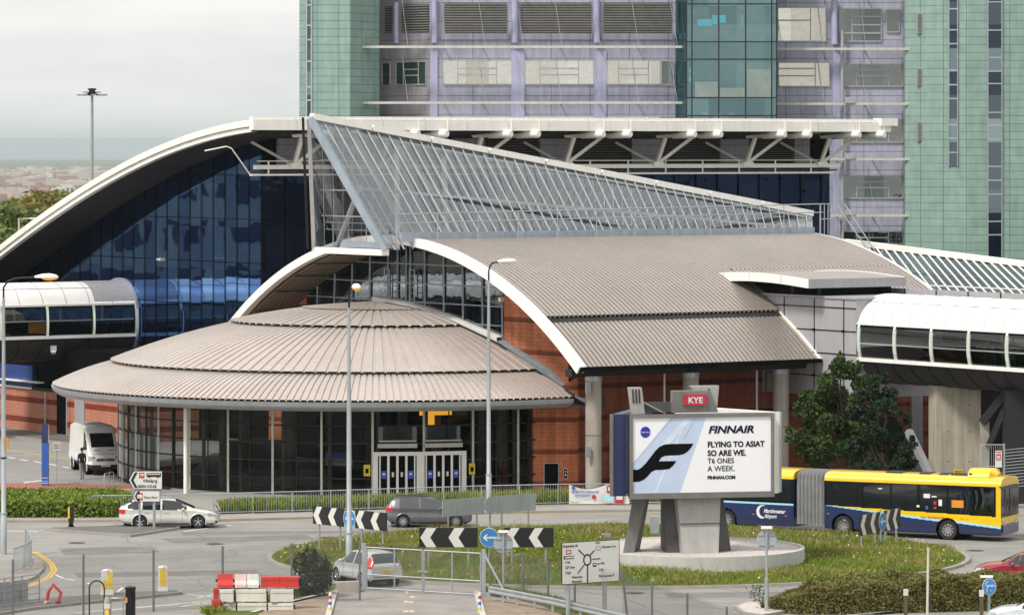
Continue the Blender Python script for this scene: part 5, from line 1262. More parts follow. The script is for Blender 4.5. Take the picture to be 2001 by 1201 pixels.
# silver small hatchback seen from behind by the gate
p = G(716, 1138); fie, fb, fr = car('hatchback', 'silver hatchback seen from behind beyond the metal gate', 'car', 'paint_silver', p, R(118), 3.92,
    [(-1.96,.88),(-1.93,.98),(-1.78,1.26),(-1.62,1.40),(-1.1,1.455),(-.3,1.465),(.2,1.42),(.5,1.30),(1.1,.98),(1.6,.90),(1.85,.80),(1.96,.66)],
    [(-1.96,.87),(-1.2,.93),(1.1,.88),(1.96,.64)], [(-1.96,.38),(-1.8,.26),(1.6,.2),(1.96,.32)],
    [(-1.96,.72),(-1.85,.81),(-1.4,.845),(1.1,.84),(1.6,.80),(1.96,.55)], [(-1.95,.54),(-1.5,.58),(0,.60),(1.4,.54)],
    [(-1.35,-.42),(-.34,.74)], (-1.2,1.26), .30, (.26,1.05), (-1.90,-1.60), tail=(.42,.78,1.30,.74), head=(.40,.60,.78,.42), plate=[((-1.985,.66,'YK53 WHT'),'plate_yellow')], mirror_x=.62, glassm='car_glass')
m = MB(); m.box(-2.02,-1.9,-.70,.70,.36,.54,'paint_silver'); m.box(-2.03,-1.98,-.64,.64,.44,.46,'trim_black'); m.build('bumper', parent=fie)
# dark red car and pale silver car cut by the right frame edge
saloon = ([(-2.3,.95),(-2.2,1.05),(-1.5,1.15),(-1.0,1.38),(-.3,1.44),(.3,1.38),(1.15,.98),(1.8,.90),(2.15,.78),(2.3,.62)],
    [(-2.3,.93),(0,.90),(1.1,.88),(2.3,.60)], [(-2.3,.4),(-2.0,.22),(2.0,.2),(2.3,.32)], [(-2.3,.62),(-2.1,.80),(-1.5,.89),(1.2,.89),(1.9,.82),(2.3,.52)], [(-2.3,.58),(0,.62),(1.5,.57)])
def rightcar(pn, label, p, hd):
    return car('saloon_car', label, 'car', pn, p, hd, 4.6, *saloon, [(-1.5,-.5),(-.4,.86)], (-1.35,1.38), .32, (.35,1.1), (-1.9,-1.1), tail=(.3,.7,.95,.5), head=(.45,.58,.76,.42), mirror_x=.66)
rightcar('paint_red', 'dark red car half hidden behind the brown hedge', G(2010, 1142), R(172))
rightcar('paint_palesilver', 'pale silver car showing only its bonnet in front of the brown hedge', G(2046, 1232), R(165))
# white delivery van, parked facing us
p = G(186, 921); van, vb, vr = car('delivery_van', 'white high roof delivery van parked by the brick wall', 'van', 'paint_van', p, R(-72), 5.6,
    [(-2.8,2.5),(-2.75,2.62),(-2.2,2.72),(.6,2.74),(1.15,2.62),(1.45,2.35),(2.10,1.52),(2.3,1.40),(2.65,1.10),(2.8,.95)],
    [(-2.8,1.42),(1.6,1.42),(2.15,1.40),(2.5,1.12),(2.8,.94)], [(-2.8,.45),(2.4,.35),(2.8,.32)],
    [(-2.8,.95),(2.0,.97),(2.5,.93),(2.8,.80)], [(-2.8,.86),(1.4,.86),(2.2,.84)],
    [(1.02,1.98)], (-1.9,1.78), .36, (1.50,2.06), (-3.2,-3.1), glassm='car_glass', head=(.42,.78,1.08,.66), mirror_x=1.98, ztop_glass=.22, bumpz=.62, bumpm='trim_black', plate=[((2.83,.55,'BF59 NWK'),'plate_white')], rimm='trim_black', wdw=.24)
m = MB(); m.box(2.70,2.80,-.52,.52,.80,.96,'trim_black')
for z in (.84,.90): m.bar((2.805,-.5,z),(2.805,.5,z),.02,.02,'alloy')
m.lathe([(.09,0),(.09,.02),(.01,.02)],(2.81,0,.88),14,'alloy',axis='X'); m.build('grille', parent=van)
m = MB(); m.text('ASSISTED TRANSPORT SERVICES', .085, Matrix.Translation((2.58,-.72,1.19))@Matrix.Rotation(R(90),4,'Z')@Matrix.Rotation(R(42),4,'X'), 'trim_black'); m.bar((2.36,-.6,1.40),(2.36,-.2,1.40),.05,.02,'trim_black'); m.bar((2.36,.2,1.40),(2.36,.6,1.40),.05,.02,'trim_black'); m.build('lettering', parent=van)
# ------------------------------------------------------------------ articulated bus
bus = thing('articulated_bus', 'yellow and navy articulated bus rounding the roundabout behind the billboard', 'bus', G(1666,1041), R(-26))
def busbody(x0, x1, cls, name, par, nose=0.0, M_=None):
    # shell along x from x0 (rear) to x1 (front), painted through face classes
    prof = [(0,.30),(1.18,.30),(1.25,.36)]+[(1.275,z) for z in np.linspace(.42,2.62,74)]+[(1.26,2.72),(1.20,2.84),(1.08,2.93),(.8,2.99),(.4,3.02),(0,3.03)]
    xs = np.linspace(x0,x1,max(4,int((x1-x0)/.035))); groups = {}
    for i in range(len(xs)-1):
        for k in range(len(prof)-1):
            (y0,z0),(y1,z1) = prof[k],prof[k+1]; xm, zm, ym = (xs[i]+xs[i+1])/2,(z0+z1)/2,(y0+y1)/2
            if zm < 1.05 and any((xm-wx)**2+(zm-.47)**2 < .58**2 for wx in BW): continue
            def dx(x, z):
                f = max(0,(x-(x1-.5))/.5) if nose else 0; return x
            for s in (1,-1):
                key = cls(xm, s*ym, zm)
                if 'window' in key[0]: key = (*key, s)
                groups.setdefault(key, []).append([(xs[i],s*y0,z0),(xs[i+1],s*y0,z0),(xs[i+1],s*y1,z1),(xs[i],s*y1,z1)])
    for xe, fr in ((x0,0),(x1,1)):
        for k in range(len(prof)-1):
            (y0,z0),(y1,z1) = prof[k],prof[k+1]; zm = (z0+z1)/2; key = cls(xe, 0, zm, True)
            groups.setdefault(key, []).append([(xe,-y0,z0),(xe,y0,z0),(xe,y1,z1),(xe,-y1,z1)])
    first = None
    for key in sorted(groups, key=lambda k: (k[0] != 'body', k)):
        m = MB()
        for q in groups[key]: m.add([M_@Vector(p) for p in q] if M_ else q, [(0,1,2,3)])
        o = m.build(key[0] if key[0][-2:-1] != '_' else 'window', key[1], par, recalc=False); bm = bmesh.new(); bm.from_mesh(o.data); bmesh.ops.remove_doubles(bm,verts=bm.verts,dist=.0008); bmesh.ops.recalc_face_normals(bm,faces=bm.faces); bm.to_mesh(o.data); bm.free()
        o.data.polygons.foreach_set('use_smooth',[True]*len(o.data.polygons)); o.data.set_sharp_from_angle(angle=R(30))
    return
XF0, XF1 = -.95, 7.95                          # front section: rear axle at x=0, front axle 5.6
BW = [0.0, 5.30]
wins = [(-.85,.95),(1.05,2.4),(2.5,3.75),(3.95,5.25),(5.35,6.45)]
def cf(x, y, z, end=False):
    if end: 
        if x < 0: return ('body','paint_navy')
        return ('windscreen','car_glass') if 1.15 < z < 2.55 else ('body','paint_yellow') if z > .8 else ('body','paint_navy')
    if z > 2.60: return ('body','paint_yellow')
    u = (x+.95)/8.75; zb = lerp(1.42,1.18,u)
    if z > zb:
        if z < 2.55 and z > zb+.06:
            for i,(a,b) in enumerate(wins):
                if a < x < b: return ('window_'+'abcde'[i],'bus_glass')
            if 6.55 < x < 7.6 and z > 1.3: return ('cab_window','glass_smoke')
        return ('window_band','black_gloss') if x < 7.7 else ('body','paint_yellow')
    lo = lerp(1.44,.72,u) if x < 5 else lerp(.99,.74,(x-5)/2.8); w_ = lerp(.03,.10,min(1,u*2))
    if z > lo: return ('body','paint_yellow')
    if z > lo-w_: return ('body','paint_lightblue')
    if z < .62 and z > .58: return ('body','trim_black')
    return ('body','paint_navy')
busbody(XF0, XF1, cf, 'front', bus)
BW = [-4.2-1.9]
M2 = Matrix.Translation((-2.45,0,0))@Matrix.Rotation(R(-4.5),4,'Z')@Matrix.Translation((2.45,0,0))
def cr(x, y, z, end=False):
    if z > 2.60: return ('body','paint_yellow')
    if end: return ('body','paint_navy')
    if z > 1.42:
        for a,b in ((-9.0,-7.4),(-7.3,-5.7),(-5.6,-4.2),(-4.1,-2.6)):
            if a < x < b and z > 1.5 and z < 2.54: return ('window_'+'abcd'[(-9.0,-7.3,-5.6,-4.1).index(a)],'bus_glass')
        return ('window_band','black_gloss')
    if z > 1.32: return ('body','paint_lightblue')
    if z < .62 and z > .58: return ('body','trim_black')
    return ('body','paint_navy')
busbody(-9.1, -2.45, cr, 'rear', bus, M_=M2)
m = MB(); nf = 8; prof = [(-1.22,.45),(-1.24,1.2),(-1.24,2.5),(-1.15,2.85),(-.9,2.98),(0,3.02),(.9,2.98),(1.15,2.85),(1.24,2.5),(1.24,1.2),(1.22,.45)]
rws = []
for i in range(nf*2+1):
    x = lerp(-2.46,-.94,i/(nf*2)); k = 1.0 if i % 2 else .87; r = lerp(-4.5,0,i/(nf*2))
    rws.append([(x, y*k, .45+(z-.45)*(k if z > 1 else 1)) for y,z in prof])
for i in range(len(rws)-1): m.grid(rws[i:i+2], 'bellows' if i % 2 else 'bellows_fold_shade')
m.build('bellows', parent=bus, recalc=False)
for wx, M_ in ((0.0,None),(5.30,None),(-6.1,M2)):
    for s in (1,-1): 
        q = Vector((wx, s*1.24, 0)); q = M_@q if M_ else q
        wheel(bus, q.x, q.y, .47, .28, 10, 'alloy'); m = MB(); m.lathe([(.57,s*1.26),(.57,s*.85),(.02,s*.85)],(0,0,.47),24,axis='Y',closed=False)
        o = m.build('wheel_well','black',bus); o.location = (q.x, q.y-s*1.24, 0)
m = MB(); m.box(-.9,7.5,-1.1,1.1,.28,.40); m.build('underbody','black',bus)
m = MB(); m.tube([(6.05,0,3.02),(6.15,0,3.1),(7.2,0,3.12),(7.4,0,3.03)],[.2,.45,.45,.2],10); 
for i in range(len(m.v)): v = m.v[i]; m.v[i] = (v[0], v[1]*1.9, 3.0+max(-.02,(v[2]-3.05))*.75)
m.build('roof_pod','paint_yellow',bus,smooth=50)
m = MB(); m.box(6.2,6.35,-.82,-.78,3.08,3.16)
for x,l in ((1.9,.8),(3.6,.5),(4.6,.4),(5.2,.9)): m.box(x,x+l,-.5,.3,3.0,3.07)
m.build('roof_hatch','trim_black',bus)
m = MB(); MX = lambda x,z,s=1: Matrix.Translation((x,-1.283,z))@Matrix.Rotation(R(90),4,'X')
m.text('www . Sky Express line', .13, MX(3.95,1.0), 'sign_red', fat=.004); m.build('lettering',parent=bus); m = MB(); m.text('SKY', .10, MX(5.95,1.0), 'sign_red'); m.build('lettering',parent=bus)
m = MB(); MM = M2@MX(-4.05,.93)
m.text('Marchmester', .26, MM, 'white_paint', shear=.25, fat=.008, sx=.82); m.text('Airport', .26, M2@MX(-4.02,.68), 'white_paint', shear=.25, fat=.008, sx=.82)
cr_ = [M2@Vector((-4.12+.33*math.cos(a),-1.283,.96+.33*math.sin(a))) for a in np.linspace(1.2,4.9,18)]+[M2@Vector((-4.04+.25*math.cos(a),-1.283,.98+.27*math.sin(a))) for a in np.linspace(4.7,1.3,18)]
m.poly(cr_,'white_paint'); m.build('lettering',parent=bus)
m = MB()
for x in (-4.6,-2.85): q = M2@Vector((x,-1.282,.82)); m.box(q.x-.06,q.x+.06,q.y-.004,q.y+.01,.80,.84)
for x in (-.75,): m.box(x-.06,x+.06,-1.284,-1.27,1.0,1.04)
m.box(6.25,6.3,-1.284,-1.27,.98,1.05); m.build('side_marker','lamp_orange_dim',bus)
m = MB()
for x,z,w_,h_,mt in ((4.1,1.95,.32,.2,'white_paint'),(4.5,2.0,.25,.06,'white_paint'),(4.6,1.65,.14,.16,'sign_red'),(4.6,1.45,.14,.1,'sign_red'),(4.85,1.6,.17,.3,'white_paint'),(4.2,1.42,.12,.16,'sign_blue'),(1.8,2.28,.2,.06,'white_paint'),(3.75,1.5,.14,.1,'white_paint')):
    m = MB(); m.box(x,x+w_,-1.283,-1.27,z,z+h_,mt); m.build('window_sticker',parent=bus)
m = MB(); m.box(5.5,6.1,-1.282,-1.272,1.55,1.9,'sign_orange'); m.build('window_sticker',parent=bus)
m = MB(); m.box(7.95,8.01,-1.1,1.1,.42,.75,'paint_navy'); m.box(7.95,7.99,-1.0,-.7,.78,.98,'lamp_clear'); m.box(7.95,7.99,.7,1.0,.78,.98,'lamp_clear'); m.box(7.95,7.98,-1.0,1.0,2.42,2.62,'black_gloss'); m.box(7.95,7.97,-.04,.04,1.15,2.5,'trim_black')
m.tube([(7.90,-1.25,2.6),(8.20,-1.42,2.5),(8.20,-1.42,1.85)],.05,6,'trim_black'); m.tube([(8.01,-.6,1.2),(8.03,-.1,1.9)],.02,5,'trim_black'); m.tube([(8.01,.5,1.2),(8.03,.9,1.9)],.02,5,'trim_black'); m.build('front_end',parent=bus)
# ================================================================== people
for n_,c_ in (('skin',(.42,.25,.17)),('jacket_black',(.012,.012,.014)),('trousers_grey',(.20,.20,.20)),('coat_red',(.36,.03,.05)),('trousers_dark',(.03,.03,.04)),('shoes',(.06,.05,.04)),('hair_dark',(.03,.02,.015)),('coat_grey',(.10,.11,.13)),('hivis',(.62,.68,.06))): M(n_,c_,.85,var=.1)
def person(label, loc, rz, top_m, leg_m, pose='stand', hgt=1.75, group=None):
    t_ = thing('person', label, 'person', loc, rz, group); k = hgt/1.75; st = {'stand':(.06,.0),'walk':(.26,.22)}[pose if pose in ('stand','walk') else 'stand']; lf, lb = st
    V = [((0,0,.95),.125),((0,0,1.12),.12),((0,0,1.32),.14),((0,0,1.46),.075),((0,.01,1.55),.055),((0,.02,1.65),.095),
         ((.09,0,.90),.09),((.10,lf,.50),.068),((.10,lf*.7-.04,.09),.045),((.10,lf*.7+.12,.045),.038),
         ((-.09,0,.90),.09),((-.10,-lb,.50),.068),((-.10,-lb*1.7,.10),.045),((-.10,-lb*1.7+.14,.045),.038),
         ((.175,0,1.40),.058),((.205,-.02,1.14),.046),((.20,.10,.92),.036),((.19,.13,.85),.030),
         ((-.175,0,1.40),.058),((-.205,.0,1.14),.046),((-.20,.12 if pose != 'reach' else .42,0.93 if pose != 'reach' else 1.25),.036),((-.19,.16 if pose != 'reach' else .52,0.86 if pose != 'reach' else 1.28),.030)]
    E = [(0,1),(1,2),(2,3),(3,4),(4,5),(0,6),(6,7),(7,8),(8,9),(0,10),(10,11),(11,12),(12,13),(2,14),(14,15),(15,16),(16,17),(2,18),(18,19),(19,20),(20,21)]
    me = bpy.data.meshes.new('body'); me.from_pydata([tuple(x*k for x in v) for v,_ in V], E, []); o = bpy.data.objects.new('body', me); COL.objects.link(o)
    sk = o.modifiers.new('s','SKIN'); 
    for i,(v,r) in enumerate(V): me.skin_vertices[0].data[i].radius = (r*k, r*k); me.skin_vertices[0].data[i].use_root = (i == 0)
    ss = o.modifiers.new('u','SUBSURF'); ss.levels = 2; ss.render_levels = 2
    m2 = bpy.data.meshes.new_from_object(o.evaluated_get(bpy.context.evaluated_depsgraph_get())); bpy.data.objects.remove(o)
    for mt in (top_m, leg_m, 'skin', 'shoes'): m2.materials.append(MAT[mt])
    for p_ in m2.polygons:
        c_ = p_.center/k; p_.use_smooth = True
        hand = (abs(c_.x) > .15 and c_.z < .90 and c_.y > .1) or (pose == 'reach' and c_.x < -.1 and c_.y > .44)
        p_.material_index = 2 if c_.z > 1.49 or hand else 0 if c_.z > .93 or abs(c_.x) > .165 else 3 if c_.z < .085 else 1
    b_ = bpy.data.objects.new('body', m2); COL.objects.link(b_); b_.parent = t_
    m = MB(); m.blob((0,-.005*k,1.69*k),(.098*k,.105*k,.095*k),'hair_dark',8); m.build('hair',parent=t_,smooth=60)
    m = MB(); m.blob((0,.115*k,1.645*k),(.016*k,.022*k,.022*k),'skin',6)
    for s in (1,-1): m.blob((s*.035*k,.10*k,1.67*k),(.012,.01,.009),'black',5); m.blob((s*.095*k,.02*k,1.65*k),(.014,.022,.03),'skin',5)
    m.build('face',parent=t_,smooth=60); return t_
person('person in a black jacket and grey trousers standing beside the white van', G(160,937), R(15), 'jacket_black','trousers_grey','walk',1.78)
person('person in a red coat standing inside the rotunda glass', Vector((PX(984,219.5),219.5,.03)), R(40), 'coat_red','coat_red','stand',1.7)
zfl = 7.16-.15
for i,(px,rz,lab,mt) in enumerate(((1928,10,'leftmost of the four dark clothed people inside the white roofed footbridge','coat_grey'),(1941,-20,'second from left of the four people inside the white roofed footbridge','jacket_black'),(1962,30,'third from left of the four people inside the white roofed footbridge','coat_grey'),(1979,-10,'rightmost of the four people inside the white roofed footbridge','jacket_black'))):
    c = None
    lo,hi = -30,0
    for _ in range(50):
        md = (lo+hi)/2; q = F(17.6,md); 
        if CX+FPX*q.x/q.y > px: lo = md
        else: hi = md
    q = F(17.6,lo,zfl); person(lab, q, R(rz), mt, 'trousers_dark','stand',1.72,'people inside the white roofed footbridge')
# bus driver
dv = person('bus driver in a yellow vest behind the cab window', bus.location+Matrix.Rotation(R(-26),3,'Z')@Vector((6.9,-.55,.62)), R(-110), 'hivis','trousers_dark','stand',1.5)
M('pillar_blue',(.03,.11,.42),.4)
M('plastic_red',(.52,.035,.03),.4,var=.1,coat=.2); M('plastic_pink',(.66,.48,.44),.5,var=.08); M('plastic_white',(.64,.62,.56),.5,var=.10,streak=.1)
M('lilac_sign',(.50,.22,.50),.5)
M('ad_line_pale',(.64,.71,.85),.3)
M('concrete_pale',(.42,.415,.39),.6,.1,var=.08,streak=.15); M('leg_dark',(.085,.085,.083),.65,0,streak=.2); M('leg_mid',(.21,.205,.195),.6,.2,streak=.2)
# ================================================================== street lamps
def sl_lamp(label, base, top_z, arm, lit, group='street lamps'):
    t_ = thing('street_lamp', label, 'street lamp', base, 0, group); m = MB()
    m.tube([(0,0,0),(0,0,1.9),(0,0,1.95),(0,0,top_z*.62)],[.15,.15,.115,.10],12); m.tube([(0,0,top_z*.62),(0,0,top_z-.9)],[.085,.065],10); m.tube([(0,0,1.93),(0,0,2.0)],.17,12)
    m.build('pole','galv',t_,smooth=40)
    a = Vector(arm); m = MB(); m.tube([(0,0,top_z-.9),(0,0,top_z-.45),a*.12+Vector((0,0,top_z-.18)),a*.35+Vector((0,0,top_z-.03)),a+Vector((0,0,top_z+.02))],.045,8); m.build('arm','dark_metal',t_,smooth=50)
    d = a.normalized(); M4 = Matrix.Translation(a+Vector((0,0,top_z+.03)))@d.to_track_quat('X','Z').to_matrix().to_4x4()
    m = MB(); rws = []
    for x,w,h in ((-.12,.05,.05),(0,.10,.09),(.25,.15,.15),(.55,.18,.17),(.85,.14,.12),(.98,.03,.03)): rws.append([M4@Vector((x,w*math.cos(q),max(-.04,h*math.sin(q)))) for q in np.linspace(0,2*math.pi,15)[:-1]])
    m.grid(rws,close=True); m.poly(rws[0]); m.poly(rws[-1]); hd = m.build('lamp_head','white_metal',t_,smooth=50)
    m = MB(); rws = []
    for x,w,h in ((.2,.10,.04),(.35,.15,.11),(.6,.16,.13),(.85,.11,.08),(.95,.02,.04)): rws.append([M4@Vector((x,w*math.cos(q),-.03-h*max(0,math.sin(q)))) for q in np.linspace(0,math.pi,9)])
    m.grid(rws); m.build('lens','lamp_orange' if lit else 'white_metal',hd,smooth=50); return t_
sl1 = sl_lamp('tall street lamp with an orange lit head and an orange tag on its pole', G(7,1087), 12.65, (1.55,-.2,0), True)
m = MB(); m.box(.10,.22,-.1,.05,4.9,5.4); m.build('orange_tag','sign_orange',sl1)
m = MB(); m.tube([(0,0,4.45),(0,0,4.52)],.14,10); m.build('band','dark_metal',sl1)
sl_lamp('tall street lamp with an orange lit head beside the metal gate', G(682,1130), 12.55, (.25,-1.0,0), True)
sl_lamp('tall street lamp with an unlit white head in front of the rotunda doors', Vector((PX(955,207.8),207.8,0)), 12.72, (.55,.3,0), False)
# ================================================================== road signs
M('sign_white', (.66,.66,.62), .5, var=.05); M('sign_black', (.012,.012,.012), .45); M('sign_back', (.40,.44,.45), .5, .3, var=.06, streak=.1); M('blue_disc', (.035,.20,.48), .45)
def disc(m, x, z, r, mat, y0, y1, n=28): m.prism([(x+r*math.cos(2*math.pi*k/n), y0, z+r*math.sin(2*math.pi*k/n)) for k in range(n)], (0,y1-y0,0), mat)
def post(par, x, z, y=.08, r=.045, name='post', zb=-.4): m = MB(); m.cyl((x,y,zb),(x,y,z),r,n=8); m.build(name,'galv',par,smooth=40)
def chev(m, x, z0, z1, w, y=-.03, mat='sign_white'):
    h = (z1-z0)/2; zc = (z0+z1)/2; k = h*.62
    m.prism([(x,y,zc),(x+k,y,z1-.01),(x+k+w,y,z1-.01),(x+w,y,zc),(x+k+w,y,z0+.01),(x+k,y,z0+.01)],(0,.006,0),mat)
def arrow(m, x, z, s, y=-.035):
    m.prism([(x-s,y,z),(x-s*.45,y,z+s*.5),(x-s*.2,y,z+s*.5),(x-s*.5,y,z+s*.13),(x+s,y,z+s*.13),(x+s,y,z-s*.13),(x-s*.5,y,z-s*.13),(x-s*.2,y,z-s*.5),(x-s*.45,y,z-s*.5)],(0,.006,0),'sign_white')
def chevsign(label, base, rz, z0, z1, boards, disc_x, front=True, group='chevron boards on the roundabout', dr=.42, dz=None, zb=-.5):
    t_ = thing('chevron_sign', label, 'chevron sign', base, rz, group)
    for x0,x1 in boards:
        m = MB(); m.box(x0,x1,-.02,.02,z0,z1,'sign_black' if front else 'sign_back')
        if front:
            w = (x1-x0); 
            for f in (.02,.50): chev(m, x0+w*f+.0, z0, z1, w*.17)
        m.build('board',parent=t_)
        for f in (.16,.84): post(t_, lerp(x0,x1,f), z1-.05, zb=zb)
    if disc_x is not None:
        zc = dz or (z0+z1)/2; m = MB(); disc(m,disc_x,zc,dr,'sign_white' if front else 'sign_back',-.05,-.02)
        if front: disc(m,disc_x,zc,dr*.95,'blue_disc',-.054,-.05); arrow(m,disc_x,zc,dr*.68,-.062)
        m.build('arrow_disc',parent=t_); post(t_,disc_x,zc+dr+.12,y=.06,zb=zb)
    return t_
def gb(px, py, z): p = G(px, py, z); return Vector((p.x, p.y, 0))
p = Vector((PX(612,187.0),187.0,.0)); chevsign('black and white chevron boards on the roundabout crossed by a tall lamp post', p, R(-47), 1.38, 2.2, ((0,2.15),(2.95,5.1)), 2.58)
D = 178; chevsign('black and white chevron boards with a large blue arrow disc between, above the metal gate', Vector((PX(819,D),D,0)), R(0), 1.18, 2.03, ((0,2.55),(3.69,5.85)), 3.05)
p = Vector((PX(865,196),196,0)); chevsign('blank grey backs of two sign boards in front of the grey hatchback', p, R(39), .88, 1.70, ((0,2.55),(3.3,5.75)), 2.95, False)
D = 186.5; chevsign('black and white chevron boards at a steep slant in front of the bus', Vector((PX(1680,D),D,0)), R(61), .86, 1.80, ((0,2.25),(2.75,4.6)), 2.5)
# direction sign on the island
D = 198; ds = thing('direction_sign','two stacked arrow shaped direction boards on the traffic island','road sign',(PX(284,D),D,.12))
def flag(z0,z1,x0,x1,nm):
    zc = (z0+z1)/2; k = .26 if nm == 1 else .15; m = MB()
    m.prism([(x0,-.02,zc),(x0+k,-.02,z1),(x1,-.02,z1),(x1,-.02,z0),(x0+k,-.02,z0)],(0,.04,0),'sign_black')
    e = .03; m.prism([(x0+.04,-.024,zc),(x0+k+.01,-.024,z1-e),(x1-e,-.024,z1-e),(x1-e,-.024,z0+e),(x0+k+.01,-.024,z0+e)],(0,.004,0),'sign_white')
    q = (z1-z0)*.42; m.prism([(x0+.11,-.03,zc),(x0+.11+q*.55,-.03,zc+q),(x0+.25+q*.55,-.03,zc+q),(x0+.25,-.03,zc),(x0+.25+q*.55,-.03,zc-q),(x0+.11+q*.55,-.03,zc-q)],(0,.004,0),'sign_black')
    RX = Matrix.Rotation(R(90),4,'X')
    if nm == 1:
        m.box(x0+.52,x0+.78,-.03,-.025,z1-.36,z1-.08,'sign_red'); m.box(x0+.56,x0+.74,-.034,-.03,z1-.25,z1-.14,'sign_white'); m.text('bws',.09,Matrix.Translation((x0+.56,-.037,z1-.23))@RX,'sign_red',fat=.002)
        bx = x0+.88; m.box(bx,bx+.70,-.03,-.025,z1-.30,z1-.10,'sign_black')
        for k_ in range(6): m.box(bx+.05+k_*.105,bx+.13+k_*.105,-.034,-.03,z1-.19,z1-.135,'sign_white')
        for k_ in (.14,.55): disc(m,bx+k_,z1-.31,.045,'sign_black',-.031,-.025,12)
        m.text('Vi0tdprg',.22,Matrix.Translation((x0+.70,-.03,z1-.56))@RX,'sign_black',fat=.006,sx=.9); m.text('SBSEN XXLISE',.19,Matrix.Translation((x0+.45,-.03,z1-.82))@RX,'sign_black',fat=.006,sx=.78)
    else:
        m.box(x0+.19,x0+.50,-.03,-.025,z0+.10,z0+.44,'sign_red'); m.box(x0+.22,x0+.47,-.034,-.03,z0+.18,z0+.36,'sign_white'); m.text('bvs',.12,Matrix.Translation((x0+.24,-.037,z0+.21))@RX,'sign_red'); m.text('Siena sibcor',.19,Matrix.Translation((x0+.56,-.03,z0+.17))@RX,'sign_black',fat=.002,sx=.72)
    m.build('board',parent=ds)
flag(2.02-.12,2.93-.12,-.82,.83,1); flag(1.42-.12,1.98-.12,-.62,.72,2); post(ds,-.29,2.6,zb=-.1); post(ds,.42,2.6,r=.07,zb=-.1)
# roundabout map sign
D = 160; ms = thing('map_sign','white roundabout map sign on two grey posts at the chain link fence','road sign',(PX(1097,D),D,0),R(31))
W_, z0, z1 = 2.68, 1.46, 3.12; m = MB(); m.box(0,W_,-.02,.02,z0,z1,'sign_black'); m.box(.03,W_-.03,-.024,-.02,z0+.03,z1-.03,'sign_white')
def mp_(zx, zy): return (zx-658)/382*W_, z1-(zy-262)/270*(z1-z0)
RX = Matrix.Rotation(R(90),4,'X'); cx_,cz_ = mp_(826,382)
ring_o = [(cx_+.195*math.cos(a),-.028,cz_+.235*math.sin(a)) for a in np.linspace(0,2*math.pi,33)[:-1]]; ring_i = [(cx_+.135*math.cos(a),-.0281,cz_+.17*math.sin(a)) for a in np.linspace(0,2*math.pi,33)[:-1]]
m.grid([ring_o,ring_i],'sign_black',close=True)
for (a,b,w_) in (((808,355),(768,315),.05),((845,352),(872,325),.05),((858,379),(912,379),.04),((806,412),(762,465),.04),((827,418),(827,532),.05)):
    q0,q1 = mp_(*a),mp_(*b); m.bar((q0[0],-.028,q0[1]),(q1[0],-.028,q1[1]),.008 if False else w_,.008,'sign_black',up=(0,1,0))
for (s,zx,zy,sz,c_) in (('Pingenshie S8',666,295,.135,'sign_black'),('F9U',880,285,.13,'sign_black'),('Haomat d es',922,312,.135,'sign_black'),('F198',681,398,.12,'sign_black'),('CJP Dem',681,430,.13,'sign_black'),('TGH',681,466,.14,'sign_black'),('Newrops',724,494,.14,'sign_black'),('Muaneahn',724,522,.13,'sign_black'),('en F56l',893,416,.12,'sign_black'),('F19l',903,458,.13,'sign_black'),('T4J Aecmed F',900,498,.14,'sign_black')):
    q = mp_(zx,zy); m.text(s,sz,Matrix.Translation((q[0],-.028,q[1]))@RX,c_,fat=.004,sx=.92)
for zx0,zy0,zx1,zy1,c_ in ((686,312,720,340,'sign_red'),(880,298,914,325,'lilac_sign'),(671,350,738,370,'sign_black'),(862,404,887,428,'sign_black'),(768,312,776,320,'sign_black')):
    a,b = mp_(zx0,zy1),mp_(zx1,zy0); m.box(a[0],b[0],-.028,-.025,a[1],b[1],c_)
for zx0,zy0,zx1,zy1 in ((692,319,714,333),(681,355,736,364),(866,410,883,418),(885,303,909,318)):
    a,b = mp_(zx0,zy1),mp_(zx1,zy0); m.box(a[0],b[0],-.032,-.028,a[1],b[1],'sign_white')
m.build('board',parent=ms); post(ms,.36,2.9,r=.09,zb=-.2); post(ms,2.05,2.9,r=.09,zb=-.2)
# backs of small round signs
def backsign(label, px, D, zc, dia, base_z=0, sleeve=False):
    t_ = thing('round_sign',label,'road sign',(PX(px,D),D,base_z),0,'round signs seen from behind'); m = MB(); disc(m,0,zc-base_z,dia/2,'sign_back',.06,.09)
    for dz in (-.2,.2): m.bar((-.34,.04,zc-base_z+dz),(.34,.04,zc-base_z+dz),.04,.05,'galv')
    m.build('disc',parent=t_); post(t_,0,zc-base_z+dia/2+.1,y=0,r=.05,zb=-.2)
    m = MB(); m.box(-.22,.22,-.12,.1,zc-base_z+dia/2+.05,zc-base_z+dia/2+.14); m.build('lamp_hood','white_metal',t_)
    if sleeve: m = MB(); m.cyl((0,0,0),(0,0,1.3),.085,n=10); m.build('sleeve','galv',t_)
backsign('grey back of a round sign overlapping the large blue arrow disc', 983.5, 171.5, 1.96, .83)
backsign('grey back of a round sign on a tall pole beside the brown hedge', 1498, 163, 2.93, .80, .12, True)
D = 159.5; t_ = thing('cycle_sign','oval blue sign on a white post in front of the dark hedge','road sign',(PX(1933,D),D,0)); m = MB()
m.prism([(.27*math.cos(a),-.03,1.45+.33*math.sin(a)) for a in np.linspace(0,2*math.pi,29)[:-1]],(0,.03,0),'sign_white'); m.prism([(.25*math.cos(a),-.035,1.45+.31*math.sin(a)) for a in np.linspace(0,2*math.pi,29)[:-1]],(0,.005,0),'blue_disc')
m.text('oveim',.12,Matrix.Translation((-.08,-.04,1.46))@RX,'sign_white',fat=.004); m.text('nos',.07,Matrix.Translation((.02,-.04,1.28))@RX,'sign_white')
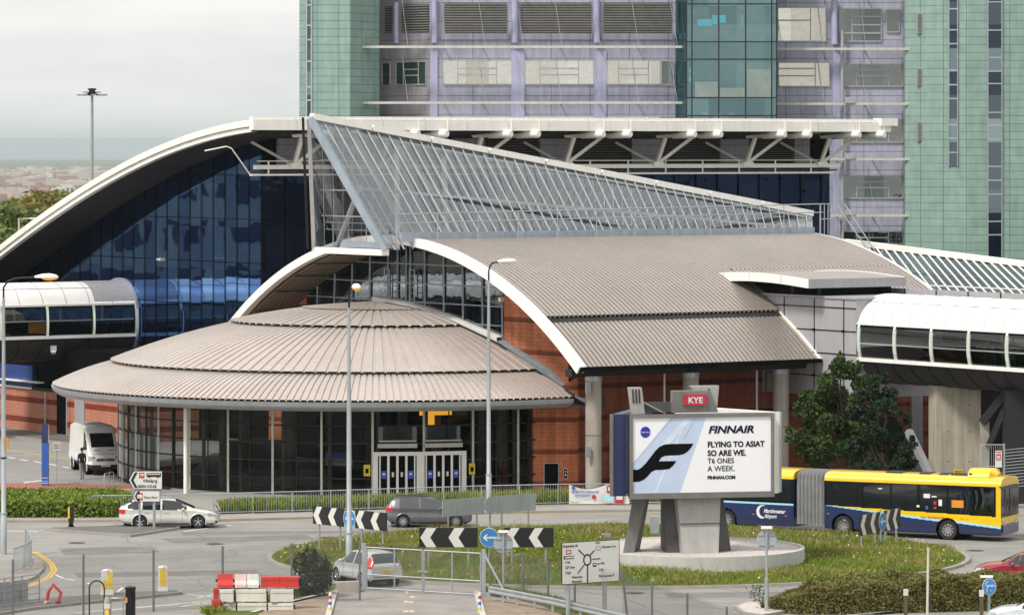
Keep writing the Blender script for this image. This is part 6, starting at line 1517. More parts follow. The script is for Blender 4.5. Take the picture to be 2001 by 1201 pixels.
m.tube([(-.05,-.04,1.65),(-.13,-.04,1.60),(-.13,-.04,1.50),(-.05,-.04,1.45),(-.10,-.04,1.32),(-.08,-.04,1.22)],.015,5,'sign_white'); m.build('disc',parent=t_)
m = MB(); m.box(-.35,.15,-.05,.1,1.80,1.88,'white_metal'); m.build('lamp_hood',parent=t_); post(t_,0,1.85,r=.055,zb=-.2)
D = 158; t_ = thing('white_pole','plain thin white pole standing in front of the dark hedge','pole',(PX(1814,D),D,0)); m = MB(); m.cyl((-.05,0,-.3),(0,0,3.1),.05,.045,n=8); m.build('pole','cream_post',t_)
for px,py,h_,lab in ((1770,1150,1.3,'short white capped stake in the middle of the dark hedge front'),(1918,1152,1.2,'short pale stake beside the oval blue sign')):
    D = 159.4; zt = PZ(py,D); t_ = thing('stake',lab,'stake',(PX(px,D),D,0)); m = MB(); m.box(-.07,.07,-.05,.05,-.1,zt-.25); m.build('post','bark',t_); m = MB(); m.box(-.09,.09,-.07,.07,zt-.25,zt); m.build('cap','cream_post',t_)
# pillar, little notice, cycle stands on the left
p = G(88.5,948); t_ = thing('information_pillar','tall slim blue information pillar by the red crossing strip','pillar',p); m = MB(); m.box(-.18,.18,-.18,.18,0,2.35,'pillar_blue'); m.box(-.18,.18,-.18,.18,2.353,3.32,'paint_navy')
for z in (.12,.22,.42): m.box(-.181,.181,-.184,-.18,z,z+.03,'sign_white')
m.build('column',parent=t_); m = MB(); m.box(-.2,.2,-.2,.2,3.32,3.37,'paint_navy'); m.build('cap',parent=t_)
p = G(110.5,951); t_ = thing('notice_sign','small square notice on a thin post between blue pillar and van','sign',p); post(t_,0,2.4,y=.03,r=.03,zb=0); m = MB(); m.box(-.20,.20,-.02,.02,2.0,2.45,'concrete_light')
for z in (2.1,2.2,2.3): m.box(-.14,.14,-.024,-.02,z,z+.04,'bark')
m.build('board',parent=t_)
for px,lab in ((208.5,'thin metal cycle hoop nearer the white van, by the rotunda glass'),(218,'thin metal cycle hoop nearer the white eave post, by the rotunda glass')):
    p = G(px,952 if px < 212 else 950); t_ = thing('cycle_hoop',lab,'cycle stand',p,R(70),'cycle hoops by the rotunda'); m = MB(); m.tube([(-.3,0,0),(-.3,0,.68),(-.22,0,.78),(.22,0,.78),(.3,0,.68),(.3,0,0)],.03,8); m.build('hoop','galv',t_,smooth=50)
p = G(139,1033)+Vector((0,0,.12)); t_ = thing('traffic_bollard','black and yellow tapered bollard on the traffic island','bollard',p); m = MB(); m.lathe([(.16,0),(.10,.12),(.09,.16)],(0,0,0),14); m.build('base','black',t_)
m = MB(); m.hexa([(-.1,-.1,.14),(.1,-.1,.14),(.1,.1,.14),(-.1,.1,.14),(-.14,-.1,.36),(.14,-.1,.36),(.14,.1,.36),(-.14,.1,.36)],'sign_black'); m.box(-.14,.14,-.1,.1,.363,1.0,'sign_black'); m.box(-.144,-.06,-.104,.05,.40,.97,'sign_yellow'); m.build('body',parent=t_)
# white and yellow bollards on the near island
for px,py,lab in ((209,1166,'nearer white plastic traffic bollard with two yellow panels'),(318,1159,'white plastic traffic bollard with one yellow panel at the island tip')):
    p = G(px,py)+Vector((0,0,.12)); t_ = thing('traffic_bollard',lab,'bollard',p,R(12),'white and yellow traffic bollards'); k = 1.18 if px < 300 else .9
    m = MB(); m.hexa([(-.22*k,-.16,0),(.22*k,-.16,0),(.22*k,.16,0),(-.22*k,.16,0),(-.19*k,-.13,.2),(.19*k,-.13,.2),(.19*k,.13,.2),(-.19*k,.13,.2)]); m.box(-.19*k,.19*k,-.13,.13,.203,.98); m.lathe([(.20,.98),(.15,1.04),(.01,1.05)],(0,0,0),4); m.build('body','sign_white',t_)
    m = MB()
    if px < 300: m.box(-.18*k,-.01,-.137,-.13,.25,.60); m.box(.02,.185*k,-.137,-.13,.25,.92)
    else: m.box(-.15*k,.15*k,-.137,-.13,.22,.90)
    m.build('yellow_panel','sign_yellow',t_)
# foreground bits: hoops, bin, yellow post, red frame
D = 161.5
t_ = thing('cycle_hoop','tall dark arched hoop beside the yellow banded post and black bin','cycle stand',(PX(189,D),D,0)); m = MB(); m.tube([(-.29,0,0),(-.29,0,1.15)]+[(-.30*math.cos(a),0,1.15+.32*math.sin(a)) for a in np.linspace(0,math.pi,10)]+[(.29,0,0)],.03,8); m.build('hoop','dark_metal',t_,smooth=50)
t_ = thing('cycle_hoop','low square silver hoop between the yellow banded post and black bin','cycle stand',(PX(228,D),D,0)); m = MB(); m.tube([(-.24,0,0),(-.24,0,.72),(-.2,0,.78),(.2,0,.78),(.24,0,.72),(.24,0,0)],.03,8); m.build('hoop','galv',t_,smooth=50)
t_ = thing('litter_bin','black cylindrical bin with a small orange tag beside the hoops','bin',(PX(255,D),D,0)); m = MB(); m.lathe([(.18,0),(.20,.05),(.20,1.12),(.22,1.14),(.22,1.22),(.16,1.25)],(0,0,0),20); m.build('body','black_gloss',t_,smooth=40); m = MB(); m.box(-.19,-.10,-.22,-.16,.62,.82); m.build('tag','sign_orange',t_)
t_ = thing('banded_post','yellow banded post between the dark arched hoop and silver hoop','bollard',(PX(210,D-.4),D-.4,0)); m = MB(); m.lathe([(.13,0),(.13,.72),(.10,.85),(.01,.88)],(0,0,0),14,'concrete'); m.box(-.12,.12,-.14,-.1,.42,.62,'cream_post'); m.box(-.07,.07,-.14,-.1,.0,.38,'sign_yellow'); m.build('post',parent=t_)
p = G(105,1184)+Vector((0,0,.12)); t_ = thing('red_barrier_frame','red plastic triangular frame lying on the near pavement island','barrier',p); m = MB(); m.tube([(-.28,0,.08),(-.22,0,.45),(-.02,0,.78),(.30,0,.42),(.18,0,.10)],.07,8,'plastic_red'); m.tube([(-.34,-.1,.06),(-.18,.1,.06)],.07,8,'plastic_pink'); m.tube([(.08,-.05,.06),(.26,.1,.06)],.06,8,'plastic_red'); m.build('frame',parent=t_,smooth=50)
# water-filled barriers
def barrier(label, px, py, L, mat, z=0.0, rz=0.0, tilt=0.0, h=.52, wd=.42, D=None):
    p = G(px,py) if D is None else Vector((PX(px,D),D,0)); t_ = thing('plastic_barrier',label,'barrier',p+Vector((0,0,z)),rz,'stacked red and white plastic barriers')
    prof = [(-wd/2,0),(wd/2,0),(wd/2,.12),(wd*.22,.30),(wd*.18,h),(-wd*.18,h),(-wd*.22,.30),(-wd/2,.12)]; RT = Matrix.Rotation(tilt,4,'X'); m = MB()
    m.prism([RT@Vector((-L/2,y,zz)) for y,zz in prof],RT@Vector((L,0,0)),mat)
    for x in (-L*.28,L*.28): m.prism([RT@Vector((x-.05,y*1.03,zz*1.02)) for y,zz in prof],RT@Vector((.1,0,0)),mat)
    m.build('body',parent=t_); m = MB(); m.cyl(RT@Vector((L/2,0,.06)),RT@Vector((L/2+.07,0,.06)),.06,n=8); m.cyl(RT@Vector((-L/2-.07,0,.3)),RT@Vector((-L/2,0,.3)),.06,n=8); m.build('coupling','dark_metal',t_); return t_
def block(label, px0, px1, D, z0, h, mat, rz=0, wd=.4):
    X0,X1 = PX(px0,D),PX(px1,D); L = (X1-X0)*.96; rj = random.Random(label); t_ = thing('plastic_barrier',label,'barrier',((X0+X1)/2,D+rj.uniform(-.08,.08),z0),rz+R(rj.uniform(-9,9)),'stacked red and white plastic barriers'); m = MB()
    m.box(-L/2,L/2,-wd/2,wd/2,.05,h,mat); m.box(-L/2+.02,L/2-.02,-wd/2-.02,wd/2+.02,h*.72,h*.92,mat)
    for x in (-L*.32,L*.32): m.box(x-.12,x+.12,-wd/2-.01,wd/2+.01,0,.05,'soil')
    m.build('body',parent=t_); m = MB(); m.box(L/2,L/2+.05,-.06,.06,.1,h*.8,'dark_metal'); m.build('coupling',parent=t_)
for a,b,l in ((434,462,'white barrier foot at the left under the barrier stack'),(463,522,'long white barrier lying at the bottom middle of the stack'),(524,575,'white barrier at the bottom right of the stack')): block(l,a,b,163.2,0,.42,'plastic_white')
block('red barrier end piece standing at the left foot of the stack',414,431,163,0,.52,'plastic_red')
for a,b,l in ((428,459,'short white block left in the middle layer of the stack'),(461,522,'long white block in the middle layer of the barrier stack'),(527,574,'white block at right of the middle layer under the red barriers')): block(l,a,b,163.2,.43,.55,'plastic_white')
block('small dark red block at the left end of the middle layer',417,427,163.2,.53,.48,'plastic_red')
for px,mt,l in ((440,'plastic_red','red flared barrier leftmost on top of the stack'),(470,'plastic_pink','faded pinkish flared barrier second on top of the stack'),(494,'plastic_white','white flared barrier third on top of the stack')): barrier(l,px,0,.62 if px < 460 else .46,mt,.99,R(6),R(-8),.55,.55,163.3)
for px,dz,l in ((528,.99,'red barrier fourth on top of the stack'),(566,.99,'big red barrier at the right end on top of the stack')): block(l,px-18,px+20,163.3,dz,.46,'plastic_red',R(-6))
p = G(677,1156); t_ = thing('concrete_block','low weathered concrete block beside the metal gate post','block',p,R(-6)); m = MB(); m.hexa([(-.6,-.3,0),(.6,-.3,0),(.6,.3,0),(-.6,.3,0),(-.55,-.25,.40),(.55,-.25,.47),(.55,.25,.47),(-.55,.25,.42)]); m.build('block','concrete',t_)
for px,lab in ((645,'striped marker post at the left kerb of the access road'),(937,'striped marker post at the right kerb of the access road')):
    D = 163; t_ = thing('marker_post',lab,'marker post',(PX(px,D),D,0),0,'striped marker posts'); m = MB()
    for k,c_ in enumerate(('sign_white','sign_yellow','sign_white','sign_blue','sign_white','sign_red','sign_white')): m.cyl((0,0,.0+k*.12),(.004*k,0,.12+k*.12),.07,.06,n=10,m=c_)
    m.build('post',parent=t_)
# ================================================================== fences
def meshwire(m, A, B, h, step=.11, r=.0045, z0=.05):
    A = Vector(A); B = Vector(B); L = (B-A).length; d = (B-A)/L; n = int((L+h)/step)
    for s in (1,-1):
        for i in range(n):
            u0 = i*step-h; u1 = i*step; z_a, z_b = 0, h
            if u0 < 0: z_a = -u0; u0 = 0
            if u1 > L: z_b = h-(u1-L); u1 = L
            if z_b-z_a < .02: continue
            p = A+d*u0+Vector((0,0,z0+(z_a if s > 0 else h-z_a))); q = A+d*u1+Vector((0,0,z0+(z_b if s > 0 else h-z_b))); m.tube([p,q],r,3,caps=False)
M('wire', (.13,.135,.135), .5, .3); M('post_grey', (.16,.17,.18), .5, .3)
def chainlink(label, posts, h, wire_r=.0045, leans={}):
    c = Vector(posts[0]); t_ = thing('chain_link_fence',label,'fence',c)
    for i,p in enumerate(posts):
        q = Vector(p)-c; m = MB(); m.cyl(q+Vector((leans.get(i,0),0,-.3)),q+Vector((0,0,h+.06)),.045,n=8); m.build('post','post_grey',t_)
    m = MB()
    for a,b in zip(posts,posts[1:]): meshwire(m,Vector(a)-c,Vector(b)-c,h-.1,r=wire_r)
    m.build('wire_mesh','wire',t_,recalc=False); m = MB()
    for a,b in zip(posts,posts[1:]):
        for z in (.1,h*.5,h): m.tube([Vector(a)-c+Vector((0,0,z)),Vector(b)-c+Vector((0,0,z))],.006,4)
    m.build('line_wire','wire',t_); return t_
def fp(px, top, h): D = FPX*(EYE-h)/(top-HOR); return Vector((PX(px,D),D,0))
chainlink('long grey chain link fence running behind the stacked red and white barriers', [fp(*q,2.4) for q in ((-110,1103),(25,1095),(163,1085),(300,1077),(435,1069),(570,1063),(703,1059))], 2.4)
chainlink('chain link fence stepping downhill behind the map sign', [fp(*q,2.0) for q in ((958,1072),(1022,1083),(1071,1097),(1123,1103),(1216,1116),(1274,1138),(1343,1161),(1420,1187),(1510,1215))], 2.0, leans={4:.25})
g0, g1 = G(711,1153), G(945,1167); gt = thing('metal_gate','galvanised double gate with mesh infill closing the access road','gate',(g0+g1)/2); gc = (g0+g1)/2; gd = (g1-g0); gL = gd.length; gd /= gL
for q in (g0,g1): m = MB(); m.bar(q-gc+Vector((0,0,-.2)),q-gc+Vector((0,0,1.98)),.17,.17); m.build('post','galv',gt)
for k in (0,1):
    a = g0-gc+gd*(.14 if k == 0 else gL/2+.04); b = g0-gc+gd*(gL/2-.04 if k == 0 else gL-.14); m = MB()
    for z in (.12,.68,1.82): m.tube([a+Vector((0,0,z)),b+Vector((0,0,z))],.032,8)
    for q in (a,b,(a+b)/2): m.tube([q+Vector((0,0,.1)),q+Vector((0,0,1.84))],.034,8)
    lf = m.build('leaf','galv',gt,smooth=50); m = MB(); meshwire(m,a,b,1.68,z0=.13); m.build('wire_mesh','wire',lf,recalc=False)
m = MB(); q = g0-gc+gd*gL/2; m.bar(q-gd*.25+Vector((0,-.06,.95)),q+gd*.25+Vector((0,-.06,.95)),.05); m.build('latch','galv',gt)
m = MB(); m.bar(g1-gc+Vector((.05,0,1.75)),g1-gc+Vector((1.1,-2.2,.05)),.06); m.build('brace','galv',gt)
gr_pts = [G(956,1151,.6),G(1010,1161,.6),G(1080,1174,.6),G(1190,1200,.6),G(1260,1216,.6)]; gq = Vector((gr_pts[0].x,gr_pts[0].y,0)); gr_ = thing('guard_rail','galvanised crash barrier running along the chain link fence behind the map sign','guard rail',gq)
m = MB(); prof = [(0,-.15),(.04,-.12),(.04,-.06),(0,-.02),(0,.02),(.04,.06),(.04,.12),(0,.15)]
m.grid([[Vector((p.x,p.y,.6))-gq+Vector((-.5*y,-.86*y,z)) for y,z in prof] for p in gr_pts]); m.build('beam','galv',gr_)
for i in range(9):
    f = i/8*(len(gr_pts)-1); k = min(int(f),len(gr_pts)-2); p = gr_pts[k].lerp(gr_pts[k+1],f-k); m = MB(); q = Vector((p.x,p.y+.06,0))-gq; m.bar(q+Vector((0,0,-.2)),q+Vector((0,0,.68)),.1,.08); m.build('post','galv',gr_)
def railing(label, pts, h=1.05, bar=.13, base_z=.12, panel=2.0, rails=(.10,), mat='galv', br=.010, cat='railing'):
    P = [Vector((p.x,p.y,base_z)) for p in pts]; c = P[0]; t_ = thing('pedestrian_railing',label,cat,c); seg = [0]
    for a,b in zip(P,P[1:]): seg.append(seg[-1]+(b-a).length)
    def at(s):
        for i in range(len(P)-1):
            if s <= seg[i+1]+1e-6: return P[i].lerp(P[i+1],(s-seg[i])/max(1e-6,seg[i+1]-seg[i]))-c
        return P[-1]-c
    n = max(1,round(seg[-1]/panel))
    for i in range(n+1): q = at(seg[-1]*i/n); m = MB(); m.cyl(q+Vector((0,0,-.1)),q+Vector((0,0,h+.02)),.03,n=8); m.build('post',mat,t_)
    m = MB(); q = [at(s) for s in np.linspace(0,seg[-1],max(2,n*4+1))]
    m.tube([p+Vector((0,0,h)) for p in q],.028,6)
    for z in rails: m.tube([p+Vector((0,0,z)) for p in q],.022,6)
    m.build('rail',mat,t_); 
    if bar:
        m = MB()
        for s in np.arange(bar,seg[-1],bar): p = at(s); m.tube([p+Vector((0,0,rails[0])),p+Vector((0,0,h))],br,4,caps=False)
        m.build('infill_bars',mat,t_,recalc=False)
    return t_
railing('long grey pedestrian railing with upright bars along the far pavement', [G(a,b) for a,b in ((180,1014),(300,1012),(430,1009),(600,1004.5),(735,1000),(850,996),(960,992.5),(1060,990.5),(1112,989.5),(1240,989),(1320,990))])
railing('curved grey railing round the pavement corner by the double yellow lines', [G(a,b) for a,b in ((50,1083),(56,1090),(61,1099),(61,1107),(55,1113),(44,1119),(27,1125))], 1.08, .10, panel=1.6)
rl2 = railing('grey railing with horizontal rails and an orange lamp near the red frame', [G(a,b) for a,b in ((-70,1198),(-30,1194),(20,1188),(68,1181),(77,1180))], 1.12, 0, panel=.95, rails=(.10,.35,.6,.85))
m = MB(); q = G(23,1186)-rl2.location; m.tube([(q.x-.08,q.y-.15,.72),(q.x+.06,q.y-.15,1.0)],.07,8); m.build('orange_lamp','sign_orange',rl2,smooth=50)
m = MB(); a,b = G(-20,1192)-rl2.location, G(55,1183)-rl2.location; m.poly([(a.x,a.y+.03,.1),(b.x,b.y+.03,.1),(b.x,b.y+.03,.95),(a.x,a.y+.03,.95)]); m.build('mesh_panel','sign_back',rl2)
# banner tied to the railing
bp = G(1112,990); D = bp.y-.12; X0,X1 = PX(1112,D),PX(1230,D); bn = thing('banner','white advertising banner sagging on the railing beside the billboard','banner',(X0,D,.12)); W_ = X1-X0; m = MB(); rws = []
for i in range(25):
    f = i/24; top = 1.05-.24*math.sin(math.pi*min(1,f/.62)) if f < .62 else 1.05-.05*(f-.62)*5*(1 if f > .8 else .6); top -= .22*max(0,(f-.8)/.2)
    rws.append([(f*W_,-.03*math.sin(f*17)-.02*math.sin(z*6+f*9),.05+(top-.05)*z) for z in np.linspace(0,1,6)])
m.grid(rws); m.build('sheet','sign_white',bn,smooth=60)
m = MB(); m.text('DE BA IDCOEXSCOF',.17,Matrix.Translation((.12,-.075,.62))@RX,'sign_blue',fat=.004,sx=.9); m.text('HE FCIDIIOT',.16,Matrix.Translation((.3,-.075,.42))@RX,'sign_blue',fat=.003,sx=.9); m.text('48-8 ww.LFT',.08,Matrix.Translation((.1,-.075,.12))@RX,'dark_metal'); disc(m,.22,.88,.09,'sign_blue',-.08,-.06,16); disc(m,1.28,.42,.11,'sign_red',-.08,-.06,16)
m.build('lettering',parent=bn); m = MB(); m.box(1.95,2.45,-.09,-.06,.62,1.02,'sign_red'); m.box(2.02,2.38,-.094,-.09,.74,.92,'sign_white'); m.box(1.75,2.32,-.085,-.06,.10,.60,'plastic_pink'); m.box(1.8,2.28,-.09,-.085,.22,.56,'paint_lightblue'); m.box(2.38,2.82,-.09,-.06,.10,.62,'sign_red'); m.box(2.44,2.76,-.094,-.09,.28,.54,'sign_white'); m.build('picture_patch',parent=bn)
# fence and notice below the footbridge at right
D = 209; t_ = thing('metal_fence','tall grey mesh fence beside the concrete bridge pier','fence',(PX(1955,D),D,0)); X0 = PX(1916,D)-t_.location.x; X1 = PX(2060,D)-t_.location.x; xm = PX(1962,D)-t_.location.x
m = MB()
for x in (X0,xm,X1): m.bar((x,0,0),(x,0,3.45),.08)
for z in (.3,1.1,2.3,3.4): m.bar((X0,0,z),(xm,0,z),.05)
for z in np.arange(1.2,3.2,.16): m.bar((xm,0,z),(X1,0,z+.25),.035)
for x in np.arange(X0,xm,.11): m.bar((x,0,.1),(x,0,3.4),.02)
m.build('bars','galv',t_)
p_ = (PX(1951,D-.15),D-.15,2.25); t_ = thing('speed_notice','white notice with dark red square hanging on the fence beside the pier','sign',p_); m = MB(); m.box(-.17,.17,-.01,.01,0,.85,'sign_white'); m.box(-.12,.12,-.016,-.01,.36,.68,'sign_red'); m.box(-.08,.08,-.02,-.016,.42,.60,'sign_white'); m.text('20',.13,Matrix.Translation((-.07,-.022,.45))@RX,'sign_red'); m.box(-.15,.15,-.016,-.01,.75,.80,'sign_red'); m.build('board',parent=t_)
# pale cabin and hut beyond the pier
D = 236; t_ = thing('site_cabin','pale cabin with dark doorway glimpsed beyond the concrete bridge pier','cabin',(PX(1952,D),D,0)); m = MB(); X = t_.location.x; m.box(-1.9,1.9,0,3,0,5.6,'sign_white'); m.box(-.5,.5,-.05,0,2.2,5.2,'black'); m.box(-.8,.8,-.15,.0,5.2,5.45,'concrete_light'); m.box(-2,2,-1.0,0,0,1.4,'concrete'); m.box(-.2,2.1,.5,3.2,5.61,8.2,'grey_panel'); m.build('cabin',parent=t_)
# ================================================================== billboard on its gravel plinth
pc = Vector((PX(1360,181),181,0)); m = MB(); n = 72
def rg_(r,z): return [(pc.x+r*math.cos(2*math.pi*k/n),pc.y+r*math.sin(2*math.pi*k/n),z) for k in range(n)]
m.grid([rg_(4.8,.2),rg_(4.8,.92),rg_(4.62,.92),rg_(4.60,.86)],'concrete_light',close=True); tag(m.build('plinth_wall',smooth=40),kind='structure')
m = MB(); m.poly(rg_(4.6,.86),'gravel'); tag(m.build('gravel_bed'),kind='structure')
bt = thing('billboard','large three sided advertising billboard on concrete slab legs in the roundabout','billboard',(PX(1371.5,178.3),178.3,.87),R(12)); ZB, ZT, HW = 3.40-.87, 6.95-.87, 3.25
def panel(p, q, mat, nm, thick=.42):
    m = MB(); d = (Vector(q)-Vector(p)).normalized(); nrm = Vector((d.y,-d.x,0)); p = Vector(p); q = Vector(q)
    m.hexa([p+Vector((0,0,ZB)),q+Vector((0,0,ZB)),q-nrm*thick+Vector((0,0,ZB)),p-nrm*thick+Vector((0,0,ZB)),p+Vector((0,0,ZT)),q+Vector((0,0,ZT)),q-nrm*thick+Vector((0,0,ZT)),p-nrm*thick+Vector((0,0,ZT))],mat); return m.build(nm,parent=bt)
M('ad_white',(.86,.86,.90),.25,var=.02,spec=.6); M('ad_blue',(.52,.62,.80),.25,var=.04,spec=.6); M('ad_line',(.34,.45,.66),.3); M('frame_grey',(.22,.21,.20),.4,.4); M('ink',(.004,.004,.005),.9,spec=.1); M('ink_navy',(.010,.012,.05),.9,spec=.1); M('panel_navy',(.02,.03,.10),.35); M('ball_blue',(.02,.04,.38),.25)
panel((-HW-.22,.55,0),(-HW*.1-.4,6.0,0),'panel_navy','side_panel'); panel((HW+.40,.55,0),(HW*.1+.3,6.0,0),'white_metal','side_panel')
m = MB(); m.box(-HW-.66,-HW-.02,.4,.5,ZB+.0,ZT,'panel_navy'); m.box(-HW-.74,-HW-.63,.35,.55,ZB,ZT,'frame_grey'); m.build('edge_strip',parent=bt)
m = MB(); m.box(HW+.06,HW+.42,.45,.5,ZB+.05,ZT+.02,'white_metal'); m.box(HW+.39,HW+.47,.42,.6,ZB+.05,ZT,'galv'); m.build('edge_strip',parent=bt)
m = MB(); m.box(-HW,HW,.0,.40,ZB,ZT,'dark_metal'); fr = m.build('front_box',parent=bt)
m = MB(); e = .14
m.box(-HW,HW,-.10,-.0,ZT-e,ZT); m.box(-HW,HW,-.10,-.0,ZB,ZB+e); m.box(-HW,-HW+e,-.098,-.002,ZB+e+.002,ZT-e-.002); m.box(HW-e,HW,-.098,-.002,ZB+e+.002,ZT-e-.002); m.box(-HW,HW,-.12,.2,ZB-.10,ZB-.002); m.build('frame','frame_grey',bt)
x0,x1,z0,z1 = -HW+e+.004,HW-e-.004,ZB+e+.004,ZT-e-.004
m = MB(); m.poly([(x0,-.03,z0),(x1,-.03,z0),(x1,-.03,z1),(x0,-.03,z1)]); ad = m.build('poster','ad_white',bt)
def ap_(zx,zy): return (x0+(zx-170)/(1027-170)*(x1-x0), z1-(zy-232)/(692-232)*(z1-z0))
def adpoly(pts, mat, y): m.poly([(ap_(*p)[0],y,ap_(*p)[1]) for p in pts],mat)
m = MB(); adpoly([(172,515),(400,234),(622,234),(462,690),(172,690)],'ad_blue',-.034)
adpoly([(172,640),(172,600),(430,300),(500,234),(540,234)],'ad_line_pale',-.036); adpoly([(300,690),(470,300),(500,234),(508,234),(480,300),(318,690)],'ad_line_pale',-.037); adpoly([(172,512),(172,506),(410,238),(416,238)],'ad_line',-.038); adpoly([(480,370),(555,240),(558,240),(486,370)],'ad_line',-.038)
adpoly([(172,545),(200,547),(225,533),(250,508),(285,464),(310,432),(335,408),(365,395),(400,392),(545,392),(530,418),(510,440),(485,456),(455,462),(372,464),(348,473),(330,497),(440,497),(420,525),(395,545),(360,550),(310,550),(285,562),(262,588),(240,608),(210,620),(172,622)],'ink',-.041)
c_ = ap_(248,318); m.prism([(c_[0]+.225*math.cos(a),-.040,c_[1]+.245*math.sin(a)) for a in np.linspace(0,2*math.pi,33)[:-1]],(0,.004,0),'ball_blue'); m.text('ONEWORLD',.075,Matrix.Translation((c_[0],-.044,c_[1]-.03))@RX,'ad_white',align='CENTER')
def adt(s,zx,zy,size,mat='ink',**k): q = ap_(zx,zy); m.text(s,size,Matrix.Translation((q[0],-.044,q[1]))@RX,mat,**k)
adt('FINNAIR',636,330,.44,'ink_navy',shear=.22,fat=.016,sx=1.22); adt('FLYING TO ASIAT',632,416,.34,fat=.012,sx=.95); adt('SO ARE WE.',632,469,.34,fat=.012,sx=.95); adt('T6 ONES',632,515,.32,fat=.004,sx=.95); adt('A WEEK.',632,564,.34,fat=.002,sx=.95); adt('FINNAN.COM',632,612,.20,fat=.010)
q = ap_(700,500); m.build('printed_design',parent=ad)
# slab legs
def leg(pts_bot, pts_top, mat, par=bt):
    m = MB(); m.hexa([Vector(p) for p in pts_bot]+[Vector(p) for p in pts_top],mat); return m.build('leg',parent=par)
lg0 = leg([(-.78,.2,-.05),(.80,.2,-.05),(.80,.75,-.05),(-.78,.75,-.05)],[(-1.0,.5,ZB-.1),(.98,.5,ZB-.1),(.98,1.1,ZB-.1),(-1.0,1.1,ZB-.1)],'concrete_pale')
m = MB(); m.box(-.90,.90,.28,.35,1.28,1.30); m.build('joint','dark_metal',lg0)
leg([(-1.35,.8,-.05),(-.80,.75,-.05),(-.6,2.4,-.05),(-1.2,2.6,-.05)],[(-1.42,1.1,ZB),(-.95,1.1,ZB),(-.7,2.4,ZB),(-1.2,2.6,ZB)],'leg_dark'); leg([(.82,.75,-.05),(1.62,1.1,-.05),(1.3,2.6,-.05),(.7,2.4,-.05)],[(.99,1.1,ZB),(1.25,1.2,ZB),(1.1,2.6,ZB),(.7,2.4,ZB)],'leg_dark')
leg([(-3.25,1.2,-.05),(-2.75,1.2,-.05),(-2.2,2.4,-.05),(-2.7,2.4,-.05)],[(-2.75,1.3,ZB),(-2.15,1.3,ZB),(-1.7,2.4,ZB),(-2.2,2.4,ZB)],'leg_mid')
m = MB(); m.hexa([(-1.08,.9,ZT+.0),(.98,.9,ZT),(.98,1.4,ZT),(-1.08,1.4,ZT),(-1.05,.9,ZT+.95),(.62,.9,ZT+.95),(.62,1.4,ZT+.95),(-1.05,1.4,ZT+.95)],'frame_grey'); hb = m.build('top_box',parent=bt)
m = MB(); m.box(-.60,.44,.80,.90,ZT+.32,ZT+.80,'sign_red'); m.text('KYE',.36,Matrix.Translation((-.08,.79,ZT+.43))@RX,'sign_white',align='CENTER',fat=.012,sx=1.05); m.build('red_sign',parent=hb)
m = MB(); m.hexa([(.55,1.6,ZT),(1.1,1.6,ZT),(1.1,2.0,ZT),(.55,2.0,ZT),(-.1,1.6,ZT+1.12),(1.2,1.6,ZT+1.12),(1.2,2.0,ZT+1.12),(-.1,2.0,ZT+1.12)],'concrete_pale'); m.bar((.68,1.58,ZT+.5),(.74,1.58,ZT+1.0),.06,.05,'dark_metal'); m.build('top_fin',parent=bt)
m = MB(); m.hexa([(-2.85,1.0,ZT-.05),(-2.3,1.0,ZT-.05),(-2.3,1.4,ZT-.05),(-2.85,1.4,ZT-.05),(-3.0,1.0,ZT+1.12),(-2.45,1.0,ZT+1.12),(-2.45,1.4,ZT+1.12),(-3.0,1.4,ZT+1.12)],'concrete_pale')
for k in (.12,.26,.40): m.bar((-2.95+k,.98,ZT+.45),(-2.98+k,.98,ZT+1.05),.05,.05,'dark_metal')
m.bar((-2.4,1.1,ZT+.5),(-1.5,1.0,ZT+.03),.05,.05,'galv'); m.bar((-2.3,1.2,ZT+.25),(-1.1,1.2,ZT+.25),.05,.45,'leg_dark'); m.build('top_fin',parent=bt)
p = G(1279,1047,.5); t_ = thing('utility_cabinet','small grey cabinet on the grass beside the billboard legs','cabinet',Vector((p.x,p.y,.4))); m = MB(); m.box(-.2,.2,-.16,.16,.22,1.02); m.build('box','sign_back',t_); m = MB()
for x in (-.13,.13): m.box(x-.03,x+.03,-.05,.05,-.1,.22)
m.build('leg','galv',t_)
p = G(1187,1050,.85); t_ = thing('ground_light','little grey ground spotlight on the gravel plinth behind the map sign','spotlight',Vector((p.x,p.y,.86))); m = MB(); m.box(-.14,.14,-.1,.1,.02,.2); m.cyl((0,0,-.02),(0,0,.05),.05,n=8); m.build('body','galv',t_)
# ================================================================== plants
rng = np.random.default_rng(5)
def pxblob(px, py, rx, ry, D, base, dy=0, ryy=None): # blob centre and radii given in photo pixels at depth D, returned relative to base
    s = D/FPX; return (PX(px,D)-base.x, dy, PZ(py,D)-base.z, rx*s, (ryy or rx)*s, ry*s)
def tufts(bl, sd):                            # break every crown mass into uneven tufts
    r = random.Random(sd); o = []
    for (x,y,z,rx,ry,rz) in bl:
        for _ in range(5): o.append((x+r.uniform(-.75,.75)*rx,y+r.uniform(-.7,.7)*ry,z+r.uniform(-.75,.75)*rz,rx*r.uniform(.38,.66),ry*r.uniform(.4,.7),rz*r.uniform(.36,.62)))
    return o
D = 215; b = Vector((PX(1650,D),D,0)); bl = [pxblob(*q,D,b,dy) for q,dy in (((1648,712,22,24),0),((1668,735,22,25),.3),((1625,745,26,28),-.4),((1605,785,32,32),0),((1650,785,40,38),.4),((1690,790,28,32),0),((1590,830,28,28),.3),((1632,845,46,36),-.6),((1680,840,40,40),.2),((1612,885,44,26),0),((1668,892,42,26),-.3),((1560,800,12,12),0),((1555,850,16,14),0),((1578,875,24,26),.2),((1690,745,12,14),0),((1640,700,9,12),0),((1720,830,20,24),.3),((1570,768,12,14),0),((1700,860,24,30),.5))]
bl = tufts(bl, 31)
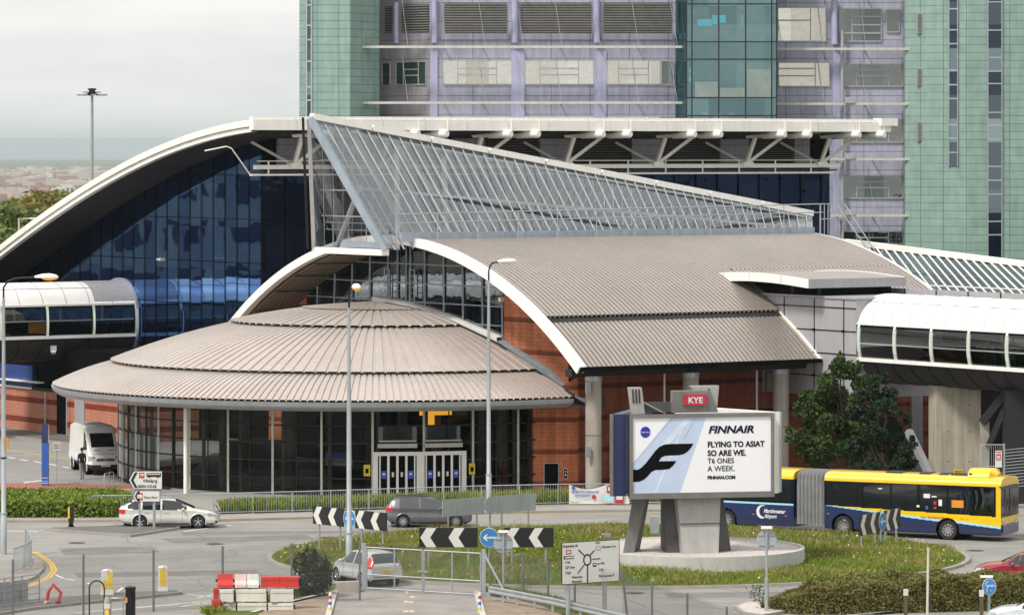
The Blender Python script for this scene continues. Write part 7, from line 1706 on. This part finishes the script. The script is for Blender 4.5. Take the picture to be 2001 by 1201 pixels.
tree('broadleaf_tree','bushy mid green tree beside the dark pine under the grey link wall',b,bl,'leaf_mid',.115,1150,21,.16,6.5)
D = 212; b = Vector((PX(1722,D),D,0)); bl = [pxblob(*q,D,b,dy) for q,dy in (((1716,752,20,20),0),((1738,770,20,22),.2),((1700,780,22,22),-.2),((1690,815,26,24),.3),((1735,805,28,26),-.4),((1755,840,26,24),.2),((1705,850,34,28),-.5),((1680,880,26,24),0),((1745,880,32,28),-.3),((1770,885,18,26),.4),((1715,905,44,22),0),((1765,915,24,20),0),((1783,860,10,12),0),((1780,905,14,14),.2),((1700,745,9,11),0),((1728,738,8,12),0),((1772,815,10,12),0),((1675,800,14,14),.2))]
bl = tufts(bl, 32)
tree('pine_tree','dark dense pine tree beside the concrete bridge pier',b,bl,'leaf_dark',.085,1900,22,.16,6)
b = G(612,1168); bl = [(0,0,.7,.75,.5,.65),(.15,.1,1.3,.6,.45,.55),(-.3,0,.5,.55,.4,.4),(.45,0,.9,.4,.4,.5),(-.15,.1,1.75,.35,.3,.35),(-.55,.1,1.4,.35,.3,.5)]
tree('roadside_bush','dark straggly bush between the barriers and the lamp post',b,bl,'leaf_dark',.06,2600,23,.05,1.6,None,'bush')
b = G(742,1108,.3); tree('roadside_bush','small green bush on the roundabout behind the silver hatchback',Vector((b.x,b.y,.25)),[(0,0,.7,.5,.4,.5),(.4,0,.6,.4,.3,.4)],'leaf_mid',.06,700,24,.04,1.0,None,'bush')
b = G(1480,1180); tree('roadside_bush','little dark shrub on the gravel beside the hedge end',Vector((b.x,b.y,.1)),[(0,0,.32,.42,.35,.36)],'leaf_dark',.05,900,25,.03,.5,None,'bush')
def hedge(name, label, outline, h, mat, size, n, seed, cat='hedge', lump=.12, core='leaf_core', taper=0):
    # outline: ground polygon; a lumpy core carries leaf cards over its whole surface
    P = [Vector((p[0],p[1],0)) for p in outline]; c = sum(P,Vector())/len(P); t_ = thing(name,label,cat,c); rr = np.random.default_rng(seed); Q = []
    m = MB(); rws = []
    for f,z in ((.985,0),(.975,h*.55),(.94,h*.82),(.86,h*.93)): rws.append([(p-c)*f+Vector((0,0,z*(.28 if taper and p.x < min(q.x for q in P)+taper*.5 else 1))) for p in P])
    m.grid(rws,close=True); m.poly(rws[-1]); m.build('core',core,t_)
    xl_ = min(p.x for p in P); tf = (lambda x: min(1, .3+.7*math.sin(min(1,max(0,(x+c.x-xl_)/taper))*math.pi/2))) if taper else (lambda x: 1)
    xs_ = [p.x for p in P]; ys_ = [p.y for p in P]; pts = []
    def inside(x,y):
        r = False
        for i in range(len(P)):
            a,b = P[i],P[i-1]
            if (a.y > y) != (b.y > y) and x < (b.x-a.x)*(y-a.y)/(b.y-a.y)+a.x: r = not r
        return r
    while len(pts) < n*.62:
        x,y = rr.uniform(min(xs_),max(xs_)),rr.uniform(min(ys_),max(ys_))
        if inside(x,y): pts.append((x-c.x,y-c.y,tf(x-c.x)*h*(.93+lump*(math.sin(x*1.7+seed)*math.sin(y*2.1)+.5*math.sin(x*5+y*3)))+rr.normal()*.05))
    per = [(P[i],P[(i+1)%len(P)]) for i in range(len(P))]; Ls = np.array([(b-a).length for a,b in per]); 
    for _ in range(int(n*.38)):
        a,b = per[rr.choice(len(per),p=Ls/Ls.sum())]; p = a.lerp(b,rr.random())-c; z = rr.random()**.8*h*tf(p.x); k = 1+.012*rr.normal()-.05*max(0,z/h-.7); pts.append((p.x*k,p.y*k,z))
    pts = np.array(pts); nn = len(pts); u = rr.normal(size=(nn,3)); u /= np.linalg.norm(u,axis=1)[:,None]; v = np.cross(u,rr.normal(size=(nn,3))); v /= np.linalg.norm(v,axis=1)[:,None]; s = size*(.6+.9*rr.random(nn))[:,None]
    leafobj('foliage',[np.stack([pts-u*s-v*s*.4,pts+u*s*.2-v*s*.55,pts+u*s+v*s*.1,pts+v*s*.55],1)],mat,t_); return t_
M('leaf_core',(.018,.028,.010),.95); M('core_brown',(.022,.022,.012),.95)
hedge('low_hedge','low bright green hedge bed behind the black and yellow bollard',[(-42,204.0),(-20.0,204.2),(-19.4,206),(-19.6,210),(-20.5,211.5),(-42,212)],.95,'leaf_hedge',.09,34000,31)
hp = [G(a,b) for a,b in ((1490,1192),(1560,1200),(1680,1200),(1800,1196),(1930,1193),(2060,1190))]; back = [Vector((p.x,166.5-.0*i,0)) for i,p in enumerate(hp[::-1])]
for q,xx in zip(back,(2060,1930,1800,1690,1600,1540)): q.x = PX(xx,166); 
back[-1].y = 164.6; back[-2].y = 165.6
hedge('heath_hedge','broad brownish clipped hedge in front of the red car',[(p.x,p.y) for p in hp+back],1.22,'leaf_heath',.055,70000,32,core='core_brown',lump=.16,taper=4.0)
# meadow grass on the roundabout, verge grass along the railing
def blades(name, pts, hgt, mat='grass_blade', wd=.016, seed=1):
    r = np.random.default_rng(seed); n = len(pts); a = r.uniform(0,2*np.pi,n); h = hgt*(.55+.9*r.random(n)); dx = np.stack([np.cos(a),np.sin(a),np.zeros(n)],1); w_ = (wd*(.7+.6*r.random(n)))[:,None]
    ln = r.normal(size=(n,3))*np.array([.32,.32,0])*h[:,None]; up = np.array([0,0,1.0])*h[:,None]
    q = np.stack([pts-dx*w_,pts+dx*w_,pts+dx*w_*.6+up*.6+ln*.4,pts-dx*w_*.3+up+ln],1); o = leafobj(name,[q],mat); o['kind'] = 'stuff'; return o
n = 150000; rr_ = RR*np.sqrt(rng.random(n))*.975; th = rng.uniform(0,2*np.pi,n); X = RC.x+rr_*np.cos(th); Y = RC.y+rr_*RY*np.sin(th); Z = .10+.45*np.maximum(0,1-(rr_/RR)**1.6)*(1+.12*np.sin(3*th+1)); k = (X-pc.x)**2+(Y-pc.y)**2 > 4.85**2; X,Y,Z = X[k],Y[k],Z[k]
cl = .5+.5*np.sin(X*.9+1.3*np.sin(Y*.7))*np.sin(Y*1.1+.8*np.sin(X*.5)); hh = .10+.13*cl+.06*(Y > RC.y+8)
blades('meadow_grass',np.stack([X,Y,Z],1),hh,wd=.010,seed=2)
k = rng.choice(len(X),6000,p=(cl**2+.3*(Y > RC.y+8))/(cl**2+.3*(Y > RC.y+8)).sum()); blades('seed_heads',np.stack([X[k],Y[k],Z[k]+.05],1),np.full(len(k),.27),'straw',.006,3)
for mt,nn,sd in (('petal_white',420,4),('petal_yellow',420,5)):
    k = rng.choice(len(X),nn); c3 = np.stack([X[k],Y[k],Z[k]+.18],1); u = np.random.default_rng(sd).normal(size=(nn,3))*.022; v = np.random.default_rng(sd+9).normal(size=(nn,3))*.022; leafobj('meadow_flowers',[np.stack([c3-u,c3-v,c3+u,c3+v],1)],mt)['kind'] = 'stuff'
def strip(pa, pb, wd, n, sd, h=.5):
    r = np.random.default_rng(sd); out_ = []
    seg = list(zip(pa,pa[1:])); L_ = np.array([(b-a).length for a,b in seg]); kk = r.choice(len(seg),n,p=L_/L_.sum())
    for i in kk: a,b = seg[i]; p = a.lerp(b,r.random()); out_.append((p.x+r.normal()*.1,p.y+.25+r.random()*wd,.12))
    return np.array(out_)
rp_ = [G(a,b) for a,b in ((432,1009),(600,1004.5),(735,1000),(850,996),(960,992.5),(1060,990.5),(1112,989.5),(1300,989))]
blades('verge_grass',strip(rp_,None,2.4,26000,6),np.full(26000,.50),wd=.02,seed=7)
for pts_,sd,nn in (([(400,1203),(470,1190),(560,1172),(612,1160),(648,1157)],8,5000),([(955,1160),(1010,1166),(1080,1182),(1150,1203)],9,4000)):
    pp = [G(*q)-Vector((0,.8,0)) for q in pts_]; a_ = strip(pp,None,1.0,nn,sd); blades('verge_grass',a_,np.full(nn,.22),seed=sd)
# gull gliding in front of the blue glass
q = F(3.2,51.0,11.45); bd = thing('gull','white gull gliding in front of the blue glass wall','bird',q,R(200)); m = MB(); m.blob((0,0,0),(.24,.09,.09),None,8); m.blob((.24,0,.04),(.07,.06,.06),None,6)
for s in (1,-1): m.poly([(.12,s*.05,.03),(.02,s*.35,.13),(-.08,s*.65,.05),(-.12,s*.62,.05),(-.12,s*.3,.10),(-.12,s*.05,.02)])
m.poly([(-.2,.05,0),(-.38,.08,.01),(-.38,-.08,.01),(-.2,-.05,0)]); m.build('body','sign_white',bd,smooth=50)
# ================================================================== air between here and the hills
t = NT('haze_air'); v = t.n('ShaderNodeVolumePrincipled'); v.inputs['Color'].default_value = (.83,.92,1.0,1); v.inputs['Density'].default_value = 4e-5; v.inputs['Anisotropy'].default_value = .7
t.l(v.outputs[0], t.out.inputs[1])
m = MB(); m.box(-26000,26000,-60,50000,-85,165); hzo = m.build('haze','haze_air'); hzo['kind'] = 'stuff'
SC.cycles.volume_bounces = 2
